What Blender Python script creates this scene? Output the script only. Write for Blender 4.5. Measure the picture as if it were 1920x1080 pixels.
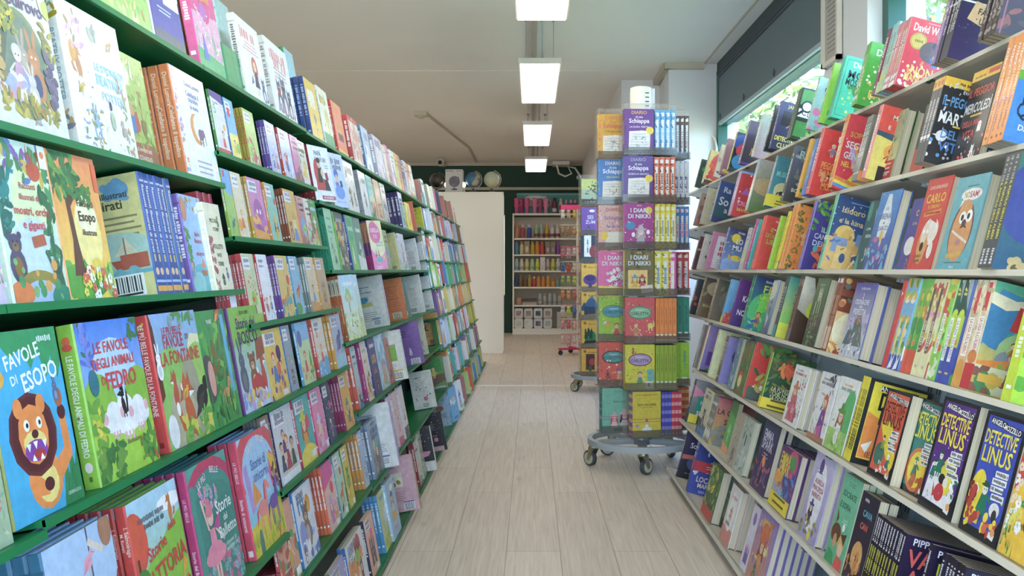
import bpy, bmesh, math, random
from mathutils import Matrix, Vector

# ------------------------------------------------------------------ camera, sky, sun, exposure
scene = bpy.context.scene
for o in list(bpy.data.objects):
    bpy.data.objects.remove(o)
COL = scene.collection
F, CX, CY, EYE = 1700.0, 997.0, 506.0, 0.92        # focal length in px, vanishing point, eye height

cam_data = bpy.data.cameras.new('camera')
cam_data.sensor_fit = 'HORIZONTAL'
cam_data.sensor_width = 36.0
cam_data.lens = 36.0 * F / 1920.0
cam_data.shift_x = -(CX - 960.0) / 1920.0
cam_data.shift_y = -(540.0 - CY) / 1920.0
cam_data.clip_start = 0.02
cam_data.clip_end = 400
cam = bpy.data.objects.new('camera', cam_data)
cam.location = (0, 0, EYE)
cam.rotation_euler = (math.pi / 2, 0, 0)
COL.objects.link(cam)
scene.camera = cam

world = bpy.data.worlds.new('sky')
scene.world = world
world.use_nodes = True
wn = world.node_tree
wn.nodes.clear()
w_out = wn.nodes.new('ShaderNodeOutputWorld')
w_bg = wn.nodes.new('ShaderNodeBackground')
w_sky = wn.nodes.new('ShaderNodeTexSky')
w_sky.sky_type = 'NISHITA'
w_sky.sun_disc = False
w_sky.sun_elevation = math.radians(48)
w_sky.air_density = 0.7
w_sky.dust_density = 1.6
w_sky.ozone_density = 1.0
w_sky.sun_rotation = math.radians(250)
w_bg.inputs['Strength'].default_value = 2.4
wn.links.new(w_sky.outputs[0], w_bg.inputs[0])
wn.links.new(w_bg.outputs[0], w_out.inputs[0])

sun_data = bpy.data.lights.new('sun', 'SUN')
sun_data.energy = 5.0
sun_data.angle = 0.01
sun_data.color = (1.0, 0.96, 0.88)
sun = bpy.data.objects.new('sun', sun_data)
sun.rotation_euler = (math.radians(12), math.radians(-42), 0)   # from behind the shop, onto the trees outside
COL.objects.link(sun)

scene.view_settings.view_transform = 'Standard'
scene.view_settings.look = 'None'
scene.view_settings.gamma = 1.0
scene.view_settings.exposure = 0.54
scene.view_settings.use_curve_mapping = False
scene.cycles.max_bounces = 8
scene.cycles.diffuse_bounces = 4
scene.cycles.glossy_bounces = 3
scene.cycles.transmission_bounces = 6
scene.cycles.transparent_max_bounces = 12
scene.cycles.use_denoising = True
scene.cycles.sample_clamp_indirect = 6
LAMP = 6.1              # radiance of the ceiling panels

# ------------------------------------------------------------------ helpers
def lin(h):
    h = h.lstrip('#')
    if len(h) == 3:
        h = ''.join(c + c for c in h)
    out = []
    for i in (0, 2, 4):
        v = int(h[i:i + 2], 16) / 255
        out.append(v / 12.92 if v <= .04045 else ((v + .055) / 1.055) ** 2.4)
    return (out[0], out[1], out[2], 1.0)

def mat(name, col='#888', rough=.5, metal=0., spec=.5, noise=0., scale=8., bump=0., trans=0., emit=None, strength=0., coat=0., alpha=None):
    m = bpy.data.materials.new(name)
    m.use_nodes = True
    nt = m.node_tree
    b = nt.nodes['Principled BSDF']
    c = lin(col)
    b.inputs['Base Color'].default_value = c
    b.inputs['Roughness'].default_value = rough
    b.inputs['Metallic'].default_value = metal
    b.inputs['Specular IOR Level'].default_value = spec
    b.inputs['Transmission Weight'].default_value = trans
    b.inputs['Coat Weight'].default_value = coat
    if alpha is not None:
        b.inputs['Alpha'].default_value = alpha
    if emit:
        b.inputs['Emission Color'].default_value = lin(emit)
        b.inputs['Emission Strength'].default_value = strength
    if noise or bump:
        tc = nt.nodes.new('ShaderNodeTexCoord')
        n = nt.nodes.new('ShaderNodeTexNoise')
        n.inputs['Scale'].default_value = scale
        n.inputs['Detail'].default_value = 4
        nt.links.new(tc.outputs['Object'], n.inputs['Vector'])
        if noise:
            mx = nt.nodes.new('ShaderNodeMix')
            mx.data_type = 'RGBA'
            mx.inputs[6].default_value = tuple(v * (1 - noise) for v in c[:3]) + (1,)
            mx.inputs[7].default_value = tuple(min(1, v * (1 + noise)) for v in c[:3]) + (1,)
            nt.links.new(n.outputs['Fac'], mx.inputs[0])
            nt.links.new(mx.outputs[2], b.inputs['Base Color'])
        if bump:
            bp = nt.nodes.new('ShaderNodeBump')
            bp.inputs['Strength'].default_value = bump
            bp.inputs['Distance'].default_value = .002
            nt.links.new(n.outputs['Fac'], bp.inputs['Height'])
            nt.links.new(bp.outputs[0], b.inputs['Normal'])
    return m

def print_mat(name, rough, coat, mottle):
    """Printed card: the artwork colour is stored per vertex, mottled a little like an illustration."""
    m = bpy.data.materials.new(name)
    m.use_nodes = True
    nt = m.node_tree
    b = nt.nodes['Principled BSDF']
    at = nt.nodes.new('ShaderNodeAttribute')
    at.attribute_name = 'ink'
    tc = nt.nodes.new('ShaderNodeTexCoord')
    n = nt.nodes.new('ShaderNodeTexNoise')
    n.inputs['Scale'].default_value = 55
    n.inputs['Detail'].default_value = 5
    n.inputs['Roughness'].default_value = .65
    nt.links.new(tc.outputs['Object'], n.inputs['Vector'])
    hs = nt.nodes.new('ShaderNodeHueSaturation')
    mr = nt.nodes.new('ShaderNodeMapRange')
    mr.inputs['From Min'].default_value = .3
    mr.inputs['From Max'].default_value = .7
    mr.inputs['To Min'].default_value = .84 - mottle
    mr.inputs['To Max'].default_value = .84 + mottle
    nt.links.new(n.outputs['Fac'], mr.inputs['Value'])
    nt.links.new(mr.outputs[0], hs.inputs['Value'])
    nt.links.new(at.outputs['Color'], hs.inputs['Color'])
    hs.inputs['Saturation'].default_value = .93
    nt.links.new(hs.outputs[0], b.inputs['Base Color'])
    b.inputs['Roughness'].default_value = rough
    b.inputs['Coat Weight'].default_value = coat
    b.inputs['Coat Roughness'].default_value = .12
    return m

M_GLOSS = print_mat('printed_gloss_card', .42, .16, .12)
M_MATTE = print_mat('printed_matte_card', .55, .05, .12)
M_PLAIN = print_mat('printed_plain', .5, .1, .03)

def page_mat():
    m = bpy.data.materials.new('page_edges')
    m.use_nodes = True
    nt = m.node_tree
    b = nt.nodes['Principled BSDF']
    tc = nt.nodes.new('ShaderNodeTexCoord')
    mp = nt.nodes.new('ShaderNodeMapping')
    mp.inputs['Scale'].default_value = (3, 900, 3)
    n = nt.nodes.new('ShaderNodeTexNoise')
    n.inputs['Scale'].default_value = 1
    cr = nt.nodes.new('ShaderNodeValToRGB')
    cr.color_ramp.elements[0].position = .3
    cr.color_ramp.elements[0].color = lin('#a39880')
    cr.color_ramp.elements[1].position = .7
    cr.color_ramp.elements[1].color = lin('#d8cdb4')
    nt.links.new(tc.outputs['Object'], mp.inputs[0])
    nt.links.new(mp.outputs[0], n.inputs[0])
    nt.links.new(n.outputs['Fac'], cr.inputs[0])
    nt.links.new(cr.outputs[0], b.inputs['Base Color'])
    b.inputs['Roughness'].default_value = .9
    return m
M_PAGE = page_mat()

class MB:
    """Collects polygons with one colour per vertex and builds them as ONE mesh."""
    def __init__(s):
        s.v, s.f, s.c, s.m = [], [], [], []
    def poly(s, pts, col=(.5, .5, .5, 1), mi=0):
        k = len(s.v)
        s.v.extend(pts)
        s.f.append(tuple(range(k, k + len(pts))))
        if col and isinstance(col[0], (tuple, list)):
            s.c.extend(col)
        else:
            s.c.extend([col] * len(pts))
        s.m.append(mi)
    def box(s, x0, y0, z0, x1, y1, z1, col=(.5, .5, .5, 1), mi=0, xf=None):
        p = [(x, y, z) for z in (z0, z1) for y in (y0, y1) for x in (x0, x1)]
        if xf:
            p = [tuple(xf @ Vector(q)) for q in p]
        for a in ((0, 2, 3, 1), (4, 5, 7, 6), (0, 1, 5, 4), (2, 6, 7, 3), (0, 4, 6, 2), (1, 3, 7, 5)):
            s.poly([p[i] for i in a], col, mi)
    def lathe(s, prof, n=16, col=(.5, .5, .5, 1), mi=0, c=(0, 0, 0), xf=None, cols=None):
        """prof: (radius, z) pairs bottom to top."""
        rings = []
        for r, z in prof:
            ring = []
            for i in range(n):
                a = 2 * math.pi * i / n
                q = Vector((c[0] + r * math.cos(a), c[1] + r * math.sin(a), c[2] + z))
                ring.append(tuple(xf @ q) if xf else tuple(q))
            rings.append(ring)
        for j in range(len(rings) - 1):
            cc = cols[j] if cols else col
            for i in range(n):
                s.poly([rings[j][i], rings[j][(i + 1) % n], rings[j + 1][(i + 1) % n], rings[j + 1][i]], cc, mi)
        s.poly(rings[0][::-1], cols[0] if cols else col, mi)
        s.poly(rings[-1], cols[-1] if cols else col, mi)
    def tube(s, pts, r, n=8, col=(.5, .5, .5, 1), mi=0):
        pts = [Vector(p) for p in pts]
        rings = []
        for i, p in enumerate(pts):
            d = (pts[min(i + 1, len(pts) - 1)] - pts[max(i - 1, 0)]).normalized()
            a = d.orthogonal().normalized() if i == 0 else (a - d * a.dot(d)).normalized()
            b = d.cross(a)
            rings.append([tuple(p + (a * math.cos(t) + b * math.sin(t)) * r) for t in [2 * math.pi * k / n for k in range(n)]])
        for j in range(len(rings) - 1):
            for i in range(n):
                s.poly([rings[j][i], rings[j][(i + 1) % n], rings[j + 1][(i + 1) % n], rings[j + 1][i]], col, mi)
        s.poly(rings[0][::-1], col, mi)
        s.poly(rings[-1], col, mi)
    def ball(s, c, rx, ry, rz, col=(.5, .5, .5, 1), mi=0, nu=12, nv=7, colf=None):
        P = lambda i, j: (c[0] + rx * math.cos(2 * math.pi * i / nu) * math.sin(math.pi * j / nv), c[1] + ry * math.sin(2 * math.pi * i / nu) * math.sin(math.pi * j / nv), c[2] - rz * math.cos(math.pi * j / nv))
        for j in range(nv):
            for i in range(nu):
                q = [P(i, j), P(i + 1, j), P(i + 1, j + 1), P(i, j + 1)]
                if j == 0: q = [q[0], q[2], q[3]]
                elif j == nv - 1: q = [q[0], q[1], q[2]]
                s.poly(q, colf(i, j) if colf else col, mi)
    def mesh(s, name, mats, smooth=False):
        me = bpy.data.meshes.new(name)
        me.from_pydata(s.v, [], s.f)
        for m in (mats if isinstance(mats, (list, tuple)) else [mats]):
            me.materials.append(m)
        if s.c:
            a = me.color_attributes.new('ink', 'FLOAT_COLOR', 'POINT')
            flat = []
            for c in s.c:
                flat.extend(c)
            a.data.foreach_set('color', flat)
        if any(s.m):
            me.polygons.foreach_set('material_index', s.m)
        if smooth:
            bm = bmesh.new(); bm.from_mesh(me)
            bmesh.ops.remove_doubles(bm, verts=bm.verts, dist=1e-5)
            bm.to_mesh(me); bm.free()
            me.polygons.foreach_set('use_smooth', [True] * len(me.polygons))
            try: me.set_sharp_from_angle(angle=math.radians(40))
            except Exception: pass
        me.update()
        return me
    def build(s, name, mats, parent=None, smooth=False):
        return link(name, s.mesh(name, mats, smooth), parent)

def link(name, me, parent=None):
    o = bpy.data.objects.new(name, me)
    COL.objects.link(o)
    if parent is not None:
        o.parent = parent
    return o

LABELS = {}
def tag(o, label, cat, group=None, kind=None):
    label = label[0].lower() + label[1:]
    n = len(label.replace(',', ' ').split())
    if n > 16 or n < 4:
        print('LABEL LENGTH', n, label)
    if label in LABELS:
        print('LABEL TWICE', label)
    LABELS[label] = 1
    o['label'] = label
    o['category'] = cat
    if group: o['group'] = group
    if kind: o['kind'] = kind
    return o

def empty(name, loc=(0, 0, 0), label=None, cat=None, group=None):
    o = bpy.data.objects.new(name, None)
    o.empty_display_size = .05
    COL.objects.link(o)
    o.location = loc
    if label: tag(o, label, cat, group)
    return o

def struct(name, mb, m, parent=None):
    o = mb.build(name, m, parent)
    if parent is None: o['kind'] = 'structure'
    return o

ORD = ['', 'first', 'second', 'third', 'fourth', 'fifth', 'sixth', 'seventh', 'eighth', 'ninth', 'tenth', 'eleventh', 'twelfth', 'thirteenth', 'fourteenth', 'fifteenth', 'sixteenth', 'seventeenth', 'eighteenth', 'nineteenth', 'twentieth', 'twenty-first', 'twenty-second', 'twenty-third', 'twenty-fourth', 'twenty-fifth', 'twenty-sixth', 'twenty-seventh', 'twenty-eighth', 'twenty-ninth', 'thirtieth']
# ------------------------------------------------------------------ cover artwork: small 2D drawings laid on a face
_TXT = {}
def text2d(body):
    """Triangulated lettering of BODY at size 1: (verts, faces, width, ymin, ymax)."""
    if body not in _TXT:
        cu = bpy.data.curves.new('lettering', 'FONT')
        cu.body = body
        cu.resolution_u = 2
        cu.offset = .018
        ob = bpy.data.objects.new('lettering', cu)
        me = ob.to_mesh()
        v = [(a.co.x, a.co.y) for a in me.vertices]
        f = [tuple(p.vertices) for p in me.polygons]
        ob.to_mesh_clear()
        bpy.data.objects.remove(ob)
        bpy.data.curves.remove(cu)
        xs = [p[0] for p in v] or [0, 1]
        ys = [p[1] for p in v] or [0, 1]
        _TXT[body] = ([(x - min(xs), y) for x, y in v], f, max(xs) - min(xs), min(ys), max(ys))
    return _TXT[body]

PRE = {  # little figures: E x y rx ry c | R cx cy w h c | P c x y ... ; c = index into the colours given
 'kid': 'R -.07 .12 .07 .26 0|R .07 .12 .07 .26 0|P 2 -.1 .66 .1 .66 .22 .22 -.22 .22|P 0 .09 .63 .15 .63 .36 .44 .31 .39|P 0 -.09 .63 -.15 .63 -.36 .44 -.31 .39|E 0 .88 .17 .15 1|E 0 .81 .14 .15 0|E -.05 .81 .018 .02 3|E .05 .81 .018 .02 3',
 'cat': 'E 0 .3 .22 .3 0|E 0 .66 .18 .16 0|P 0 -.17 .7 -.15 .92 -.03 .78|P 0 .17 .7 .15 .92 .03 .78|P 0 .18 .1 .34 .2 .36 .5 .42 .5 .4 .12 .2 0|E -.06 .68 .03 .03 1|E .06 .68 .03 .03 1|E 0 .25 .1 .18 1',
 'rabbit': 'E 0 .25 .2 .27 0|E 0 .58 .15 .15 0|E -.07 .84 .04 .17 0 12|E .07 .84 .04 .17 0 -12|E -.05 .6 .02 .02 1|E .05 .6 .02 .02 1|E 0 .22 .1 .16 2',
 'fox': 'E .05 .28 .16 .3 0 -10|P 0 -.22 .6 .16 .5 .2 .74 .1 .92 .03 .78 -.06 .9 -.1 .7|P 1 -.22 .6 0 .53 -.02 .62|P 0 .15 .05 .4 .1 .5 .36 .4 .5 .3 .2|E .45 .42 .06 .1 1|R -.03 .06 .05 .2 0|R .12 .06 .05 .2 0',
 'bird': 'E 0 .4 .26 .2 0 25|E .24 .62 .13 .12 0|P 2 .35 .64 .48 .6 .35 .57|P 1 -.1 .45 .15 .5 -.1 .2 -.4 .1|R 0 .1 .02 .22 2|R .08 .1 .02 .22 2|E .27 .64 .022 .022 3',
 'bear': 'E 0 .3 .25 .32 0|E 0 .7 .2 .18 0|E -.16 .85 .07 .07 0|E .16 .85 .07 .07 0|E 0 .64 .1 .08 1|E -.07 .74 .022 .022 2|E .07 .74 .022 .022 2|E 0 .67 .03 .022 2|E 0 .27 .14 .2 1',
 'tree': 'R 0 .2 .1 .42 1|E -.16 .58 .2 .18 0|E .16 .58 .2 .18 0|E 0 .74 .24 .22 0|E -.05 .62 .14 .1 2',
 'pine': 'R 0 .08 .08 .18 1|P 0 -.28 .15 .28 .15 0 .6|P 0 -.22 .4 .22 .4 0 .85|P 0 -.16 .62 .16 .62 0 1',
 'castle': 'R 0 .3 .5 .55 0|R -.28 .38 .16 .75 0|R .28 .38 .16 .75 0|P 1 -.38 .76 -.18 .76 -.28 1.02|P 1 .38 .76 .18 .76 .28 1.02|R 0 .66 .2 .3 0|P 1 -.13 .8 .13 .8 0 1.1|E 0 .15 .07 .13 2|R -.1 .42 .05 .1 2|R .1 .42 .05 .1 2',
 'house': 'R 0 .3 .5 .55 0|P 1 -.33 .56 .33 .56 0 .95|R 0 .15 .12 .3 2|R -.15 .4 .09 .1 3|R .15 .4 .09 .1 3',
 'horse': 'E 0 .45 .3 .16 0|P 0 .18 .5 .3 .45 .42 .9 .3 .92|P 0 .3 .92 .44 .92 .56 .76 .5 .7 .36 .8|R -.22 .18 .05 .4 0|R -.12 .18 .05 .4 0|R .16 .18 .05 .4 0|R .24 .18 .05 .4 0|P 1 -.28 .5 -.42 .45 -.48 .15 -.34 .35|P 1 .2 .55 .3 .95 .2 .85 .12 .6|P 2 .38 .94 .42 .94 .46 1.12',
 'ballerina': 'R -.03 .14 .05 .3 0|R .05 .14 .05 .3 0|E 0 .34 .3 .1 1|E 0 .4 .22 .08 1|P 1 -.07 .62 .07 .62 .09 .4 -.09 .4|P 0 .06 .62 .1 .62 .32 .45 .28 .42|P 0 -.06 .62 -.1 .62 -.2 .96 -.16 .97|E 0 .75 .09 .1 0|E 0 .81 .1 .07 2|E 0 .9 .05 .05 2',
 'lion': 'E 0 .16 .3 .3 0|E .02 .12 .2 .2 2|P 0 .2 .16 .3 .1 .56 .3 .54 .72 .42 .72 .42 .4 .28 .32|E .48 .76 .08 .08 1|P 0 -.3 .2 -.2 .26 .06 .1 .02 0 -.2 .02|E .04 .1 .09 .07 1|E -.08 .62 .42 .42 7|E -.08 .62 .37 .38 1|E -.08 .62 .26 .3 0|E -.28 .9 .08 .1 0|E .12 .9 .08 .1 0|E -.08 .54 .2 .12 2|E -.08 .46 .2 .11 3|E -.04 .42 .1 .05 5|P 4 -.24 .54 -.2 .46 -.16 .54|P 4 -.12 .55 -.08 .47 -.04 .55|P 4 .04 .54 .08 .46 .12 .54|P 4 -.18 .37 -.14 .43 -.1 .36|P 4 -.04 .36 0 .42 .04 .36|E -.06 .62 .06 .045 1|E -.18 .72 .05 .06 4|E .04 .72 .05 .06 4|E -.17 .72 .022 .026 6|E .05 .72 .022 .026 6',
 'wolf': 'E 0 .32 .12 .26 0 10|P 0 -.32 .66 0 .56 .12 .6 .12 .8 .06 .97 0 .84 -.08 .95 -.1 .76|P 0 .1 .1 .22 .12 .3 .5 .26 .85 .2 .6 .16 .3|R -.06 .05 .05 .14 0|R .08 .05 .05 .14 0|E -.06 .75 .02 .02 1',
 'sheep': 'E -.18 .3 .2 .18 0|E .18 .3 .2 .18 0|E 0 .42 .24 .2 0|E 0 .22 .22 .16 0|E -.3 .36 .09 .1 1|E .3 .4 .08 .1 1|R -.1 .06 .05 .14 1|R .1 .06 .05 .14 1|R 0 .06 .05 .14 1',
 'elephant': 'E 0 .5 .32 .26 0|E .3 .6 .18 .18 0|P 0 .4 .62 .5 .6 .52 .1 .46 .1|R -.18 .18 .12 .36 0|R .12 .18 .12 .36 0|E .22 .62 .1 .13 1',
 'crescent': 'E 0 .5 .5 .5 0|E .2 .56 .44 .44 1',
 'boat': 'P 0 -.4 .25 .4 .25 .28 .02 -.28 .02|R 0 .5 .03 .6 0|P 1 .03 .78 .34 .36 .03 .36|P 1 -.03 .7 -.28 .36 -.03 .36',
 'fish': 'E 0 .5 .36 .2 0|P 1 -.3 .5 -.55 .7 -.55 .3|E .2 .55 .04 .04 2',
 'mermaid': 'P 0 .02 .45 .16 .5 .06 .2 -.1 .1 -.3 .16 -.22 .02 -.34 -.06 -.08 -.02 .14 .1|E .08 .58 .08 .16 1|E .1 .8 .1 .11 1|E .04 .78 .14 .18 2|E .12 .78 .08 .09 1|P 1 .1 .66 .36 .7 .36 .74 .1 .71',
 'face': 'E 0 .5 .34 .44 0|E 0 .72 .36 .28 1|E 0 .46 .28 .34 0|E -.11 .5 .045 .05 2|E .11 .5 .045 .05 2|E 0 .3 .1 .03 3|E 0 .42 .03 .05 3',
 'ghost': 'E 0 .6 .28 .34 0|P 0 -.28 .6 .28 .6 .3 0 .15 .12 0 0 -.15 .12 -.3 0|E -.1 .66 .05 .07 1|E .1 .66 .05 .07 1|E 0 .48 .05 .06 1',
 'flower': 'R 0 .3 .04 .6 1|E -.12 .75 .1 .1 0|E .12 .75 .1 .1 0|E 0 .88 .1 .1 0|E 0 .62 .1 .1 0|E 0 .75 .08 .08 2|E .12 .3 .12 .05 1 30',
 'mountain': 'P 0 -.6 0 .6 0 .1 .9|P 1 -.05 .7 .24 .66 .1 .9|P 2 -.6 0 -.1 0 -.35 .5',
 'oldman': 'P 1 -.28 0 .28 0 .2 .5 -.2 .5|P 1 -.2 .45 -.4 .9 -.3 .92 -.1 .5|P 1 .2 .45 .4 .9 .3 .92 .1 .5|E -.36 .95 .05 .06 0|E .36 .95 .05 .06 0|E 0 .66 .14 .18 0|E 0 .5 .16 .14 2|E 0 .68 .12 .03 3|E .02 .64 .05 .07 0',
 'house2': 'R 0 .35 .4 .7 0|R 0 .74 .46 .08 1|R -.1 .5 .08 .12 2|R .1 .5 .08 .12 2|R -.1 .25 .08 .12 2|R .1 .25 .08 .12 2|R 0 .08 .1 .16 1',
 'egg': 'E 0 .5 .32 .5 0|E 0 .5 .24 .44 1|E -.08 .66 .07 .07 2|E .09 .66 .07 .07 2|E -.07 .65 .03 .03 3|E .08 .65 .03 .03 3|E 0 .5 .1 .07 3|R 0 .26 .42 .02 2 -14|E .02 .2 .06 .05 4',
 'girlhat': 'P 1 -.2 .75 -.3 .3 -.12 .25 .12 .25 .3 .3 .2 .75|E 0 .62 .15 .18 0|E 0 .78 .33 .07 2|P 2 -.16 .8 .16 .8 .08 1.02 -.08 1.02|P 3 -.16 .42 .16 .42 .24 0 -.24 0|E -.05 .63 .018 .02 4|E .05 .63 .018 .02 4',
 'longhair': 'P 1 -.14 .95 .12 .95 .2 .3 .05 .2 .02 .7 -.2 .6|E -.04 .8 .13 .16 0|P 1 -.16 .85 0 1 .16 .86 .16 .6 .06 .84|P 2 -.1 .62 .12 .62 .22 0 -.26 0|P 3 -.2 .2 .1 .3 .16 .02 -.24 0',
 'detective': 'R -.06 .1 .07 .22 2|R .08 .1 .07 .22 2|P 1 -.1 .62 .12 .62 .26 .14 -.24 .14|P 1 .08 .6 .3 .42 .36 .5 .14 .66|E 0 .72 .12 .13 0|E 0 .82 .2 .04 2|R 0 .87 .2 .1 2|E -.04 .72 .018 .02 3|E .05 .72 .018 .02 3',
 'barcode': 'R 0 0 1 .62 0|R -.4 .04 .03 .44 1|R -.34 .04 .02 .44 1|R -.27 .04 .05 .44 1|R -.19 .04 .02 .44 1|R -.12 .04 .04 .44 1|R -.05 .04 .02 .44 1|R .02 .04 .05 .44 1|R .1 .04 .02 .44 1|R .16 .04 .03 .44 1|R .24 .04 .05 .44 1|R .32 .04 .02 .44 1|R .39 .04 .04 .44 1|R 0 -.24 .8 .06 1',
 'spade': 'R 0 .65 .05 .7 0|R 0 1 .2 .06 0|E 0 .18 .14 .2 1|R 0 .3 .28 .1 1',
 'glass': 'E 0 .5 .3 .3 0|E 0 .5 .22 .22 1|R .3 .12 .12 .4 0 45',
 'hand': 'E 0 .3 .22 .24 0|E -.18 .52 .06 .18 0 15|E -.06 .6 .06 .2 0 5|E .07 .6 .06 .2 0 -5|E .19 .52 .055 .16 0 -16|E .26 .28 .06 .14 0 -50',
 'sun': 'E 0 .5 .3 .3 0|P 0 -.05 .78 .05 .78 0 1|P 0 -.05 .22 .05 .22 0 0|P 0 .28 .45 .28 .55 .5 .5|P 0 -.28 .45 -.28 .55 -.5 .5',
 'dragon': 'E 0 .35 .24 .22 0 20|P 0 .1 .4 .3 .6 .42 .86 .28 .92 .18 .66|P 0 .3 .92 .56 .84 .5 .74 .36 .78|P 1 0 .5 -.35 .95 -.5 .5 -.2 .6 -.1 .35|P 0 -.2 .3 -.55 .1 -.5 0 -.1 .14|R -.08 .1 .08 .2 0|R .1 .1 .08 .2 0',
}

def ell(x, y, rx, ry, rot=0, n=14):
    c, s = math.cos(math.radians(rot)), math.sin(math.radians(rot))
    out = []
    for i in range(n):
        a = 2 * math.pi * i / n
        u, v = rx * math.cos(a), ry * math.sin(a)
        out.append((x + u * c - v * s, y + u * s + v * c))
    return out

def rect(x, y, w, h, rot=0):
    c, s = math.cos(math.radians(rot)), math.sin(math.radians(rot))
    return [(x + u * c - v * s, y + u * s + v * c) for u, v in ((-w / 2, -h / 2), (w / 2, -h / 2), (w / 2, h / 2), (-w / 2, h / 2))]

def clip(poly, W, H):
    for ax, lim, sg in ((0, 0, 1), (0, W, -1), (1, 0, 1), (1, H, -1)):
        out = []
        for i, q in enumerate(poly):
            p = poly[i - 1]
            a, b = sg * (p[ax] - lim), sg * (q[ax] - lim)
            if (a < 0) != (b < 0):
                t = a / (a - b)
                out.append((p[0] + (q[0] - p[0]) * t, p[1] + (q[1] - p[1]) * t))
            if b >= 0:
                out.append(q)
        poly = out
        if len(poly) < 3: return []
    return poly

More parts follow.
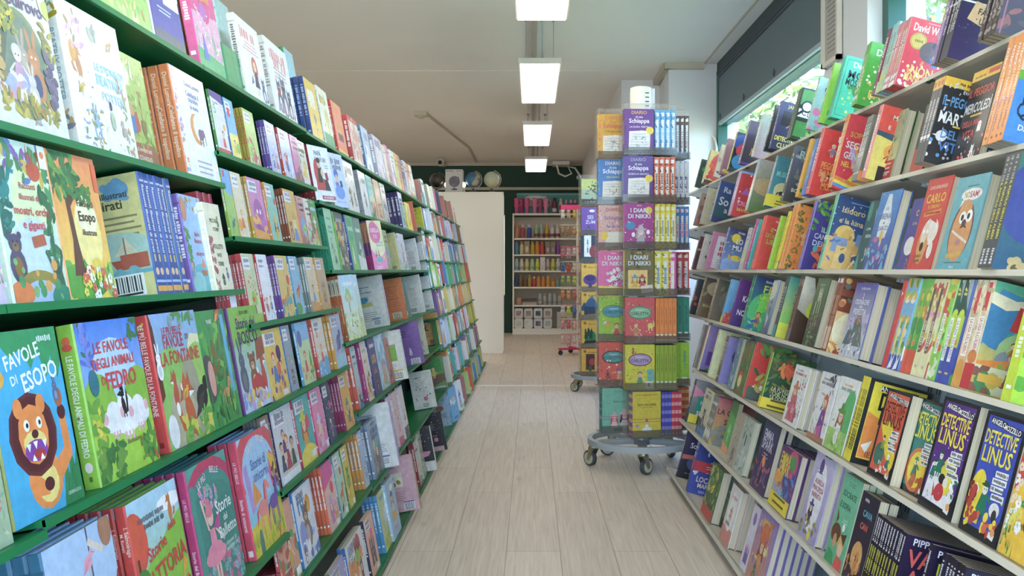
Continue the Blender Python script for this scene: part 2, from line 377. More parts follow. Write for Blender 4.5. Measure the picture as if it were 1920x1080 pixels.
class Face:
    """A rectangle in space that takes artwork: x is 0..1 over the width, y is 0..1 over the height, sizes are in widths."""
    def __init__(s, mb, o, ux, uy, W, H, seed=1):
        s.mb, s.o, s.ux, s.uy, s.W, s.H = mb, Vector(o), Vector(ux), Vector(uy), W, H
        s.n = s.ux.cross(s.uy)
        s.lay = 0
        s.rnd = random.Random(seed)
        s.U = W
    def put(s, pts, col, doclip=True):
        """pts in metres on the face."""
        if doclip:
            pts = clip(pts, s.W, s.H)
        if len(pts) < 3: return
        z = s.n * (1e-4 + 2e-5 * s.lay)
        s.mb.poly([tuple(s.o + s.ux * x + s.uy * y + z) for x, y in pts], col)
        s.lay += .5
    def word(s, body, x, y, size, col, maxw=None, rot=0):
        v, f, w, lo, hi = text2d(body)
        if maxw and w * size > maxw: sx = maxw / w
        else: sx = size
        c, sn = math.cos(math.radians(rot)), math.sin(math.radians(rot))
        z = s.n * (1e-4 + 2e-5 * s.lay)
        k = len(s.mb.v)
        mid = (lo + hi) / 2
        for a, b in v:
            u, q = (a - w / 2) * sx, (b - mid) * size
            px, py = x + u * c - q * sn, y + u * sn + q * c
            s.mb.v.append(tuple(s.o + s.ux * px + s.uy * py + z))
            s.mb.c.append(col)
        for p in f:
            s.mb.f.append(tuple(i + k for i in p)); s.mb.m.append(0)
        s.lay += .5
    def draw(s, art):
        W, H, U = s.W, s.H, s.U
        cmds = art.split(';')
        cmds = [c for c in cmds if c.split()[:1] != ['T']] + [c for c in cmds if c.split()[:1] == ['T']]   # lettering is printed last
        for cmd in cmds:
            t = cmd.split()
            if not t: continue
            k, a = t[0], t[1:]
            if k == 'B':
                c0, c1 = lin(a[0]), lin(a[-1])
                s.put2([(0, 0), (W, 0), (W, H), (0, H)], [c0, c0, c1, c1])
            elif k == 'R':
                x, y, w, h = map(float, a[:4])
                s.put(rect(x * W, y * H, w * W, h * H, float(a[5]) if len(a) > 5 else 0), lin(a[4]))
            elif k == 'E':
                x, y, rx, ry = map(float, a[:4])
                s.put(ell(x * W, y * H, rx * U, ry * U, float(a[5]) if len(a) > 5 else 0, 20), lin(a[4]))
            elif k == 'P':
                q = list(map(float, a[1:]))
                s.put([(q[i] * W, q[i + 1] * H) for i in range(0, len(q), 2)], lin(a[0]))
            elif k == 'T':       # T size x y colour text [maxwidth] [rot]
                rot = float(a[6]) if len(a) > 6 else 0
                mw = float(a[5]) if len(a) > 5 else .9
                s.word(a[4].replace('_', ' '), float(a[1]) * W, float(a[2]) * H, float(a[0]) * U, lin(a[3]), mw * (H if abs(rot) > 45 else W), rot)
            elif k == 'S':       # scatter: S kind n size x0 y0 x1 y1 colours
                n = int(a[1]); sz = float(a[2]); x0, y0, x1, y1 = map(float, a[3:7]); cs = [lin(c) for c in a[7].split(',')]
                for _ in range(n):
                    lay0 = s.lay
                    x, y = s.rnd.uniform(x0, x1) * W, s.rnd.uniform(y0, y1) * H
                    r = sz * U * s.rnd.uniform(.6, 1.3); c = s.rnd.choice(cs); ro = s.rnd.uniform(0, 180)
                    if a[0] == 'd': s.put(ell(x, y, r, r, 0, 8), c)
                    elif a[0] == 'l': s.put(ell(x, y, r, r * .4, ro, 8), c)
                    elif a[0] == 'b': s.put(ell(x, y, r, r * s.rnd.uniform(.5, 1.2), ro, 9), c)
                    elif a[0] == 'r': s.put(rect(x, y, r * 2, r * .7, ro), c)
                    elif a[0] == 'g': s.put([(x - r * .12, y), (x + r * .12, y), (x + r * s.rnd.uniform(-.4, .4), y + r * 1.6)], c)
                    elif a[0] == 'f':
                        for j in range(5):
                            an = j * 1.2566 + ro
                            s.put(ell(x + math.cos(an) * r * .6, y + math.sin(an) * r * .6, r * .45, r * .45, 0, 6), c)
                    s.lay = lay0 + .25
            elif k == 'L':       # lines of small print: L n x y w gap colour
                n = int(a[0]); x, y, w, g = map(float, a[1:5])
                for j in range(n):
                    ww = w * s.rnd.uniform(.7, 1)
                    s.put(rect(x * W, y * H - j * g * U, ww * W, g * U * .35), lin(a[5]))
            elif k == 'G':       # a word too small to read: G x y w size colour [rot]
                x, y, w, sz = map(float, a[:4]); rot = float(a[5]) if len(a) > 5 else 0
                cx = 0; col = lin(a[4]); ww = w * (H if abs(rot) > 45 else W)
                ca, sa = math.cos(math.radians(rot)), math.sin(math.radians(rot))
                while cx < ww:
                    lw = sz * U * s.rnd.uniform(.35, .75); d = cx - ww / 2 + lw / 2
                    hh = sz * U * s.rnd.choice((.75, .75, 1))
                    s.put(rect(x * W + d * ca, y * H + d * sa, lw * .72, hh, rot), col)
                    cx += lw * (1.0 if s.rnd.random() < .85 else 1.8)
            elif k in PRE:       # figure: name x y size colours [flip]
                x, y, sz = map(float, a[:3]); cs = a[3].split(','); fl = -1 if len(a) > 4 else 1
                for sh in PRE[k].split('|'):
                    q = sh.split()
                    ci = lambda i: lin(cs[int(i)]) if int(i) < len(cs) else lin('222')
                    m = lambda u, v: (x * W + fl * u * sz * U, y * H + v * sz * U)
                    if q[0] == 'P':
                        z = list(map(float, q[2:]))
                        s.put([m(z[i], z[i + 1]) for i in range(0, len(z), 2)], ci(q[1]))
                    else:
                        u, v, w, h = map(float, q[1:5]); ro = fl * float(q[6]) if len(q) > 6 else 0
                        cx, cy = m(u, v)
                        s.put(ell(cx, cy, w * sz * U, h * sz * U, ro, 12) if q[0] == 'E' else rect(cx, cy, w * sz * U, h * sz * U, ro), ci(q[5]))
    def put2(s, pts, cols):
        z = s.n * (1e-4 + 2e-5 * s.lay)
        s.mb.poly([tuple(s.o + s.ux * x + s.uy * y + z) for x, y in pts], cols)
        s.lay += .5

def shade(h, k):
    """A printed tint of colour H: K above 1 towards white, below 1 towards black."""
    h = h.lstrip('#')
    if len(h) == 3: h = ''.join(c + c for c in h)
    v = [int(h[i:i + 2], 16) for i in (0, 2, 4)]
    v = [int(x + (255 - x) * (k - 1)) if k > 1 else int(x * k) for x in v]
    return '%02x%02x%02x' % tuple(max(0, min(255, x)) for x in v)

INKS = ['e8c64a', 'd9433a', '3d7fc1', '5aa64b', 'e88a3c', '7a55a5', 'e27aa8', '4fb3b0', 'f3ead2', '3a3f5c', '8c5a3c', 'b7d36a']
def auto_art(c, seed, title=True):
    """A generic illustrated cover in the colour C: ground, hills or shapes, one figure, unreadably small lettering."""
    r = random.Random(seed * 7 + 3)
    lum = sum(int((c if len(c) == 6 else ''.join(x + x for x in c))[i:i + 2], 16) for i in (0, 2, 4)) / 765
    ink = r.choice(['333', '553', '247', '722']) if lum > .5 else r.choice(['fff', 'fe8', 'fdd', 'cef'])
    a, b, d = r.choice(INKS), r.choice(INKS), r.choice(INKS)
    out = ['B %s %s' % (shade(c, r.uniform(.85, 1.0)), shade(c, r.uniform(1.0, 1.35)))]
    kind = r.random()
    if kind < .45:
        out.append('E %.2f -.02 .7 .42 %s' % (r.uniform(.1, .9), a))
        out.append('E %.2f -.05 .6 .36 %s' % (r.uniform(.1, .9), b))
        out.append('S b 7 .06 0 0 1 .35 %s,%s' % (d, shade(a, .8)))
    elif kind < .7:
        out.append('E .5 .38 .36 .4 %s' % shade(a, 1.3))
        out.append('S d 10 .03 .05 .05 .95 .6 %s,%s' % (b, d))
    else:
        out.append('S b 16 .09 0 0 1 .6 %s,%s,%s' % (a, b, shade(c, .8)))
    fig = r.choice(['kid', 'cat', 'rabbit', 'fox', 'bird', 'bear', 'tree', 'castle', 'house', 'horse', 'flower', 'girlhat', 'ghost', 'dragon'])
    cs = {'kid': 'f2c9a5,' + r.choice(['5a3a22', '222', 'c9762e']) + ',' + d + ',222', 'girlhat': 'f2c9a5,7a4a2a,%s,%s,222' % (d, a)}.get(fig, '%s,%s,%s,222' % (d, shade(d, 1.5), r.choice(INKS)))
    out.append('%s %.2f %.2f %.2f %s' % (fig, r.uniform(.35, .65), r.uniform(.06, .16), r.uniform(.55, .75), cs))
    if r.random() < .5:
        out.append('%s %.2f .08 .4 %s' % (r.choice(['rabbit', 'cat', 'bird', 'flower', 'kid']), r.choice([.2, .8]), '%s,%s,%s,222' % (a, b, d)))
    if title:
        y = r.uniform(.78, .85)
        out.append('G .5 %.2f %.2f .13 %s' % (y, r.uniform(.45, .75), ink))
        if r.random() < .7: out.append('G .5 %.2f %.2f .1 %s' % (y - .11, r.uniform(.4, .7), ink))
        out.append('G .5 .94 .4 .045 %s' % ink)
        out.append('G .5 .035 .25 .04 %s' % ink)
    return ';'.join(out)

def back_art(c, seed):
    r = random.Random(seed)
    ink = '555'
    return 'B %s %s;G .45 .88 .5 .04 446;L 2 .5 .82 .7 .05 %s;E .5 .55 .22 .14 %s;E .45 .52 .1 .09 %s;L 5 .5 .38 .78 .05 %s;barcode .78 .11 .24 fff,222' % (c, shade(c, 1.04), ink, r.choice(INKS), r.choice(INKS), ink)

def spine_art(c, seed, s='fff'):
    r = random.Random(seed)
    return 'G .5 .62 .5 .5 %s -90;R .5 .12 .5 .03 %s;R .5 .9 1 .02 %s' % (s, s, shade(c, .85))
# ------------------------------------------------------------------ the room
CEIL = EYE + 1.56
def wood_floor():
    m = bpy.data.materials.new('pale_oak_laminate')
    m.use_nodes = True
    nt = m.node_tree
    b = nt.nodes['Principled BSDF']
    N = nt.nodes.new
    tc = N('ShaderNodeTexCoord')
    mp = N('ShaderNodeMapping')
    mp.inputs['Rotation'].default_value = (0, 0, math.pi / 2)
    mp.inputs['Location'].default_value = (0, .083, 0)
    br = N('ShaderNodeTexBrick')
    br.inputs['Scale'].default_value = 1
    br.inputs['Mortar Size'].default_value = .0016
    br.inputs['Brick Width'].default_value = 1.25
    br.inputs['Row Height'].default_value = .176
    br.offset = .37
    br.inputs['Color1'].default_value = lin('#dacdc0')
    br.inputs['Color2'].default_value = lin('#d1c4b7')
    br.inputs['Mortar'].default_value = lin('#a3978b')
    nt.links.new(tc.outputs['Object'], mp.inputs[0])
    nt.links.new(mp.outputs[0], br.inputs['Vector'])
    mp2 = N('ShaderNodeMapping'); mp2.inputs['Scale'].default_value = (30, 1.2, 1)
    n = N('ShaderNodeTexNoise'); n.inputs['Scale'].default_value = 3; n.inputs['Detail'].default_value = 8; n.inputs['Distortion'].default_value = .6
    nt.links.new(tc.outputs['Object'], mp2.inputs[0]); nt.links.new(mp2.outputs[0], n.inputs['Vector'])
    cr = N('ShaderNodeValToRGB')
    cr.color_ramp.elements[0].position = .3; cr.color_ramp.elements[0].color = (.84, .83, .82, 1)
    cr.color_ramp.elements[1].position = .7; cr.color_ramp.elements[1].color = (1.08, 1.08, 1.07, 1)
    nt.links.new(n.outputs['Fac'], cr.inputs[0])
    k = N('ShaderNodeTexNoise'); k.inputs['Scale'].default_value = 5.5; k.inputs['Detail'].default_value = 2
    mp3 = N('ShaderNodeMapping'); mp3.inputs['Scale'].default_value = (2.2, .8, 1)
    nt.links.new(tc.outputs['Object'], mp3.inputs[0]); nt.links.new(mp3.outputs[0], k.inputs['Vector'])
    kr = N('ShaderNodeValToRGB')
    kr.color_ramp.elements[0].position = .22; kr.color_ramp.elements[0].color = (.8, .79, .79, 1)
    kr.color_ramp.elements[1].position = .32; kr.color_ramp.elements[1].color = (1, 1, 1, 1)
    nt.links.new(k.outputs['Fac'], kr.inputs[0])
    m1 = N('ShaderNodeMix'); m1.data_type = 'RGBA'; m1.blend_type = 'MULTIPLY'; m1.inputs[0].default_value = 1
    m2 = N('ShaderNodeMix'); m2.data_type = 'RGBA'; m2.blend_type = 'MULTIPLY'; m2.inputs[0].default_value = 1
    nt.links.new(br.outputs['Color'], m1.inputs[6]); nt.links.new(cr.outputs[0], m1.inputs[7])
    nt.links.new(m1.outputs[2], m2.inputs[6]); nt.links.new(kr.outputs[0], m2.inputs[7])
    nt.links.new(m2.outputs[2], b.inputs['Base Color'])
    b.inputs['Roughness'].default_value = .42
    b.inputs['Specular IOR Level'].default_value = .4
    return m

M_FLOOR = wood_floor()
M_CEIL = mat('ceiling_paint', '#f0ebe2', .9, noise=.03, scale=2)
M_WALL = mat('wall_paint', '#e8e7e6', .9, noise=.02, scale=3)
M_DGREEN = mat('dark_green_wall_paint', '#22443a', .7, noise=.05, scale=4)
M_FRAME = mat('green_frame_paint', '#1f5a4c', .4)
M_SHUT = mat('roller_box_grey', '#68757c', .6, noise=.04, scale=3)
M_SHUTD = mat('roller_box_dark', '#3a444a', .6)
M_WHITE = mat('white_laminate', '#ece8df', .45, noise=.02, scale=4)
M_TRIM = mat('beige_trim', '#c8bda6', .6, noise=.03)
M_GLASS = bpy.data.materials.new('window_glass')
M_GLASS.use_nodes = True
_nt = M_GLASS.node_tree
_nt.nodes.remove(_nt.nodes['Principled BSDF'])
_tr = _nt.nodes.new('ShaderNodeBsdfTransparent'); _tr.inputs[0].default_value = (.9, .95, .95, 1)
_gl = _nt.nodes.new('ShaderNodeBsdfGlossy'); _gl.inputs['Roughness'].default_value = .02
_mx = _nt.nodes.new('ShaderNodeMixShader'); _mx.inputs[0].default_value = .06
_nt.links.new(_tr.outputs[0], _mx.inputs[1]); _nt.links.new(_gl.outputs[0], _mx.inputs[2])
_nt.links.new(_mx.outputs[0], _nt.nodes['Material Output'].inputs[0])
M_METAL = mat('grey_metal', '#9aa0a2', .35, metal=.6)
M_STEEL = mat('zinc_steel', '#b0a890', .35, metal=.9, noise=.1, scale=30)
M_RUBBER = mat('grey_rubber', '#4a4c4c', .7)
M_DARK = mat('dark_plastic', '#24282a', .5)
M_WPLAS = mat('white_plastic', '#eae6dc', .4)

X0, X1, Y0, YB = -4.2, 1.42, -3.2, 13.25
b = MB(); b.box(X0, Y0, -.08, X1 + .2, YB + .2, 0); struct('floor', b, M_FLOOR)
b = MB(); b.box(X0, Y0, CEIL, X1 + .25, YB + .2, CEIL + .1); struct('ceiling', b, M_CEIL)
b = MB(); b.box(X0 - .1, Y0, 0, X0, YB + .2, CEIL); struct('wall_left', b, M_WALL)
b = MB(); b.box(X0, Y0 - .1, 0, X1 + .2, Y0, .25); b.box(X0, Y0 - .1, 2.4, X1 + .2, Y0, CEIL); struct('wall_front', b, M_WALL)
b = MB(); b.box(X0, YB, 0, X1 + .2, YB + .1, CEIL); struct('wall_back', b, M_DGREEN)
b = MB()                                                      # right: parapet under the shop windows
b.box(X1, Y0, 0, X1 + .14, 7.1, .86); struct('wall_right', b, M_WALL)
b = MB(); b.box(1.34, 3.62, 0, X1 + .14, 4.15, CEIL); struct('pillar_window', b, M_WALL)
b = MB(); b.box(1.038, 6.87, 0, X1 + .14, 7.12, CEIL); struct('pillar_corner', b, M_WALL)
b = MB(); b.box(.737, 7.45, 0, 1.5, YB, CEIL); b.box(1.05, 7.1, 0, 1.5, 7.47, CEIL); struct('wall_right_rear', b, M_WALL)
b = MB(); b.box(X0, YB - .03, EYE + 1.52, .737, YB, EYE + 1.56); b.box(X0, YB - .04, 2.085, .737, YB, 2.125); struct('trim_1', b, M_TRIM)
b = MB(); b.box(1.0, 6.81, CEIL - .045, 1.30, 6.87, CEIL); b.box(.995, 6.84, CEIL - .045, 1.038, 7.45, CEIL); struct('trim_2', b, M_TRIM)
b = MB(); b.box(1.295, -3, CEIL - .008, 1.31, 6.82, CEIL); struct('trim_3', b, M_TRIM)
b = MB(); b.box(X0, 7.18, .0, .5, 7.215, .004); struct('trim_4', b, mat('threshold_strip', '#e6e2da', .35, metal=.2))
b = MB(); b.box(-2, 7.1, CEIL - .002, 1.05, 7.112, CEIL); struct('trim_5', b, M_CEIL)

def window(n, ya, yb):
    """A shop window in the right wall: green frame, pane, roller box over it."""
    f = MB()
    zb, zt = .86, 2.42
    f.box(1.40, ya, zb, 1.47, ya + .06, zt); f.box(1.40, yb - .06, zb, 1.47, yb, zt)
    f.box(1.41, ya, zb, 1.47, yb, zb + .06); f.box(1.425, ya, 2.0, 1.47, yb, 2.05)
    o = struct('window_%d' % n, f, M_FRAME)
    p = MB(); p.box(1.445, ya + .05, zb + .05, 1.45, yb - .05, 2.01); p.build('pane', M_GLASS, o)
    r = MB(); r.box(1.405, ya + .05, 2.03, 1.55, yb - .05, 2.40); r.build('roller_box', M_SHUT, o)
    r = MB(); r.box(1.40, ya + .02, 2.385, 1.55, yb - .02, CEIL); r.box(1.398, ya + .06, 2.36, 1.406, yb - .06, 2.372); r.build('roller_cap', M_SHUTD, o)
    r = MB(); r.box(1.402, ya + .05, 2.005, 1.44, yb - .05, 2.03); r.build('lower_rail', mat('pale_rail_%d' % n, '#a9b9bd', .4), o)
    for k in range(int((yb - ya) / .7)):
        y = yb - .12 - k * .75
        if y < ya + .2: break
        q = MB(); q.box(1.399, y - .022, 2.058, 1.406, y + .022, 2.066); q.box(1.399, y - .004, 2.04, 1.406, y + .004, 2.084)
        q.build('cross_bolt', M_SHUTD, o)
    # reveal outside the pane
    q = MB(); q.box(1.47, ya, .86, 1.56, ya + .03, 2.05); q.box(1.47, yb - .03, .86, 1.56, yb, 2.05); q.build('outer_jamb', M_WALL, o)
window(1, 4.15, 6.87)
window(2, .9, 3.62)
window(3, -3.2, .9)
# glazed shop front behind the camera
f = MB()
for x in (X0, -2.8, -1.4, 0, X1 + .1): f.box(x, Y0 - .08, .25, x + .06, Y0 - .02, 2.4)
f.box(X0, Y0 - .08, .25, X1 + .1, Y0 - .02, .3); f.box(X0, Y0 - .08, 2.35, X1 + .1, Y0 - .02, 2.4)
o = struct('window_5', f, M_FRAME)
f = MB(); f.box(X0, Y0 - .055, .28, X1 + .12, Y0 - .05, 2.38); f.build('pane', M_GLASS, o)
def portal(name, loc, rot, sx, sy):
    l = bpy.data.lights.new(name, 'AREA'); l.shape = 'RECTANGLE'; l.size, l.size_y = sx, sy; l.cycles.is_portal = True
    p = bpy.data.objects.new(name, l); p.location = loc; p.rotation_euler = rot; COL.objects.link(p)
portal('daylight_portal', ((X0 + X1) / 2, Y0 - .12, 1.33), (math.radians(90), 0, 0), X1 - X0, 2.15)
portal('daylight_portal', (1.62, 1.8, 1.45), (0, math.radians(90), 0), 1.25, 10)
# cable loop beside the window frame
b = MB(); b.tube([(1.37, 6.86, 1.93), (1.385, 6.84, 1.9), (1.392, 6.82, 1.84), (1.39, 6.82, 1.72), (1.39, 6.83, 1.3)], .009, 8)
tag(b.build('wall_cable', M_WPLAS), 'white cable looping down the corner pillar by the window', 'cable')
# framed notice on the window pillar
t = empty('framed_notice', (1.335, 4.04, 1.9), 'beige framed notice with grey rows of small print on the window pillar', 'notice')
b = MB()
zl, zh, ya, yb = -.07, .38, -.14, .08
for bb in ((ya, zl, ya + .02, zh), (yb - .02, zl, yb, zh), (ya, zl, yb, zl + .02), (ya, zh - .02, yb, zh)):
    b.box(-.022, bb[0], bb[1], 0, bb[2], bb[3])
b.build('frame', mat('notice_frame', '#ded6c8', .5), t)
b = MB(); b.box(-.008, ya + .01, zl + .01, -.001, yb - .01, zh - .01, lin('#c4bcb0'))
Face(b, (-.0085, yb - .02, zl + .02), (0, -1, 0), (0, 0, 1), yb - ya - .04, zh - zl - .04, 3).draw('B bdb5aa c9c1b5;' + ';'.join('L 1 .5 %.2f .8 .1 8f8a84' % (y / 20) for y in range(2, 19)))
b.build('notice_sheet', M_PLAIN, t)

# ------------------------------------------------------------------ outdoors, seen through the shop windows
b = MB(); b.box(1.6, -30, -.3, 60, 60, -.12); o = struct('ground', b, mat('lawn', '#8f9672', .9, noise=.3, scale=1.2))
b = MB(); b.box(-16, -40, -.3, 1.6, Y0 - .12, -.02); struct('unseen_pavement', b, mat('pale_paving', '#d8d3c8', .9, noise=.1, scale=3))  # unseen paving, added to bounce daylight up to the ceiling
def foliage(name, x, y, z, r, h, seed, col, label):
    rr = random.Random(seed)
    t = empty(name, (x, y, -.12), label, 'tree', 'trees outside the shop window')
    b = MB(); b.lathe([(.16, 0), (.12, z), (.07, z + h * .6)], 8); b.build('trunk', mat('bark_%d' % seed, '#6a5a48', .9, noise=.3, scale=6), t)
    b = MB(); c0 = [lin(c) for c in col]
    for _ in range(2600):
        a, e, q = rr.uniform(0, 6.28), rr.gauss(0, .45), rr.uniform(.5, 1) ** .5
        p = Vector((math.cos(a) * r * q * math.cos(e), math.sin(a) * r * q * math.cos(e), z + h * .5 + h * .55 * q * math.sin(e * 1.6)))
        s = rr.uniform(.12, .3)
        u = Vector((rr.gauss(0, 1), rr.gauss(0, 1), rr.gauss(0, 1))).normalized() * s; v = u.orthogonal().normalized() * s * .6
        b.poly([tuple(p - u), tuple(p + v), tuple(p + u), tuple(p - v)], rr.choice(c0))
    b.build('crown', M_PLAIN, t)
foliage('tree', 9.5, 17, 1.2, 3.4, 11, 1, ['7a9444', '66803a', '94a85a', '587034'], 'sunlit leafy tree past the lawn, straight out of the far window')
foliage('tree', 8.5, 25, 1.0, 3.4, 10, 2, ['6f8c40', '5c7a36', '8aa054'], 'broad pale tree further along the street outside')
foliage('tree', 12, 36, 1.0, 5, 13, 3, ['7a8f4a', '647c3c', '90a45e'], 'distant round tree beyond the broad pale one')
foliage('tree', 7.5, 10.5, 1.6, 2.6, 9, 4, ['6a883e', '88a052', '547034'], 'small sunlit tree outside the near shop window')
foliage('tree', 20, 31, 1.0, 4, 15, 5, ['748e48', '62803c', '92a860'], 'tall pale tree at the back of the lawn outside')

# ------------------------------------------------------------------ ceiling panels on wires
M_LED = mat('led_diffuser', '#ffffff', .5, emit='#fff6e8', strength=LAMP)
M_LEDF = mat('lamp_frame', '#cfcac0', .4)
ZP = EYE + 1.263
def panel(x, y, label, L=1.31, w=.24):
    t = empty('pendant_panel_light', (x, y, ZP), label, 'ceiling lamp', 'suspended ceiling lamps')
    b = MB(); e = .012
    b.box(-w / 2 - e, 0, -.004, w / 2 + e, L, .03)
    b.build('lamp_body', M_LEDF, t)
    b = MB(); b.box(-w / 2, e, -.008, w / 2, L - e, -.0045); b.build('diffuser', M_LED, t)
    for sx in (-.085, .085):
        for yy in (.1, L - .1):
            c = MB(); c.tube([(sx, yy, .03), (sx, yy, CEIL - ZP)], .0022, 6); c.lathe([(.006, CEIL - ZP - .02), (.018, CEIL - ZP - .004), (.018, CEIL - ZP)], 10, c=(sx, yy, 0))
            c.build('wire', M_METAL, t)
    c = MB(); c.tube([(.015, .06, .03), (.018, .0, .16), (.012, -.05, CEIL - ZP)], .006, 8); c.lathe([(.012, .028), (.012, .045)], 8, c=(.015, .06, 0)); c.build('power_cable', M_METAL, t)
for i, (y, lb) in enumerate(((3.26, 'lamp panel nearest overhead, only its far edge showing'), (5.53, 'largest fully visible square-lit ceiling panel on wires'), (7.87, 'middle glowing ceiling panel hung on thin wires'), (10.32, 'farthest small ceiling panel before the green wall'))):
    panel(.05, y, lb)
panel(.05, .6, 'lamp panel hanging above the camera, out of frame')
panel(.05, -1.9, 'lamp panel hanging behind the camera, out of frame')
for i in range(6):  # unseen hall panels, added to brighten the ceiling
    for x, nm in ((-2.3, 'inner'), (-3.5, 'outer')):
        panel(x, -2.4 + i * 2.55, 'lamp panel of the %s left hall row, %s from the front' % (nm, ORD[i + 1]))
# cable duct along the lamps
b = MB(); b.box(.0, 1, CEIL - .03, .035, YB - .05, CEIL); struct('trim_6', b, mat('cable_duct', '#b9ada4', .8))
# small ceiling fittings
t = empty('smoke_detector', (-1.1, 9.0, CEIL), 'beige box detector on the ceiling above the left shelves', 'detector')
b = MB(); b.box(-.06, -.06, -.035, .06, .06, 0); b.lathe([(.035, -.055), (.045, -.035)], 12); b.build('detector_body', M_TRIM, t)
b = MB(); b.tube([(.05, 0, -.012), (.3, 2.5, -.012), (.3, 4, -.012)], .012, 6); b.build('conduit', M_TRIM, t)
t = empty('security_camera', (-1.28, 12.7, 2.43), 'white round security camera high on the dark green wall', 'security camera')
b = MB(); b.ball((0, 0, 0), .06, .06, .06, lin('#e8e4da')); b.build('camera_dome', M_PLAIN, t, smooth=True)
b = MB(); b.box(-.02, 0, .0, .02, .55, .035); b.build('camera_arm', M_WPLAS, t)
b = MB(); b.ball((.0, -.05, -.01), .03, .02, .03, lin('#222')); b.build('lens', M_PLAIN, t)
t = empty('junction_box', (.42, 12.9, 2.44), 'white junction box with a looped cable by the green wall corner', 'junction box')
b = MB(); b.box(-.12, 0, -.02, .12, .34, .03); b.build('box_body', M_WPLAS, t)
b = MB(); b.tube([(-.06, .1, -.02), (-.03, .1, -.14), (.06, .1, -.18), (.15, .1, -.14), (.1, .1, -.04), (.2, .1, -.06), (.28, .1, -.18), (.29, .1, -.3)], .014, 8); b.build('cable', M_WPLAS, t)
# ------------------------------------------------------------------ shelving frames (both rows lean back; shelf boards sit square to the lean)
class Side:
    def __init__(s, sg, x0, deg):
        s.sg, s.x0 = sg, x0
        s.a = math.radians(deg)
        s.v = Vector((sg * math.cos(s.a), 0, -math.sin(s.a)))     # into the shelf
        s.u = Vector((sg * math.sin(s.a), 0, math.cos(s.a)))      # up the slope
    def q(s, r):
        return r * s.x0 / (1 - math.tan(s.a) * r) / math.cos(s.a)
    def at(s, p, y, q):
        w = Vector((s.sg * s.x0, y, EYE)) + s.v * p + s.u * q
        return w
    def y_of(s, px, p, q):
        return s.at(p, 0, q).x * F / (px - CX)
LEFT, RIGHT = Side(-1, .614, 10.5), Side(1, .832, 14.9)
UL, L_START = .871, 1.046 - .871
UR, R_START = .92, 2.17 - 2 * .92
LV = {  # slope of every shelf line seen from the lens, bay by bay
 'L0': [.625, .282, -.065, -.535, -1.1, -1.75],
 'L1': [.625, .282, -.065, -.515, -1.08, -1.75],
 'L2': [.625, .383, .115, -.194, -.52, -.89, -1.35, -2.0],
 'L3': [.618, .33, 0, -.395, -.83, -1.38, -2.0],
 'L4': [.616, .33, 0, -.40, -.83, -1.40, -2.0],
 'L5': [.616, .33, 0, -.40, -.83, -1.40, -2.0],
 'L6': [.615, .383, .1, -.18, -.51, -.91, -1.4, -2.0],
 'R0': [.485, .256, 0, -.278, -.61, -1.0, -1.45], 'R4': [.485, .256, 0, -.278], 'R5': [.485, .256, 0],
}
for i in range(7, 10): LV['L%d' % i] = LV['L6']
for i in range(1, 4): LV['R%d' % i] = LV['R0']
BAYN = {0: 'camera-end', 1: 'nearest', 2: 'second', 3: 'third', 4: 'fourth', 5: 'fifth', 6: 'sixth'}

def level(key):
    """'L2c' -> side, slope coordinate of the shelf top, words for the place."""
    side = LEFT if key[0] == 'L' else RIGHT
    bay, k = int(key[1]), ord(key[2]) - 97
    ls = LV[key[:2]]
    n = len(ls)
    lv = 'top' if k == 0 else 'lowest' if k == n - 1 and key[0] == 'L' or (k == 6) else ORD[k + 1]
    if key[0] == 'L': words = '%s green shelf, %s bay' % (lv, BAYN[bay])
    else: words = '%s white shelf, right' % lv
    return side, side.q(ls[k]), words

# ------------------------------------------------------------------ metal bookcases
M_GSHELF = mat('green_enamel', '#1d7342', .42, noise=.05, scale=5, spec=.35)
M_GBACK = mat('dark_green_back', '#10241c', .6)
M_WSHELF = mat('white_enamel', '#cfc8b8', .4, noise=.03, scale=5)
M_BBACK = mat('blue_grey_back', '#b4cbd8', .6, noise=.05, scale=3)
M_PERF = mat('grey_upright', '#a3aeb8', .45)
M_SLOT = mat('slot_dark', '#2c3238', .8)
M_BRACK = mat('green_bracket', '#1c4030', .5)

def sbox(mb, side, p0, q0, p1, q1, ya, yb):
    pts = []
    for q in (q0, q1):
        for y in (ya, yb):
            for p in (p0, p1):
                pts.append(tuple(side.at(p, y, q)))
    if side.sg < 0: pts = [pts[i] for i in (1, 0, 3, 2, 5, 4, 7, 6)]
    for a in ((0, 2, 3, 1), (4, 5, 7, 6), (0, 1, 5, 4), (2, 6, 7, 3), (0, 4, 6, 2), (1, 3, 7, 5)):
        mb.poly([pts[i] for i in a])

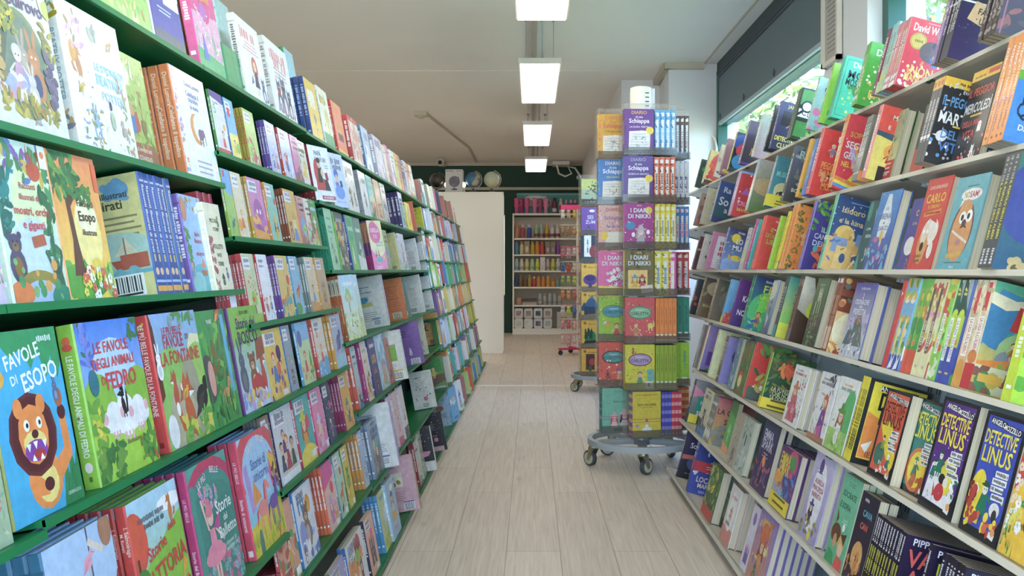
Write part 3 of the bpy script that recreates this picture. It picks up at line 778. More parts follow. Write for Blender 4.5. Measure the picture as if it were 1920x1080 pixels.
def bookcase(key, side, ya, yb, label, green):
    t = empty('metal_bookcase', (0, 0, 0), label, 'bookcase', 'green bookcase bays of the left row' if green else 'white bookcase bays of the right row')
    g = .0015
    qs = [side.q(r) for r in LV[key]]
    full = len(qs) > 4
    D = .27 if green else .215
    q_low = (.004 - EYE) / math.cos(side.a)
    qb = q_low + (D + .02) * math.tan(side.a) + .004
    if not full: qb = qs[-1] - .06
    b = MB(); sbox(b, side, D, qb, D + .012, qs[0] + (.16 if green else .02), ya + g, yb - g); b.build('back_panel', M_GBACK if green else M_BBACK, t)
    for i, q in enumerate(qs):
        low = i == len(qs) - 1 and full
        d = (D - .002 if green else D - .03) if not low else (.11 if green else .17)
        b = MB(); sbox(b, side, .002, q - .008, d, q, ya + g, yb - g)
        if green: sbox(b, side, 0, q - .011, .006, q, ya + g, yb - g)
        else: sbox(b, side, -.004, q - .0115, .012, q, ya + g, yb - g)
        o = b.build('shelf', M_GSHELF if green else M_WSHELF, t)
        if not low:
            for yy in (ya + .006, yb - .016):
                c = MB(); sbox(c, side, .05, q - .016, D - .004, q - .0085, yy, yy + .006)
                c.build('bracket', M_BRACK if green else M_PERF, o)
                if not green: c = MB(); sbox(c, side, -.0045, q - .0145, .006, q - .0118, yy - .004, yy + .009); c.build('end_cap', M_BRACK, o)
    if green:
        b = MB(); sbox(b, side, .05, q_low + .012, .06, qs[-1] - .024, ya + g, yb - g); b.build('plinth', M_GBACK, t)
    else:
        for yy in (ya + .004, yb - .04):
            b = MB(); sbox(b, side, D - .014, qb, D - .001, qs[0] - .02, yy, yy + .034); u = b.build('upright', M_PERF, t)
            s = MB()
            k = qb + .02
            while k < qs[0] - .05:
                sbox(s, side, D - .0146, k, D - .0142, k + .016, yy + .008, yy + .012); sbox(s, side, D - .0146, k, D - .0142, k + .016, yy + .022, yy + .026)
                k += .032
            s.build('slot_strip', M_SLOT, u)
        if full:
            b = MB(); sbox(b, side, .03, q_low + .02, .04, qs[-1] - .024, ya + g, yb - g); b.build('plinth', M_WSHELF, t)
    return t
NTH = ['camera-end', 'nearest', 'second', 'third', 'fourth', 'fifth', 'sixth', 'seventh', 'eighth', 'farthest']
for i in range(10):
    bookcase('L%d' % i, LEFT, L_START + i * UL, L_START + (i + 1) * UL, '%s bay of green metal shelving along the left aisle' % NTH[i], True)
for i in range(6):
    bookcase('R%d' % i, RIGHT, R_START + i * UR, R_START + (i + (1 if i < 5 else .65)) * UR, '%s bay of white metal shelving along the right aisle' % ['camera-end', 'nearest', 'second', 'third', 'fourth', 'last short'][i], False)
# ------------------------------------------------------------------ one book as four meshes
def book_meshes(w, h, t, cover, spine, art, sart, back, seed, hard, tint=None, gloss=True):
    bt = .0026 if hard else .0008
    ov = .003 if hard else 0
    M = M_GLOSS if gloss else M_MATTE
    cc, sc, bc = lin(cover), lin(spine), lin(back[0])
    e = 3e-4
    fr = MB(); fr.box(bt, 0, 0, w, bt, h, cc)
    Face(fr, (bt, 0, 0), (1, 0, 0), (0, 0, 1), w - bt, h, seed).draw(art)
    sp = MB()
    ch = min(.0022, t * .2)
    prof = [(bt, 0), (ch, 0), (0, ch), (0, t - ch), (ch, t), (bt, t)]
    if ch > bt: prof = [(bt, 0), (0, 0), (0, t), (bt, t)]
    for i in range(len(prof)):
        p, q2 = prof[i], prof[(i + 1) % len(prof)]
        sp.poly([(p[0], p[1], 0), (p[0], p[1], h), (q2[0], q2[1], h), (q2[0], q2[1], 0)], sc)
    sp.poly([(p[0], p[1], h) for p in prof][::-1], sc)
    sp.poly([(p[0], p[1], 0) for p in prof], sc)
    if sart: Face(sp, (0, t, 0), (0, -1, 0), (0, 0, 1), t, h, seed + 5).draw(sart)
    bk = MB(); bk.box(bt, t - bt, 0, w, t, h, bc)
    if back[1]: Face(bk, (w, t, 0), (-1, 0, 0), (0, 0, 1), w - bt, h, seed + 9).draw(back[1])
    pg = MB(); pg.box(bt + e, bt + 1e-4, ov, w - max(ov, .0006), t - bt - 1e-4, h - max(ov, .0006))
    return (fr.mesh('front_cover', M), sp.mesh('spine', M), bk.mesh('back_cover', M), pg.mesh('page_block', M_PAGE))

PARTN = ('front_cover', 'spine', 'back_cover', 'page_block')
def put_book(name, meshes, matrix, label, cat, group, extra=()):
    o = empty(name, (0, 0, 0), label, cat, group)
    o.matrix_world = matrix
    for n, me in zip(PARTN, meshes):
        link(n, me, o)
    for n, me in extra:
        link(n, me, o)
    return o

def basis(x, y, z, o):
    m = Matrix.Identity(4)
    for i in range(3):
        m[i][0], m[i][1], m[i][2], m[i][3] = x[i], y[i], z[i], o[i]
    return m

COUNT = {}
SEED = [100]
def stack(key, typ, x1, x2, top, n, t, desc, cover, art='', **k):
    """A stack of N copies on shelf KEY. typ F: covers face the aisle, from px x1 to px x2 of the bottom edge; typ S: spines face the aisle,
    nearest corner at px x1 and x2 metres deep. top: height in metres, or the px row of the near top corner."""
    side, q, words = level(key)
    p0 = k.get('p', .012 if typ == 'F' or key[0] == 'L' else {'a': -.035, 'b': -.035, 'c': -.015}.get(key[2], .01))
    yaw = math.radians(k.get('yaw', 0))
    SEED[0] += 1
    seed = SEED[0]
    q += .0006
    q += k.get('dq', 0)
    Yv = Vector((0, 1, 0))
    c1 = side.at(p0, 0, q)
    if typ == 'F':
        ya, yb = sorted((side.y_of(x1, p0, q), side.y_of(x2, p0, q)))
        w = yb - ya - .001
        w = k.get('w', w)
        if w > .24 or w < .07: print('WIDTH %.3f' % w, key, desc)
    else:
        ya = side.y_of(x1, p0, q); w = x2
    st, un = (L_START, UL) if side is LEFT else (R_START, UR)       # keep the stack inside its own bay
    ln = w if typ == 'F' else n * (t + .0012)
    bay = math.floor((ya + ln / 2 - st) / un)
    lo, hi = st + bay * un + .017, st + (bay + 1) * un - .017
    y2 = min(max(ya, lo), hi - ln)
    if ln < hi - lo and abs(y2 - ya) < .035 and key[:2] != 'L1':
        ya, yb = y2, y2 + ln
    if top > 3:
        h = ((CY - top) * ya / F + EYE - c1.z) / math.cos(side.a)
    else: h = top
    ls = LV[key[:2]]; kk = ord(key[2]) - 97
    if kk:
        room = side.q(ls[kk - 1]) - side.q(ls[kk]) - .017
        if p0 > -.012 or typ == 'S': h = min(h, room - k.get('dq', 0))
    spine = k.get('spine', cover)
    hard = k.get('hard', True)
    if not art: art = auto_art(cover, seed)
    else: art = 'B %s %s;' % (cover, k.get('c2', cover)) + art
    if typ == 'S' and side is RIGHT and key != 'R1d':        # titles sit towards the spine on these covers
        cs = []
        for c in art.split(';'):
            v = c.split()
            if v and v[0] == 'T':
                v[2] = '%.3f' % (float(v[2]) * .74)
                if len(v) < 7: v.append('.9')
                v[6] = '%.3f' % (float(v[6]) * .74)
                c = ' '.join(v)
            cs.append(c)
        art = ';'.join(cs)
    sart = k.get('sart', spine_art(spine, seed, k.get('sink', 'fff')))
    bcol = k.get('back', cover)
    bart = k.get('bart', back_art(bcol, seed))
    if bart: bart = 'B %s %s;' % (bcol, bcol) + bart
    me = book_meshes(w, h, t, cover, spine, art, sart, (bcol, bart), seed, hard, gloss=k.get('gloss', True))
    extra = ()
    if k.get('band'):
        bc, bt_, bart_ = k['band']
        b = MB(); hb = bt_ * h; g = .0006
        for (ax, ay, bx, by) in ((-g, -g, w, -g), (-g, t + g, -g, -g), (w, t + g, -g, t + g)):
            b.poly([(ax, ay, .002), (bx, by, .002), (bx, by, hb), (ax, ay, hb)], lin(bc))
        Face(b, (0, -g - 3e-4, .002), (1, 0, 0), (0, 0, 1), w, hb, seed).draw(bart_)
        extra = (('belly_band', b.mesh('belly_band', M_PLAIN)),)
    name, cat = k.get('name', 'picture_book' if key[0] == 'L' else 'novel'), 'book'
    group = k.get('group', 'picture books on the left shelves' if key[0] == 'L' else 'novels on the right shelves')
    rz = Matrix.Rotation(yaw, 3, side.u)
    for i in range(n):
        if typ == 'F':
            X = Yv if side is LEFT else -Yv
            Y = side.v
            o = side.at(p0 + i * (t + .0015), ya if side is LEFT else yb, q)
            if n > 1: o = o + Yv * (random.Random(seed * 31 + i).uniform(-.0025, .0025) if i else 0)
        else:
            X = side.v
            if side is LEFT: Y = -Yv; o = side.at(p0, ya + (i + 1) * t + i * .0012, q)
            else: Y = Yv; o = side.at(p0, ya + i * (t + .0012), q)
            if i: o = o + side.v * random.Random(seed * 17 + i).uniform(0, .004)
        if yaw:
            piv = side.at(p0, ya, q)
            o = piv + rz @ (o - piv)
            X, Y = rz @ X, rz @ Y
        if i == 0: label = k.get('label') or '%s, %s' % (desc, words)
        elif typ == 'F': label = '%s copy back behind %s' % (ORD[i + 1], desc)
        else: label = '%s spine along beyond %s' % (ORD[i + 1], desc)
        put_book(name, me, basis(X, Y, side.u, o), label, cat, group, extra)
        COUNT[name] = COUNT.get(name, 0) + 1
    return

CN = {'e8c64a': 'yellow', 'd9433a': 'red', '3d7fc1': 'blue', '5aa64b': 'green', 'e88a3c': 'orange', '7a55a5': 'violet', 'e27aa8': 'pink', '4fb3b0': 'teal', 'f3ead2': 'cream', '3a3f5c': 'navy',
      '8c5a3c': 'brown', 'b7d36a': 'lime', 'f4f1ea': 'white', 'c9d8ee': 'pale blue', 'd8cfe6': 'lilac', 'c8b8a0': 'beige', '9fb8a8': 'grey green', 'c46a5a': 'terracotta'}
def fill(key, x1, x2, seed, hues, wid=.15, hmin=.17, hmax=.22, typ='F'):
    """A run of different books shoulder to shoulder from px x1 to px x2, each its own thing."""
    side, q, words = level(key)
    r = random.Random(seed)
    ya, yb = sorted((side.y_of(x1, .012, q), side.y_of(x2, .012, q)))
    y, i, hues = ya, 0, hues.split()
    rows = []
    while y < yb - .05:
        t = r.uniform(.012, .024); n = r.choice((1, 1, 2, 3))
        w = wid * r.uniform(.8, 1.1)
        if typ == 'S': w0 = n * t
        else: w0 = w
        if y + w0 > yb + .02: break
        rows.append((y, w, t, n)); y += w0 + .004
    for i, (y, w, t, n) in enumerate(rows):
        c = hues[i % len(hues)]
        pa = lambda yy: CX + side.at(.012, 0, q).x * F / yy
        d = '%s %s %s, %s' % (ORD[i + 1], CN[c], 'book' if typ == 'F' else 'spine', words.replace('shelf', 'shelf run'))
        if typ == 'F': stack(key, 'F', pa(y), pa(y + w), r.uniform(hmin, hmax), n, t, d, c, spine=c, label=d, hard=r.random() < .5)
        else: stack(key, 'S', pa(y), w, r.uniform(hmin, hmax), n, t, d, c, spine=c, label=d, hard=r.random() < .5)
# ------------------------------------------------------------------ picture books on the left shelves, bay by bay
S = stack
# camera-end bay: only a strip of it shows
S('L0d', 'F', -40, 27, .25, 1, .02, 'pale meadow picture book half out of frame', 'e9dcc6', 'R .5 .2 1 .4 a9bf9a;S l 20 .08 0 0 1 .5 8fae8c,c77,dcd0a8;S g 12 .1 0 .1 1 .3 8a9a6a')
S('L0c', 'F', -90, 12, .26, 1, .02, 'lilac picture book with a leafy hedgehog', 'dcc8dd', 'S l 26 .08 0 0 1 .6 8a7a5a,a9b58a,c9a8a0;bear .6 .1 .5 8a6a4a,caa,222')
S('L0e', 'F', -160, 40, .2, 2, .02, 'teal edged cream story book', 'f1e6cb', spine='1f7a68')
# nearest bay, top shelf
S('L1a', 'F', 170, 288, .27, 1, .016, 'pale green book of a rabbit garden party', 'c9dc9a', 'R .5 .35 1 .7 a9cf6c;S b 26 .06 0 .05 1 .6 cfe08a,e7d9a0,9cc46a;rabbit .55 .42 .3 9b7bb0,fff,d6c;rabbit .75 .5 .3 7a8ac0,fff,c66;kid .35 .45 .3 f2c9a5,a63,c8a,222;S l 30 .05 0 .1 1 .35 e8c88a,c96,8fb35a')
S('L1a', 'F', 292, 352, .26, 1, .012, 'white book with navy foot and red ragged lettering', 'f6f4f2', 'R .5 .22 1 .44 4a4fa5;R .5 .06 1 .12 5a6472;R .72 .45 .5 .2 f4f6ff;G .5 .72 .7 .14 b3323f;G .55 .6 .66 .13 b3323f;G .5 .86 .6 .12 336;R .02 .5 .05 1 3a3fa0;L 2 .45 .3 .5 .05 cde')
S('L1a', 'F', 352, 372, .27, 2, .018, 'ochre story book squeezed behind the pink glitter book', 'd9a22c', spine='d8a028', p=.042, sink='8a5a10')
S('L2a', 'F', 378, 427, .29, 1, .022, 'pink glitter book fading to green at its foot', 'e0478e', 'B 3fae6c 3fae6c;P e9a9c4 0 .18 1 .14 1 .62 0 .5;P e0478e 0 .45 1 .5 1 1 0 1;S g 40 .1 0 .08 1 .3 3fae6c,56b87c;E .5 .52 .2 .2 d63d86;E .45 .5 .12 .12 b86ac0;S r 40 .03 .05 .2 .95 .5 f4f0ee,f6dfe6;E .72 .88 .12 .07 fff;E .64 .9 .07 .06 fff;G .5 .72 .6 .16 f0a040;G .5 .62 .5 .14 f0a040;P 4a6ac8 .2 .1 .4 .1 .3 .3', spine='e43f8c')
S('L2a', 'F', 431, 462, .11, 1, .05, 'plain green slipcase low between pink and white books', '2f9a5c', 'R .55 .5 .03 1 27834e;R .9 .5 .2 1 2a8a52', sart='', p=.02)
S('L2a', 'F', 440, 465, .31, 1, .014, 'pale teal notebook standing behind the pink book', 'b3d6d3', 'L 3 .5 .5 .5 .08 8aa', p=.09)
S('L2a', 'F', 468, 509, .313, 1, .014, 'pale teal notebook with a small grey drawing', 'bcdcd9', 'bird .5 .4 .35 566,788,455;G .4 .6 .4 .1 677;barcode .5 .14 .3 dee,455', p=.1, hard=False)
S('L3a', 'F', 519, 555, .325, 2, .014, 'silver sleeved album with a blue swirl', '9aa0ac', 'E .55 .5 .3 .3 7a9cc4;E .55 .5 .2 .2 a9c4e0;R .5 .96 1 .05 e8e8ea;S r 14 .06 0 .5 1 1 c9ced8', p=.1, spine='777d84')
S('L3a', 'F', 564, 581, .34, 4, .01, 'pale blue notebook with green spines behind', 'a9dcea', 'L 4 .5 .5 .5 .07 6aa', p=.08, spine='3d8a48')
S('L2a', 'F', 466, 508, .215, 1, .02, 'white book of a boy with red hair and blue cat', 'f7f6f4', 'G .4 .82 .55 .17 e08a8a;L 3 .5 .72 .7 .05 d99;E .55 .44 .13 .16 c9503c;kid .55 .1 .5 f2c9a5,c9503c,2a3358,222;P 5a70b5 .28 .2 .4 .24 .36 .34;cat .82 .05 .4 50608a,eee', spine='e9e7e0', sink='777')
S('L2a', 'F', 520, 560, .225, 2, .02, 'white book of a family of cats in hats', 'f8f7f5', 'G .45 .82 .62 .15 e58f8f;G .5 .72 .5 .15 e58f8f;L 3 .5 .64 .6 .05 caa;cat .3 .06 .5 555a6a,eee;cat .52 .04 .6 6a6f80,f0dada;cat .75 .05 .45 444a60,eee;R .3 .34 .12 .06 c33;R .52 .42 .12 .06 335;S r 12 .05 .1 0 .9 .2 a9b,99a', spine='dcd9d2', sink='988')
# third bay and beyond, top shelf
S('L3a', 'F', 588, 609, .205, 3, .016, 'yellow book with white handwriting and a wire flower', 'f0cb50', 'G .45 .78 .55 .17 fff;G .45 .68 .6 .15 fff;G .5 .58 .5 .13 fff;flower .5 .08 .5 8a7a9a,a98,eca;R .5 .3 .02 .4 a98', spine='27488f', sink='b8c8ee')
S('L3a', 'F', 613, 631, .215, 1, .018, 'white and yellow forest book with a green foot', 'f6f1d8', 'R .5 .12 1 .25 4fae78;tree .6 .25 .6 e9d36a,a98,f0e29a;G .4 .8 .6 .2 9a8a4a;S l 20 .1 .2 .3 1 .9 e8d25a,cdb', spine='efece0', sink='776')
S('L3a', 'F', 637, 655, .205, 1, .02, 'coral book with a golden cartouche and dark label', 'ee8266', 'E .5 .72 .28 .36 e8a23c;E .5 .72 .2 .26 ee8266;R .5 .35 .5 .14 5a4038;G .5 .55 .55 .14 d8962c;P f0d040 0 0 1 0 1 .08 0 .12', spine='d8362a', sink='fcb')
S('L3a', 'F', 666, 684, .2, 2, .02, 'cream floral book with two bright red spines', 'e9dccd', 'S f 30 .1 0 0 1 1 e0a090,c9b8a8,d88,b9c4b0;R .5 .95 1 .1 c33', spine='d02c28')
S('L4a', 'F', 690, 703, .205, 1, .02, 'pale sky blue book with a smudged white dog', 'bcd4ea', 'E .5 .3 .3 .4 f0f4fa;S b 10 .1 0 0 1 .5 8ab0d8,e8e0d0;G .5 .8 .5 .2 6a8ab8', spine='5a7fb0')
S('L4a', 'F', 712, 727, .21, 2, .02, 'lilac grey book with twin pale spines', 'd3cfe0', spine='a9a4bd', art='E .5 .4 .4 .5 e8e2ea;S b 12 .12 0 0 1 .6 b8b0cc,e6d8d8;G .5 .84 .6 .2 7a7495')
fill('L4a', 728, 738, 11, 'f3ead2 e27aa8', .1)
# nearest bay, second shelf
S('L1b', 'F', -60, 133, .238, 1, .02, 'cream book with an oval of mice in hedgerow leaves', 'e6e2d3', 'T .1 .6 .86 8a7f86 MONDO_DI .5;T .12 .62 .77 7a6a88 Boscodirovo .62;E .62 .4 .27 .33 8a9a6c;E .62 .4 .24 .3 7f8f7a;P 6a7560 .4 .3 .5 .55 .46 .6 .38 .4;rabbit .62 .22 .4 b9a894,fff,8fa0c8;rabbit .74 .2 .44 c98a5a,fff,4a5a80;rabbit .68 .16 .26 d8cfc0,fff,eee;kid .56 .2 .3 e0d0c0,d8d0d0,c9a0b8,222;S b 16 .05 .36 .2 .6 .32 d0a0b0,e8e4e0,a9b0c8;S l 70 .036 .34 .1 .92 .22 c9b552,a9a04a,8a8a58,b8883a;S l 60 .036 .3 .56 .6 .72 d8c25a,b3a850,9aa05a,8a9458;S l 24 .034 .86 .5 .98 .75 b3a850,8a8a58;S b 22 .03 .85 .2 .95 .6 6a6078,7f7488;S b 14 .03 .34 .2 .4 .6 c9a86a,8f8560;E .93 .9 .04 .14 fdfcf4;E .98 .8 .06 .06 c9cc6a;T .05 .66 .07 9a8a88 JILL .25')
S('L1b', 'F', 153, 262, .227, 1, .028, 'white book strewn with squirrel and garden sprigs', 'f7f6f5', 'T .09 .7 .62 9fdcea LE_STORIE_DI .5;T .12 .68 .53 a9e0ec BEATRIX .5;T .11 .7 .42 b9d6e4 POTTER .5;fox .2 .5 .28 c98a5a,f0d8b0 f;E .12 .66 .05 .09 d9a04a;S l 16 .05 .1 .7 .3 .95 c9a0b8,d8b0c0,9a8a5a;bird .78 .75 .18 b99a5a,caa,a86;S l 8 .06 .46 .8 .55 .9 8a9a90,a9b5a0;rabbit .32 .08 .3 8fb0d0,e8c080,fff;S l 34 .03 .1 .02 .5 .3 b9a04a,7f9a60,9ab;S l 30 .032 .8 .05 .95 .55 c9a86a,a9b580,d0b0b0;S r 34 .014 .05 .05 .95 .95 b8afa8,c4bab2;rabbit .84 .5 .14 c9a080,e8d0b0,a86;bird .16 .36 .16 d8b860,a94,886;fox .78 .16 .16 b8a890,ddd;E .62 .25 .04 .08 b0c0a0;E .62 .36 .02 .04 446', spine='f1efe6', sart='T .5 .5 .55 8ab0b8 BEATRIX_POTTER .5 -90;S l 7 .3 .1 .05 .9 .25 c9a05a,889;S l 6 .3 .1 .85 .9 .98 9a8,a90')
S('L1b', 'F', 250, 302, .205, 1, .016, 'leafy green garden book with a wooden spade', 'a9bf5e', 'S l 60 .07 0 .2 1 1 b9cc72,93ae4c,c9d68a,8aa34a;E .1 .8 .3 .2 dfe6b8;spade .66 .3 .7 b08a4a,8a7a3a;fox .3 .3 .5 c9844a,e8c080;R .28 .38 .2 .16 4a7fb0;E .28 .5 .1 .1 c8a05a;P c0503c .36 .3 .5 .34 .46 .5 .36 .48;R .5 .13 1 .18 a5643c;T .08 .5 .16 f3e0c8 LE_AVVENTURE .8;T .1 .5 .09 f3e0c8 CONIGLIO .8;S l 20 .06 0 .18 1 .3 c9a04a,7f9a40;P fffef6 .44 .8 .52 .78 .5 .97', p=.03)
S('L1b', 'F', 353, 415, 118, 3, .0205, 'white book with an orange crescent and small elephant', 'f8f7f6', 'T .075 .58 .89 998fa8 Daniel_Lumera .5;T .085 .55 .8 8a86b8 Celefante_il .5;T .085 .55 .74 8a86b8 topolino .4;T .075 .55 .68 8a86b8 la_storia .6;crescent .52 .33 .36 e59a4c,f8f7f6;elephant .62 .33 .26 7a6a78,a59;L 3 .58 .17 .5 .06 b5b0bd;S b 50 .02 0 0 .1 1 e08a8a,c9a0d0,e8a060,8aa0d8', spine='e07c34', sart='T .6 .5 .78 f8d8b8 Daniel_Lumera .3 -90;T .6 .5 .4 fbe4cc Celefante_il_topolino .5 -90', c2='faf9f8')
# nearest bay, third shelf
S('L1c', 'F', -20, 27, .23, 1, .02, 'lilac picture book at the very edge with a lantern', 'd6c6dc', 'S b 20 .1 0 0 1 1 e8d8e0,b9a8cc,f0e4da;kid .6 .1 .6 e8b898,8a5a3a,7a9a5a,222', p=.02)
S('L1c', 'F', 28, 133, .228, 1, .02, 'green jungle book of monsters round an arched bridge', 'd4e6cc', 'E .6 .6 .36 .42 dcebb0;E .55 .34 .4 .3 c9dcd8;S l 40 .09 0 .75 1 1 6a7fb8,8a5aa0,4f8a5a,c9b04a;S l 26 .1 .75 .3 1 .95 3f7a4a,4f9a5c,2f6a48;S l 18 .1 0 .35 .16 .8 2f6f60,3a8a78;dragon .14 .6 .4 2f8a84,1f6a6a;E .72 .82 .12 .1 c9502c;S g 12 .1 .6 .82 .9 .9 b8482c;T .085 .55 .72 c05058 Racconti .5;T .085 .55 .65 c05058 illustrati_di .55;T .12 .56 .56 d0404a mostri,_orchi .72;T .12 .56 .47 d0404a e_giganti .6;bear .16 .12 .55 5a4a6a,8a6a30,222;R .6 .38 .24 .07 b5562c 10;oldman .85 .08 .4 3f7a5a,3a6a50,2f5a48,222;E .5 .1 .36 .16 9a8a3a;E .5 .05 .3 .14 a9bfe0;E .15 .06 .2 .12 e07a30;E .86 .02 .2 .14 2f8a6a;S b 14 .05 .1 .02 .9 .25 4f9a5c,e0a04a,7ab06a;R .93 .93 .14 .16 f2f0ee;E .93 .94 .04 .04 e08030')
S('L1c', 'F', 134, 221, .222, 1, .018, 'orange sunset book with a big leafy tree', 'f3a04e', 'B f7d84a f08a4a;S b 30 .1 .02 .02 .98 .26 6fb04a,4f9a3c,8fc45a;E .35 .12 .5 .2 5aa63c;E .6 .45 .28 .4 fbe58a;E .62 .58 .22 .22 fdf0c0;P 6a4030 .16 .16 .4 .16 .34 .4 .3 .7 .22 .7 .24 .4;P 6a4030 .26 .6 .5 .74 .48 .78 .24 .68;S l 60 .09 0 .7 .55 1 4f8a3c,3f7a44,6aa04c,2f6a3a;S l 16 .07 .5 .66 .75 .8 4f8a3c,3f7a44;T .1 .62 .66 5a4a2a Favole_di .5;T .15 .62 .56 4a3a20 Esopo .45;T .09 .62 .46 5a4a2a illustrate .5;E .66 .22 .12 .1 f0d040;fox .4 .1 .2 c9642c,fff;cat .8 .08 .22 e8c04a,fff;S f 24 .05 .3 .02 1 .2 fff,f0e04a,e0663c;S g 16 .08 .4 .02 1 .2 3f8a3c;R .95 .86 .1 .2 e8602c', c2='f08a4a')
S('L1c', 'S', 299, .17, .226, 6, .0215, 'straw yellow back cover with barcode and pirate ship', '3f5fa8', back='d8cf86', spine='34549c', bart='T .085 .72 .84 4a4632 i_illustrati .5;T .13 .68 .75 4a4632 pirati .4;E .78 .88 .12 .1 6fa4c4;S b 8 .05 .66 .8 .9 .95 6fa4c4;L 6 .72 .66 .5 .06 8a825c;E .7 .35 .4 .24 a9c8b8;boat .76 .24 .4 b5502c,d8d4b0;R .84 .3 .28 .12 b5583a;R .5 .21 1 .03 6ab0b8;S b 10 .05 .1 .19 .95 .22 7ab8c0;barcode .72 .11 .36 fbfaf0,333;R .2 .08 .2 .06 eee;S r 10 .04 .1 .3 .5 .55 6a5a3a', sart='T .55 .45 .62 f4f4fa Racconti_illustrati_di_pirati .55 -90;R .5 .05 1 .045 e9a83c;R .5 .11 1 .02 a9c4ee;E .5 .19 .3 .3 f0c8a0;R .5 .3 .3 .06 d8c060;G .5 .93 .6 .2 eef')
S('L1c', 'F', 366, 409, 362, 1, .02, 'sky blue book of gods, waves and a striped sail', '9fc4ea', 'E .5 .1 .6 .3 5fb4c8;E .3 .08 .3 .2 8fd0d0;boat .62 .16 .4 a8643a,e0784a;T .1 .55 .6 d0484a Storie .4;T .1 .55 .53 d0484a illustrate .5;T .1 .55 .39 d0484a miti_greci .6;oldman .9 .35 .4 e0b898,d8c8b8,a09080,222;S l 24 .08 0 .25 .16 .65 5a9a50,4f8a4a;bird .7 .78 .3 f0f2f8,dde,ccc;S l 16 .05 .1 .85 .9 .97 c9b05a,8a7a4a;E .1 .85 .14 .2 c98a6a;kid .08 .12 .3 e0b898,8a5a3a,7a9ac0,222', spine='7f5fb0', yaw=2)
S('L1c', 'F', 408, 438, 378, 1, .016, 'ivory book of folk tales with stick people', 'efe8c4', 'T .12 .5 .8 4a4030 PICCOLE .6;T .11 .55 .7 4a4030 STORIE .5;T .14 .5 .5 4a4030 FOLLETTI .6;T .12 .5 .4 4a4030 FATE .4;T .13 .5 .3 4a4030 TERRE .6;S b 30 .06 0 0 .22 .6 a8505a,b86a6a,c98a80;kid .75 .7 .3 a9b060,6a8a4a,5a8a4a,222;kid .8 .1 .3 8a7ab0,444,5a4a8a,222;house .5 .05 .3 3a4038,555,8a5,eee', p=.004)
S('L1c', 'S', 404, .19, .255, 5, .016, 'thin red annual in a row behind the ivory book', 'd23a3c', spine='c8303a', p=.035)
# nearest bay, fourth shelf
S('L1d', 'F', 28, 160, .222, 2, .024, 'sky blue fable book with a roaring orange lion', '2fa9d6', 'P 2f9a5c 0 1 1 1 1 .8 .92 .7 .86 .84 .76 .72 .68 .88 .56 .78 .46 .9 .3 .86 .18 .94 0 .9;P 2f8a50 .7 0 1 0 1 .3 .94 .2 .9 .34 .84 .16 .8 .26;lion .5 .1 .78 ef8a2e,5a2026,f3dc7a,8a3aa0,fff,b52a2a,222,6a2a2c;E .86 .6 .06 .08 b5602c;rabbit .84 .58 .22 5a6a90,d8a0b0,8a9ab8;E .1 .76 .08 .07 f0b030;T .16 .46 .86 fff FAVOLE .5 10;T .1 .3 .74 eaf6fb DI .1 10;T .2 .66 .74 fff ESOPO .52 9;G .8 .94 .2 .05 d8f0e0;T .04 .86 .06 bfe6c8 GRIBAUDO .2;S g 10 .12 .7 0 1 .12 2f8a50', spine='8c8f2a', c2='36b4e0')
S('L1d', 'F', 191, 301, .222, 1, .024, 'lime spined fable book with black wolf on sheep', '4f9ae6', 'B bfe0f8 2f7ce0;E .5 .55 .4 .4 bfe2fa;P 9fcf3a 0 0 1 0 1 .5 .8 .5 .6 .36 .3 .36 .2 .55 0 .5;E .2 .42 .26 .3 8fc43a;E .85 .42 .26 .3 8abf34;E .5 .2 .6 .3 a9d93c;sheep .56 .2 .6 fbfaf8,f0b8c0;sheep .36 .24 .46 f4f3f0,eab0b8;sheep .78 .24 .46 f6f4f2,eeb4bc;wolf .54 .36 .27 262628,e8e8e8;T .12 .5 .83 d8323c LE_FAVOLE .56;T .11 .5 .73 d8323c DEGLI_ANIMALI .68;T .09 .3 .62 d8323c DI .12;T .18 .58 .61 d8323c FEDRO .5;S l 26 .05 .02 .7 .2 1 5a6ac8,7a8ad8,3f7a5a;S l 12 .05 .82 .85 1 1 3f7a3a;S l 26 .07 0 .2 .2 .5 e8d840,d0c83a,6fa83a;S l 40 .07 0 .02 .4 .2 4f8a34,3f7a3c,6fa040;S l 26 .06 .7 .02 1 .25 5a9a3c,d0502c,3f7a34;E .14 .62 .07 .1 2f7a8a;T .05 .6 .2 6a7a30 illustrazioni .3;T .05 .78 .06 8aa040 gribaudo .3', spine='92c434', sart='T .5 .5 .5 f6fbe8 LE_FAVOLE_DEGLI_ANIMALI_DI_FEDRO .62 -90;E .5 .9 .25 .25 e0602c;E .5 .86 .3 .2 d8502c;E .5 .13 .22 .3 f4e8dc;R .5 .06 .2 .03 5a7a20')
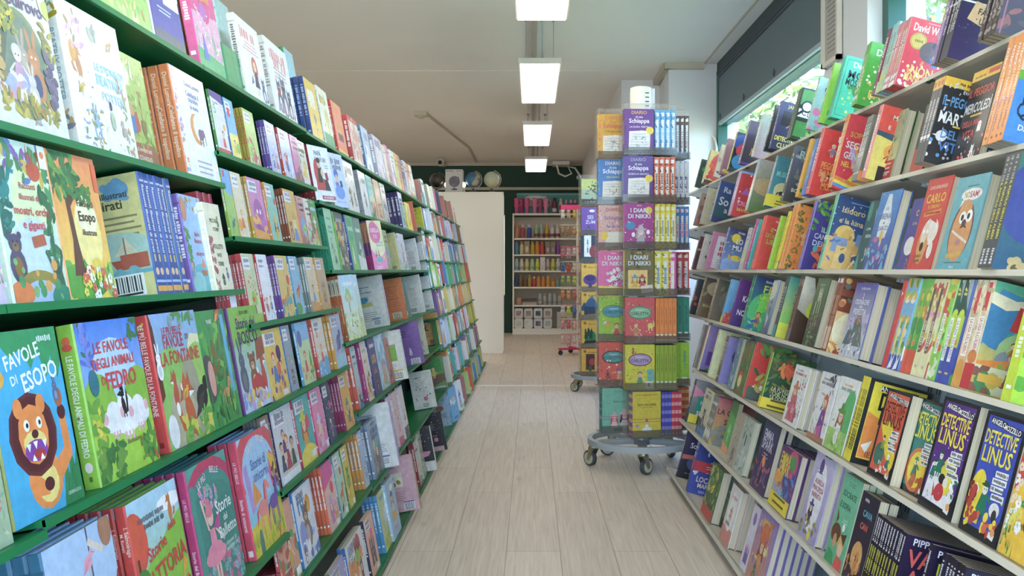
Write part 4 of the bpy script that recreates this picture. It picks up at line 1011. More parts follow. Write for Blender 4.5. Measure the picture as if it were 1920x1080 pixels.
S('L1d', 'F', 321, 404, .222, 1, .024, 'red spined fable book with fox reading beneath birds', '8fb8e8', 'B 9fd05a 8fb4ea;P e8e4b0 .2 0 1 0 1 .8 .8 .82 .6 .6;E .3 .3 .4 .5 8fc860;E .9 .3 .4 .5 a0cc5c;E .65 .3 .2 .4 a8a488;E .4 .12 .3 .4 b8b490;P 6a3828 0 .35 .08 .4 .06 .9 .02 1 0 1;T .1 .42 .87 c02c44 LE_PIÙ_BELLE .4;T .15 .42 .78 c02c44 FAVOLE .42;T .07 .72 .8 8a3a5a DI .1;T .16 .52 .66 d0302e LA_FONTAINE .84;fox .28 .3 .34 c0582c,fbf6f0;fox .56 .05 .6 c85a24,fff f;bird .84 .1 .55 2a2a2e,444,222;bird .5 .3 .2 e8b030,c80,862;S l 20 .06 .4 .9 .95 1 5a9a4a,8aa;E .12 .13 .1 .14 eee;S l 40 .06 .3 0 1 .2 5fa83c,8ab84a,d8d04a;rabbit .06 .52 .3 fff,8ad,ddd', spine='d6352a', sart='T .5 .52 .6 fbe8dc LE_PIÙ_BELLE_FAVOLE_DI_LA_FONTAINE .66 -90;bird .5 .9 .6 f0c040,8a3,a60;R .5 .06 .3 .04 8a1c18')
S('L1d', 'F', 404, 455, 585, 2, .018, 'dark green jungle book with a leaping antelope', '3f9a4c', 'S l 60 .12 0 0 1 1 2f7a3c,56b04a,3f8f50,7fc04a,2a6a3a;R .86 .6 .12 .7 5fb0d8;horse .6 .14 .4 d89a5a,a86,c96;S r 24 .07 .2 .3 .7 .75 8a6a34,6a7a3a;E .1 .42 .2 .3 555;E .18 .42 .1 .22 e0a090;bird .7 .86 .3 d8502c,e8b030,333;T .07 .4 .9 eef6e0 FIABE .4;S g 30 .12 0 0 1 .25 1f6a34,4f9a44')
S('L1d', 'F', 461, 513, 578, 2, .022, 'purple spined forest book of animals round a red book', '7fb83c', 'B c9d8f4 84bd3e;P 84bd3e 0 .62 .12 .66 .2 .58 .34 .66 .5 .6 .66 .7 .84 .62 1 .68 1 1 0 1;T .17 .5 .84 4a2f6a Storie_del .7;T .2 .5 .7 4a2f6a BOSCO .66;bear .5 .1 .56 8a5a38,d8b088,222;fox .86 .16 .5 c04c24,fff f;P a0522c .66 .45 1 .5 1 .68 .72 .66;rabbit .16 .18 .6 555d70,889,777;P c42c2a .34 .12 .6 .2 .86 .12 .84 .26 .6 .34 .36 .26;S b 40 .05 0 0 1 .18 8aa0d8,e8d060,fff,c9a0d8,e0a04a;G .5 .94 .3 .05 5a7a2a', spine='6b3a78', sart='T .6 .5 .45 a8d048 Storie_del_bosco .7 -90;T .4 .5 .9 e8d8f0 Rachele .2 -90')
# nearest bay, fifth shelf
S('L1e', 'F', 60, 140, .19, 3, .018, 'teal spined book with a pale hat at the bottom corner', 'cfe0da', 'bear .6 .3 .8 e8d8a8,d0b880,222;P 2a7a6a 0 0 1 0 1 .3 0 .3;S l 10 .1 .1 .6 .9 1 d8604a,e8e0c0', spine='1f7a62')
S('L1e', 'F', 143, 262, .232, 5, .017, 'pale blue adventure book with a bearded man waving', 'b4d0ee', 'T .13 .4 .66 d8383c Le_più_belle .66 0;T .13 .48 .52 d8383c avventure .6 0;T .13 .6 .4 d8383c di .2;oldman .8 .28 .62 e8b498,a8343c,2f7a5a,222;R .62 .8 .02 .4 556;bird .58 .74 .26 f0a8b8,e890a0,e0a030;E .9 .94 .1 .14 b07a5a;R .72 .88 .24 .04 e8d8c8 -30;S l 40 .1 0 0 1 .25 4f9a6a,e8a04a,d8605a,7ab04a;kid .3 .06 .5 e8b498,8a4a2a,d8a03a,222', spine='2f6f8c', tint=1)
S('L1e', 'F', 289, 376, .23, 5, .016, 'red spined farm story book with haystack and bear', '9ccc3a', 'B a4d434 b4dcf4;P 8cc63a 0 0 1 0 1 .8 .7 .72 .3 .6 0 .5;E .06 .74 .22 .26 e0502a;R .06 .5 .04 .3 6a3a2a;E .1 .46 .14 .16 4a8a3a;E .8 .88 .26 .07 fff;fox .78 .76 .26 d0782c,fff;G .4 .86 .5 .05 666;G .45 .81 .4 .05 666;T .16 .42 .65 d6302c Storie .5 8;T .1 .76 .73 d6302c della .24 8;T .22 .55 .5 d6302c FATTORIA .86 7;P d84a20 .6 .08 .9 .14 .94 .36 .76 .3 .64 .2;P f0a030 .8 .3 .96 .44 .9 .48;bear .88 .05 .42 7a4a2c,e8d8c8,222;fox .36 .12 .3 f0a828,c33 f;bird .22 .2 .3 3f7a4a,2f6a3a,d80;S l 26 .05 0 0 .9 .16 e8e04a,fff,6fa83a;cat .68 .04 .3 f4f0e8,222;G .4 .34 .3 .04 5a7a2a', spine='cc3328', sart='T .5 .7 .78 f8d8c0 I._Salmoirago .26 -90;T .4 .3 .78 f8d8c0 M._Roveri .2 -90;T .8 .5 .36 f0c43a Storie_della .4 -90')
S('L1e', 'F', 393, 462, .23, 5, .016, 'teal ballet book with a pink dancer and rosy arch', '3f8f82', 'B 3a877a 5aa698;E .5 .72 .6 .36 c8305f;E .5 .66 .54 .33 46968a;R .5 .2 1 .84 3f8d80;E .5 .62 .52 .26 3f8d80;R .06 .5 .1 .74 4a9a8c;T .085 .3 .87 fbe0e8 LE_PIÙ .28 16;T .085 .64 .9 fbe0e8 BELLE .3 -12;S f 60 .035 .05 0 1 .3 e0608a,c9a0c8,8fb8c8,6aae9a,d84a78;S f 26 .035 .2 .65 .6 .8 c9a0d8,e890b0,8ac0a8;ballerina .36 .07 .86 f2c4b4,ee8aa4,e67a8c;P c04a8a .4 .5 .6 .62 .56 .46;T .17 .72 .62 e8f2ea Storie .46;T .09 .72 .52 e8f2ea del .2;T .15 .74 .43 e8f2ea Balletto .5;G .76 .32 .3 .04 b9dcd0;G .76 .28 .3 .04 b9dcd0', spine='c4306c', sart='T .42 .5 .72 f6ccd8 LE_PIÙ_BELLE .34 -90;T .5 .5 .3 fbe4ea Storie_del_Balletto .4 -90')
S('L1e', 'F', 482, 538, .23, 3, .018, 'unicorn story book with rosy arch and yellow meadow', 'a9cff0', 'B f0d82a b4d4f2;E .5 .72 .62 .4 dc4a54;E .5 .65 .5 .35 a9cff0;R .5 .3 1 .5 a9cff0;P e8569a .82 .42 1 .5 1 .7 .88 .78 .76 .6;P f0c02a .8 .78 1 .7 1 .5 .86 .62;P e8d02a 0 0 1 0 1 .4 .6 .3 0 .3;P b99ad8 .04 .75 .14 .78 .24 .36 .1 .36;P f09a3a .18 .4 .44 .44 .26 .62;R .5 .36 1 .1 8fd0e8 8;T .085 .34 .9 fbe8e4 LE_PIÙ .26 16;T .085 .66 .92 fbe8e4 BELLE .3 -14;T .14 .5 .74 5a7ab8 Storie_di .46;T .14 .52 .63 5a7ab8 unicorni .5;horse .42 .14 .5 ee8a84,d8305a,fff;horse .76 .14 .46 7a52a8,55358a,fff;S g 30 .1 0 0 1 .12 7fb83c,9ac43a;E .22 .06 .06 .16 5a8a78', spine='d63c58', sart='T .42 .5 .74 fad4d4 LE_PIÙ_BELLE .3 -90;T .5 .5 .38 fbe4e4 Storie_di_unicorni .42 -90;R .5 .06 .5 .05 fbe0e0')
S('L1f', 'F', 558, 582, .2, 7, .009, 'thin annual at the end of the low alternating stack', 'b93a3c', spine='b02c44')
# second bay, second shelf: slim story books for small hands
def slim(key, x1, x2, n, t, desc, cover, art, spine, h=.142, **k):
    stack(key, 'F', x1, x2, h, n, t, desc, cover, 'R .34 .86 .56 .18 f4f2f4;G .36 .9 .4 .1 667;G .36 .82 .42 .07 778;' + art, spine=spine, hard=False, **k)
slim('L2b', 412, 435, 1, .006, 'violet topped story book with a big green five', 'e6e0f0', 'P 5f3a92 0 .9 1 .84 1 1 0 1;T .4 .24 .72 6fb84a 5;E .8 .46 .1 .1 f0a83c;kid .6 .06 .6 f2c9a5,8a4a2a,d8605a,222;R .5 .05 1 .1 c8503c', '5aa04a')
slim('L2b', 438, 455, 1, .006, 'sky blue story book with a red flag on yellow', '6fb4e0', 'R .5 .2 1 .45 f0e070;P d8302c .2 .7 .5 .7 .5 .85 .2 .85;kid .5 .06 .6 f2c9a5,222,e0c03a,222;E .8 .2 .2 .2 8fc45a', '3f7fc0')
slim('L2b', 472, 492, 4, .0062, 'spring green story book over four red-yellow spines', 'b4cf72', 'fox .5 .08 .6 d85a5a,fff;S b 14 .08 0 0 1 .5 e87a7a,f0e0e0,8ab84a,d04a6a', 'c8a83a', sink='a02c2c')
slim('L2b', 512, 530, 3, .006, 'lavender story book with snowy walkers', 'b9c0e4', 'kid .35 .06 .5 f2c9a5,333,4a5aa8,222;kid .7 .06 .5 f2c9a5,8a4a2a,c05a5a,222;S d 20 .03 0 0 1 .6 fff', '6a4aa0')
slim('L2b', 536, 556, 1, .007, 'red spined story book with blue elves', 'c8d4e8', 'kid .4 .06 .6 f2c9a5,c9502c,3a5ab0,222;S b 14 .08 0 0 1 .5 d8404a,f4f0ee,5a7ac8;rabbit .8 .06 .4 fff,ccc,caa', 'd4322e')
fill('L2b', 558, 590, 21, 'e27aa8 f3ead2 3d7fc1', .09, .135, .15)
# second bay, third shelf
slim('L2c', 433, 449, 1, .006, 'sky topped story book with a stork on lime', 'a9cc6a', 'P 6fb0e4 0 .7 1 .6 1 1 0 1;P d8302c .2 .88 .4 .88 .4 .98 .2 .98;bird .5 .1 .7 3f8a8a,2f7a7a,e80;S g 20 .15 0 0 1 .3 7fae4a', '8ab83c', h=.15)
slim('L2c', 452, 471, 1, .006, 'cream story book of a boy in orange dungarees', 'e8d8b4', 'kid .5 .08 .75 f2c9a5,d8a84a,e0722c,222;E .2 .2 .2 .2 e8a03c', 'd0b03a', h=.15)
slim('L2c', 481, 508, 3, .0065, 'rose and violet story book of a giant octopus', 'd88ab8', 'E .5 .4 .34 .36 b05aa0;S l 20 .16 .1 0 .9 .35 c86ab0,a04a98,f0b050;E .4 .46 .05 .05 fff;E .6 .46 .05 .05 fff;P f0a030 0 0 1 0 1 .12 0 .18', 'd8b02c', h=.15)
slim('L2c', 513, 531, 1, .006, 'seafoam story book of a girl in yellow', '8cc8b4', 'P f09a4a 0 .6 .1 .6 .1 1 0 1;girlhat .6 .06 .7 e8b898,3a2a22,e0b03a,e0b030,222;E .84 .7 .1 .1 d8302c', 'e8923a', h=.15)
slim('L2c', 547, 568, 5, .006, 'honey coloured story book with brown-red spines', 'e0b45a', 'girlhat .6 .06 .7 f2d0b0,f0d060,d8a03a,6a8ad0,222;bear .24 .06 .5 8a5a3a,daa,222', '9a4a2e', h=.15)
fill('L2c', 570, 612, 22, 'c46a5a f3ead2 5aa64b e88a3c', .09, .14, .155)
# second bay, fourth shelf
slim('L2d', 440, 452, 4, .006, 'white story book with a red disc above red spines', 'eee9ee', 'E .6 .5 .14 .14 d8303a;fox .5 .06 .5 e07a3a,fff', 'cc2f36', h=.155)
slim('L2d', 474, 496, 4, .006, 'meadow story book with a strawberry tree', 'cfd8a8', 'tree .5 .1 .7 a8c84a,8a5a3a,d8404a;S d 12 .04 .2 .4 .8 .7 d8303a;R .5 .06 1 .14 9ac04a', 'c92c3a', h=.155)
slim('L2d', 501, 520, 1, .006, 'white story book of red capped dancers', 'f4f0f2', 'kid .3 .08 .5 f2c9a5,d8303a,d8404a,222;kid .7 .1 .5 f2c9a5,333,5a8ad0,222;S b 12 .05 0 0 1 .4 d8405a,8ab0e0,f0d060', 'd0303c', h=.155)
slim('L2d', 534, 556, 5, .006, 'ochre story book of camels under violet spines', 'e4c46a', 'horse .5 .1 .6 d8924a,8a5a3a,e0b030;E .8 .6 .12 .12 d8402c;S b 10 .08 0 0 1 .3 4fb0b8,e0503a', '6f3fa0', h=.155)
slim('L2d', 559, 574, 1, .006, 'lagoon blue story book with a parrot', '8fc0d8', 'bird .5 .2 .8 d84a3a,e0b030,e80;E .3 .1 .4 .2 5aa65a', '3f8ab0', h=.155)
slim('L2d', 587, 603, 5, .006, 'beach story book over grey and yellow spines', 'e8d0a8', 'kid .5 .1 .6 e8b898,5a3a2a,4f9ac8,222;P e09a4a 0 0 1 0 1 .15 0 .2', '8a9a98', h=.155)
slim('L2d', 606, 622, 1, .01, 'amber spined story book of desert ruins', 'cfae84', 'castle .5 .1 .6 b8905a,8a6a4a,5a4030;E .5 0 .6 .2 d0a060', 'e0a020', h=.155)
# second bay, fifth shelf
slim('L2e', 512, 546, 1, .007, 'yellow story book of jugglers with a dark disc', 'ecc24e', 'kid .4 .1 .6 f2c9a5,d8402c,4a7ab8,222;kid .7 .06 .5 f2c9a5,333,d8a03a,222;E .7 .64 .12 .12 4a2a6a;E .6 .42 .1 .1 e0602c;S b 16 .07 0 0 1 .5 f0d060,7a4a9a,e08a4a;R .75 .06 .3 .08 f4f0e4', 'e0b040', h=.16)
slim('L2e', 548, 562, 3, .009, 'slate story book over three bright blue spines', '9aa4b0', 'house2 .5 .1 .7 5a6a80,8a4a4a,f0e0a0;S d 12 .04 0 .1 1 .6 e8c860', '2a7ac0', h=.16)
slim('L2e', 572, 594, 1, .007, 'spring story book of elves picking fruit', 'cde0ae', 'P 8fc0e8 0 .7 1 .7 1 1 0 1;kid .4 .1 .55 f2c9a5,c9502c,d8604a,222;pine .8 .08 .6 6fae4a,8a5a3a;E .2 .74 .16 .18 6a70b0;S f 16 .05 0 0 1 .3 e87a8a,f0e060', '5a9ac8', h=.16)
slim('L2e', 602, 621, 3, .008, 'milk white story book with red letters and snow village', 'ecdcc8', 'T .3 .3 .76 d84038 S;P 6fb4e0 0 0 1 0 1 .35 0 .25;kid .5 .16 .5 f2c9a5,d8a03a,e0503a,222;S d 14 .04 0 0 1 .6 fff,e8a03c', 'd63a2c', h=.16)
slim('L2e', 634, 652, 3, .01, 'dusk blue story book of a walking pigeon', 'b8c0d8', 'bird .5 .2 .8 5a5a90,7a7ab0,e80;P a9d8e8 0 0 1 0 1 .3 0 .2', 'e8a028', h=.16)
# second bay, sixth shelf
slim('L2f', 512, 527, 5, .006, 'brown story book of owls above grey spines', '9a7a5c', 'bird .4 .2 .7 6a4a34,8a6a4a,e80;cat .75 .06 .5 4a3a34,caa;S b 14 .08 0 0 1 .5 5a4436,c8a880', '77706c', h=.165)
slim('L2f', 530, 566, 2, .012, 'silver white story book with a crowd of children', 'd8d8dc', 'kid .25 .05 .5 f2c9a5,333,4a4a6a,222;kid .5 .02 .6 f2c9a5,c8783a,a83a4a,222;kid .75 .05 .5 e0b090,222,3a5a4a,222;kid .4 .3 .4 f2c9a5,8a4a2a,6a4a8a,222;R .5 .06 .9 .1 f4f4f6', '3a2a5a', h=.165)
slim('L2f', 570, 597, 4, .007, 'turquoise story book of a red haired girl diving', '4fb4ae', 'girlhat .45 .2 .7 f2c9a5,c8482c,d8d040,e0a03a,222;E .5 .02 .6 .3 f0d84a;E .7 .6 .12 .12 d83a6a;R .8 .1 .3 .1 f4f4ee', 'c4304a', h=.165)
slim('L2f', 600, 619, 1, .008, 'candy pink story book of a princess and tower', 'ee8ab4', 'girlhat .45 .08 .75 f8d8c0,f0c060,e8d8e8,f6b8d0,222;S f 20 .06 0 0 1 .5 f8c8d8,d85a90,e0d0f0;R .85 .08 .2 .1 fff', 'd8306a', h=.165)
slim('L2f', 621, 634, 1, .008, 'midnight blue story book with a pink disc', '3a4a6a', 'kid .5 .1 .6 f2c9a5,5a3a2a,8a5a9a,222;E .7 .62 .14 .14 d84a90;S d 16 .03 0 .2 1 .9 fff', '2a3550', h=.165)
slim('L2f', 655, 670, 9, .0075, 'orange story book over a magenta block of spines', 'ecb45a', 'girlhat .5 .1 .6 f2c9a5,8a4a2a,4fa090,3f8a80,222;S l 14 .1 0 0 1 .5 e0703a,f0d880', '96205a', h=.165, sink='f0c8dc')
# second bay, seventh and lowest shelf
slim('L2g', 534, 568, 1, .008, 'coral red story book of a striped snake', 'dca088', 'P c04a38 0 .3 .2 .4 .3 .1 .5 .2 .6 0 .2 0 0 .1;S b 24 .09 0 0 1 .6 e87a5a,d8c89a,6aa06a,c05a3a;kid .6 .12 .5 f2c9a5,333,d8a84a,222;T .3 .3 .74 d84a3a 9;R .84 .08 .24 .1 fff', 'c83a3a', h=.17)
slim('L2g', 572, 602, 1, .008, 'white story book with a blue ten and a sloth', 'dfe6f0', 'T .4 .34 .78 3a86c0 10;E .7 .72 .14 .14 e8a030;bear .5 .16 .75 8a6a4a,c8b0a0,222;E .25 .36 .18 .24 8a9ad8;S b 14 .08 0 0 1 .4 5a7ac0,a8b8e8,f4f4fa;bear .2 .02 .24 b85a3a,fff,222', '2f80c4', h=.17)
slim('L2g', 622, 640, 5, .008, 'magenta story book of pink girls over orange spines', 'ecc0b4', 'P e04a98 0 .62 1 .76 1 1 0 1;E .7 .6 .14 .14 d8303a;girlhat .4 .1 .6 f4d0c0,b86aa0,c8a0d8,d878b0,222;girlhat .75 .06 .5 f4d0c0,e8703a,e89ab8,e0a060,222;R .75 .06 .3 .08 fff', 'e8622a', h=.17)
slim('L2g', 643, 655, 1, .008, 'seagreen story book of a giraffe and penguins', 'bcd8c0', 'horse .5 .2 .7 e07a4a,8a4a2a,fff;E .7 .7 .13 .13 d8303a;bird .3 .05 .4 222,444,e80;R .75 .06 .3 .08 fff', '6aa0a0', h=.17)
slim('L2g', 657, 668, 1, .008, 'yellow story book of a green frog prince', 'dcc84a', 'bear .5 .3 .8 3f8a44,8ac05a,222;S b 10 .1 0 0 1 .3 e8a83a,f0e070;R .75 .06 .3 .08 fff', '4a8a4a', h=.17)
slim('L2g', 686, 694, 4, .01, 'powder blue story book over orange spines', 'a8c4e4', 'kid .5 .1 .6 f2c9a5,8a5a3a,6a8ac8,222;S b 12 .1 0 0 1 .5 d8e4f4,7aa0d8', 'e09428', h=.17)
slim('L2h', 600, 633, 4, .008, 'peach story book low by the floor', 'eec8b4', 'E .5 .3 .3 .3 f6dcc8;girlhat .5 .06 .6 f2d0b8,b8604a,e89a8a,d8806a,222', '5a6068', h=.165)
slim('L2h', 640, 664, 1, .012, 'mauve story book with a moonlit unicorn', 'a9a0d4', 'horse .5 .12 .6 f4f2fa,c8b8e8,e8d060;P 6fae5a 0 0 1 0 1 .16 0 .22;S d 16 .03 0 .3 1 .8 fff', '5aa04a', h=.165)
slim('L2h', 668, 696, 2, .01, 'white story book with a burgundy cafe and red disc', 'e6ecee', 'T .26 .2 .82 7ab0dc 15;E .66 .8 .14 .14 d2303a;house2 .6 .2 .7 7a3048,a84a5a,f0ead8;house2 .5 .06 .5 f4f0ea,7a3048,e8a03a;S b 20 .08 .1 .4 .9 .7 8fc05a,e8903a,d85a5a;fox .14 .04 .3 c8603a,fff;R .8 .06 .3 .08 fff', '3a6ab8', h=.17)
slim('L2h', 700, 714, 1, .012, 'salmon story book of a witch tower with rosy disc', 'f2b8a0', 'castle .5 .14 .7 5a4a6a,3a3050,e8c060;E .6 .66 .14 .14 ee6a9a;R .75 .06 .3 .08 fff', '3a3a5a', h=.17)
# third and fourth bays
S('L3b', 'F', 590, 626, 270, 4, .0175, 'white book of a reader in a red armchair', 'f6f4fa', 'T .15 .45 .88 555a60 PAPÀ .34;T .12 .55 .76 555a60 DOVE_SEI? .62;E .32 .52 .18 .3 d0403a;P c83a34 .16 .2 .7 .2 .66 .4 .2 .46;P 3f4a34 .28 .34 .5 .34 .52 .62 .36 .64;E .42 .68 .08 .1 e8c8a8;E .42 .74 .09 .06 4a3a2a;E .52 .52 .07 .08 e8c8a8;R .72 .46 .14 .14 a8343a 10;P 4a4448 .56 .2 .84 .2 .74 .4 .6 .4;R .5 .19 .8 .02 eee;L 2 .78 .66 .2 .05 aaa;R .66 .07 .66 .07 b8344a;G .66 .07 .5 .06 f0d0d8', spine='a02c30', yaw=-12, w=.15, sart='G .5 .7 .4 .5 d88a88 -90;G .5 .3 .3 .4 d88a88 -90;E .5 .06 .2 .2 d89a98', hard=False)
S('L3b', 'F', 629, 649, 284, 1, .012, 'pale blue book of a lady reading on a pouffe', 'd4dff6', 'G .5 .85 .6 .16 778;G .5 .74 .5 .13 778;E .4 .62 .14 .12 5a70c8;E .42 .52 .09 .12 eec8b0;P 6a84d8 .28 .46 .5 .46 .52 .34 .3 .34;E .5 .28 .3 .18 7a9ce4;R .66 .44 .14 .12 444a70 10;R .5 .1 .7 .04 b8c8f0', yaw=-10, w=.14, hard=False)
S('L3b', 'F', 655, 676, .2, 1, .015, 'cream book of tiny inked animals', 'f0ece0', 'wolf .4 .1 .4 333,888;cat .75 .14 .3 444,ddd;bird .3 .6 .3 555,777,333;G .5 .82 .6 .13 777;S r 14 .04 .1 .1 .9 .7 666,999,b8a080')
S('L3b', 'F', 685, 698, .19, 4, .009, 'white inked book beside grey stacked spines', 'f2f0f0', 'wolf .5 .2 .5 333,888;G .5 .8 .6 .14 888', spine='b4b4ba', sink='888', hard=False)
S('L4b', 'F', 700, 710, .19, 1, .016, 'teal topped garden book with red poppies', '8fd0c4', 'R .5 .25 1 .5 e8e4b8;S f 26 .1 0 0 1 .4 d8303a,e85a5a,3f8a4a;kid .5 .2 .5 f2c9a5,fff,e8e0d0,222;G .5 .82 .6 .14 e8f6f0')
S('L4b', 'F', 713, 722, .19, 1, .016, 'peach book of a crowded old town', 'ecc8a0', 'house2 .3 .1 .6 d88a5a,a85a3a,f8e8c0;house2 .7 .08 .7 e8a87a,8a5a4a,f8e8c0;kid .5 .04 .4 e8b898,333,5a8ab0,222')
S('L4b', 'F', 725, 733, .19, 1, .016, 'pastel book of holidaymakers in white', 'e4dccb')
S('L4b', 'F', 757, 764, .2, 3, .02, 'lilac book over three deep violet spines', 'c9bfe2', spine='4a3a78')
S('L6b', 'S', 797, .14, .15, 1, .014, 'bright yellow back cover with a black crow', 'f0e02a', back='f0e024', spine='e8d820', bart='G .5 .88 .5 .06 444;L 4 .5 .74 .6 .06 b8a818;bird .4 .3 .5 444,8a7a6a,222;barcode .7 .12 .3 fff,222')
S('L5b', 'F', 768, 776, .16, 1, .014, 'yellow book with a white splash face', 'f4e238', 'bird .5 .3 .7 fff,f0a030,e80;S b 10 .12 0 .2 1 .9 fff8c0,f0a830')
S('L6b', 'S', 812, .14, .15, 3, .014, 'brick red spine in a trio past the yellow book', 'c2473c', spine='b43a34')
S('L6b', 'F', 815, 819, .16, 1, .014, 'white fronted book by the brick spines', 'f2f2f0')
S('L3c', 'F', 626, 640, .205, 7, .0165, 'mint green book of walking people over green spines', 'a8dcaa', 'G .5 .84 .5 .06 365;G .45 .7 .4 .09 3f9a8a;G .5 .62 .5 .06 3f9a8a;kid .4 .3 .4 e8c8a8,333,5a8a6a,222;kid .6 .06 .5 e8c8a8,5a3a2a,4a7a5a,222;bird .5 .1 .2 333,444,222', spine='1f9470', sart='S r 4 .5 .1 .9 .9 .94 0c5a40;G .5 .5 .5 .3 0f6a4c -90;R .5 .06 .6 .01 0f6a4c', hard=False)
S('L3c', 'F', 643, 659, .2, 1, .018, 'charcoal jungle book with a lime spine', '5a5f60', 'S l 40 .12 0 0 1 .6 3f5a44,4f7a4a,d8c88a,6a5a6a;R .5 .5 .4 .3 77807a;G .5 .86 .6 .1 ccc;G .5 .56 .5 .12 eee;S b 12 .1 .1 .1 .9 .8 e8a84a,d8d0a0', spine='6fc02c')
S('L3c', 'F', 664, 676, .2, 1, .018, 'fresh green book with a navy-violet spine', '6fc46c', 'R .5 .74 .7 .4 3fae7a;G .5 .76 .6 .14 d8f0dc;rabbit .4 .1 .6 fff,aaa,dca;E .7 .06 .4 .16 8fd04a', spine='4448a0')
S('L3c', 'F', 677, 690, .2, 1, .016, 'misty green book of a howling pale wolf', '6f9a84', 'G .5 .76 .6 .13 fff;wolf .5 .1 .7 f4f6f4,ccc;P e8efe8 0 0 1 0 1 .22 0 .3;S l 12 .1 0 .2 1 .6 4f7a64,8ab49a')
S('L3c', 'F', 703, 727, 396, 4, .012, 'pink footed book with a magenta speech blob', 'f2e2a4', 'P ee6fb0 0 0 1 0 1 .38 .7 .26 .3 .3 0 .42;E .45 .74 .38 .3 e0408e;E .4 .82 .3 .24 e0408e;T .17 .45 .8 fbe0ee SORELLA .6;T .15 .45 .68 fbe0ee E_IO .4;G .7 .55 .4 .08 7fc0a4;G .65 .49 .5 .08 7fc0a4;girlhat .4 .14 .5 f2d0b0,8a5a3a,e8d8d0,e0a0b8,222;E .5 .2 .2 .08 4fb4b8;E .8 .24 .06 .06 f0c030;L 2 .4 .06 .5 .05 fbe0ee', spine='8a4a90', yaw=-14, w=.14, hard=False, sart='R .5 .76 1 .4 e09a68;G .5 .5 .6 .4 5a3a6a -90;R .5 .16 1 .3 c43a80')
S('L4c', 'S', 752, .13, .185, 1, .02, 'khaki yellow back cover under the violet spines', 'd8d08a', back='dcd490', spine='d8ce88', bart='G .5 .92 .5 .04 776;L 12 .45 .84 .7 .08 b0a86a;barcode .8 .1 .2 c8c080,555')
S('L4c', 'F', 730, 737, .185, 1, .02, 'olive forest cover beside the khaki back', 'b4c07a', p=.02)
S('L4c', 'F', 757, 767, .185, 1, .016, 'sketchy white book of dancing figures', 'e6e4ea', 'kid .4 .1 .6 e8c8b0,8a5a6a,b87a8a,222;S r 30 .05 .1 .1 .9 .8 b8a8b0,8a9aa0;S l 8 .1 0 0 1 .2 6ab06a')
S('L5c', 'S', 789, .12, .185, 2, .016, 'white back cover with a pink mermaid tail', 'efedf2', back='f1eff3', spine='e6e4ea', bart='G .35 .7 .3 .1 889;mermaid .4 .2 .5 d88aa0,e8b0b8,b85a7a;L 8 .7 .6 .3 .08 aaa;barcode .7 .1 .24 ddd,444')
S('L5c', 'S', 801, .11, .175, 1, .016, 'white back cover with a flying shark fin', 'eeecec', back='f0efee', spine='efeef0', bart='P 5a4a50 .1 .62 .7 .6 .4 .78;L 9 .5 .48 .6 .08 bbb;barcode .6 .1 .3 ddd,444')
S('L3d', 'F', 655, 667, .222, 5, .012, 'watercolour book of goats under a leafy tree', 'd8ecd4', 'B e8ecb0 bcdcf0;tree .45 .42 .6 a8c86a,a88a5a,c8d890;G .5 .86 .6 .1 fff;G .5 .62 .4 .08 e8a8a0;horse .4 .08 .5 f4f2ee,ccc,888;S l 30 .08 0 0 1 .4 c8d86a,e0e08a,a8bc5a', spine='c4622c', sart='R .5 .82 1 .25 e4d8b8;G .5 .8 .2 .5 6a4a3a -90;G .5 .4 .3 .4 f0d0b0 -90;R .5 .07 .4 .02 f4e8d8', hard=False, yaw=-8, w=.14)
S('L3d', 'F', 669, 677, .222, 1, .012, 'pale cover with a fox upright in meadow grass', 'dce6e8', 'B d8dc8a c4dcf0;fox .55 .2 .6 d88a4a,f4e8d8;G .5 .84 .6 .1 fff;S l 24 .08 0 0 1 .4 c8cf6a,e4e49a', yaw=-6, w=.12, hard=False)
S('L3d', 'S', 731, .165, .245, 2, .014, 'large stone white back cover with a blue dinosaur', 'e4e0d6', back='e6e2d8', spine='b7aecf', bart='G .4 .8 .5 .035 777;G .3 .75 .3 .05 5a8ab0;G .45 .7 .5 .035 777;P 8fc0bc .08 .55 .6 .56 .6 .62 .1 .6;P c8c06a .06 .42 .7 .42 .66 .5 .1 .52;fish .45 .4 .4 4f9ab8,3f8aa8,222;L 5 .45 .3 .72 .05 999;R .72 .17 .22 .02 4f8ab0;barcode .72 .1 .2 eee,222', sart='R .5 .5 .6 .9 d8d2e4')
S('L4d', 'S', 765, .11, .2, 1, .016, 'orange back cover with a small white barcode', 'dd7530', back='e07a34', spine='d46c28', bart='L 6 .5 .8 .6 .1 c05a20;L 6 .5 .5 .6 .1 c05a20;barcode .6 .12 .4 f0e0c8,333')
S('L4d', 'S', 772, .14, .2, 3, .008, 'slim grey-green spine between orange and white backs', '7a9a90', spine='6a8a84', hard=False)
S('L5d', 'S', 798, .15, .21, 1, .014, 'off-white back cover with a sketched old woman', 'ebe9e4', back='edebe6', spine='e6e4e2', bart='face .3 .72 .26 e8c8b0,b89a8a,555,a55;P c0a8a0 .2 .2 .4 .2 .36 .7 .24 .7;L 10 .66 .66 .3 .07 bbb;barcode .6 .1 .24 ddd,444')
S('L5d', 'S', 814, .12, .2, 1, .014, 'off-white back cover with one tiny bird', 'efedec', back='f0eeed', spine='e8e6e8', bart='bird .3 .78 .16 777,888,555;L 9 .6 .62 .4 .08 ccc;barcode .7 .1 .24 eee,667')
S('L3e', 'F', 676, 684, .2, 3, .014, 'aqua book under the shelf end with red spines', 'bcd8e0', spine='d85030', hard=False)
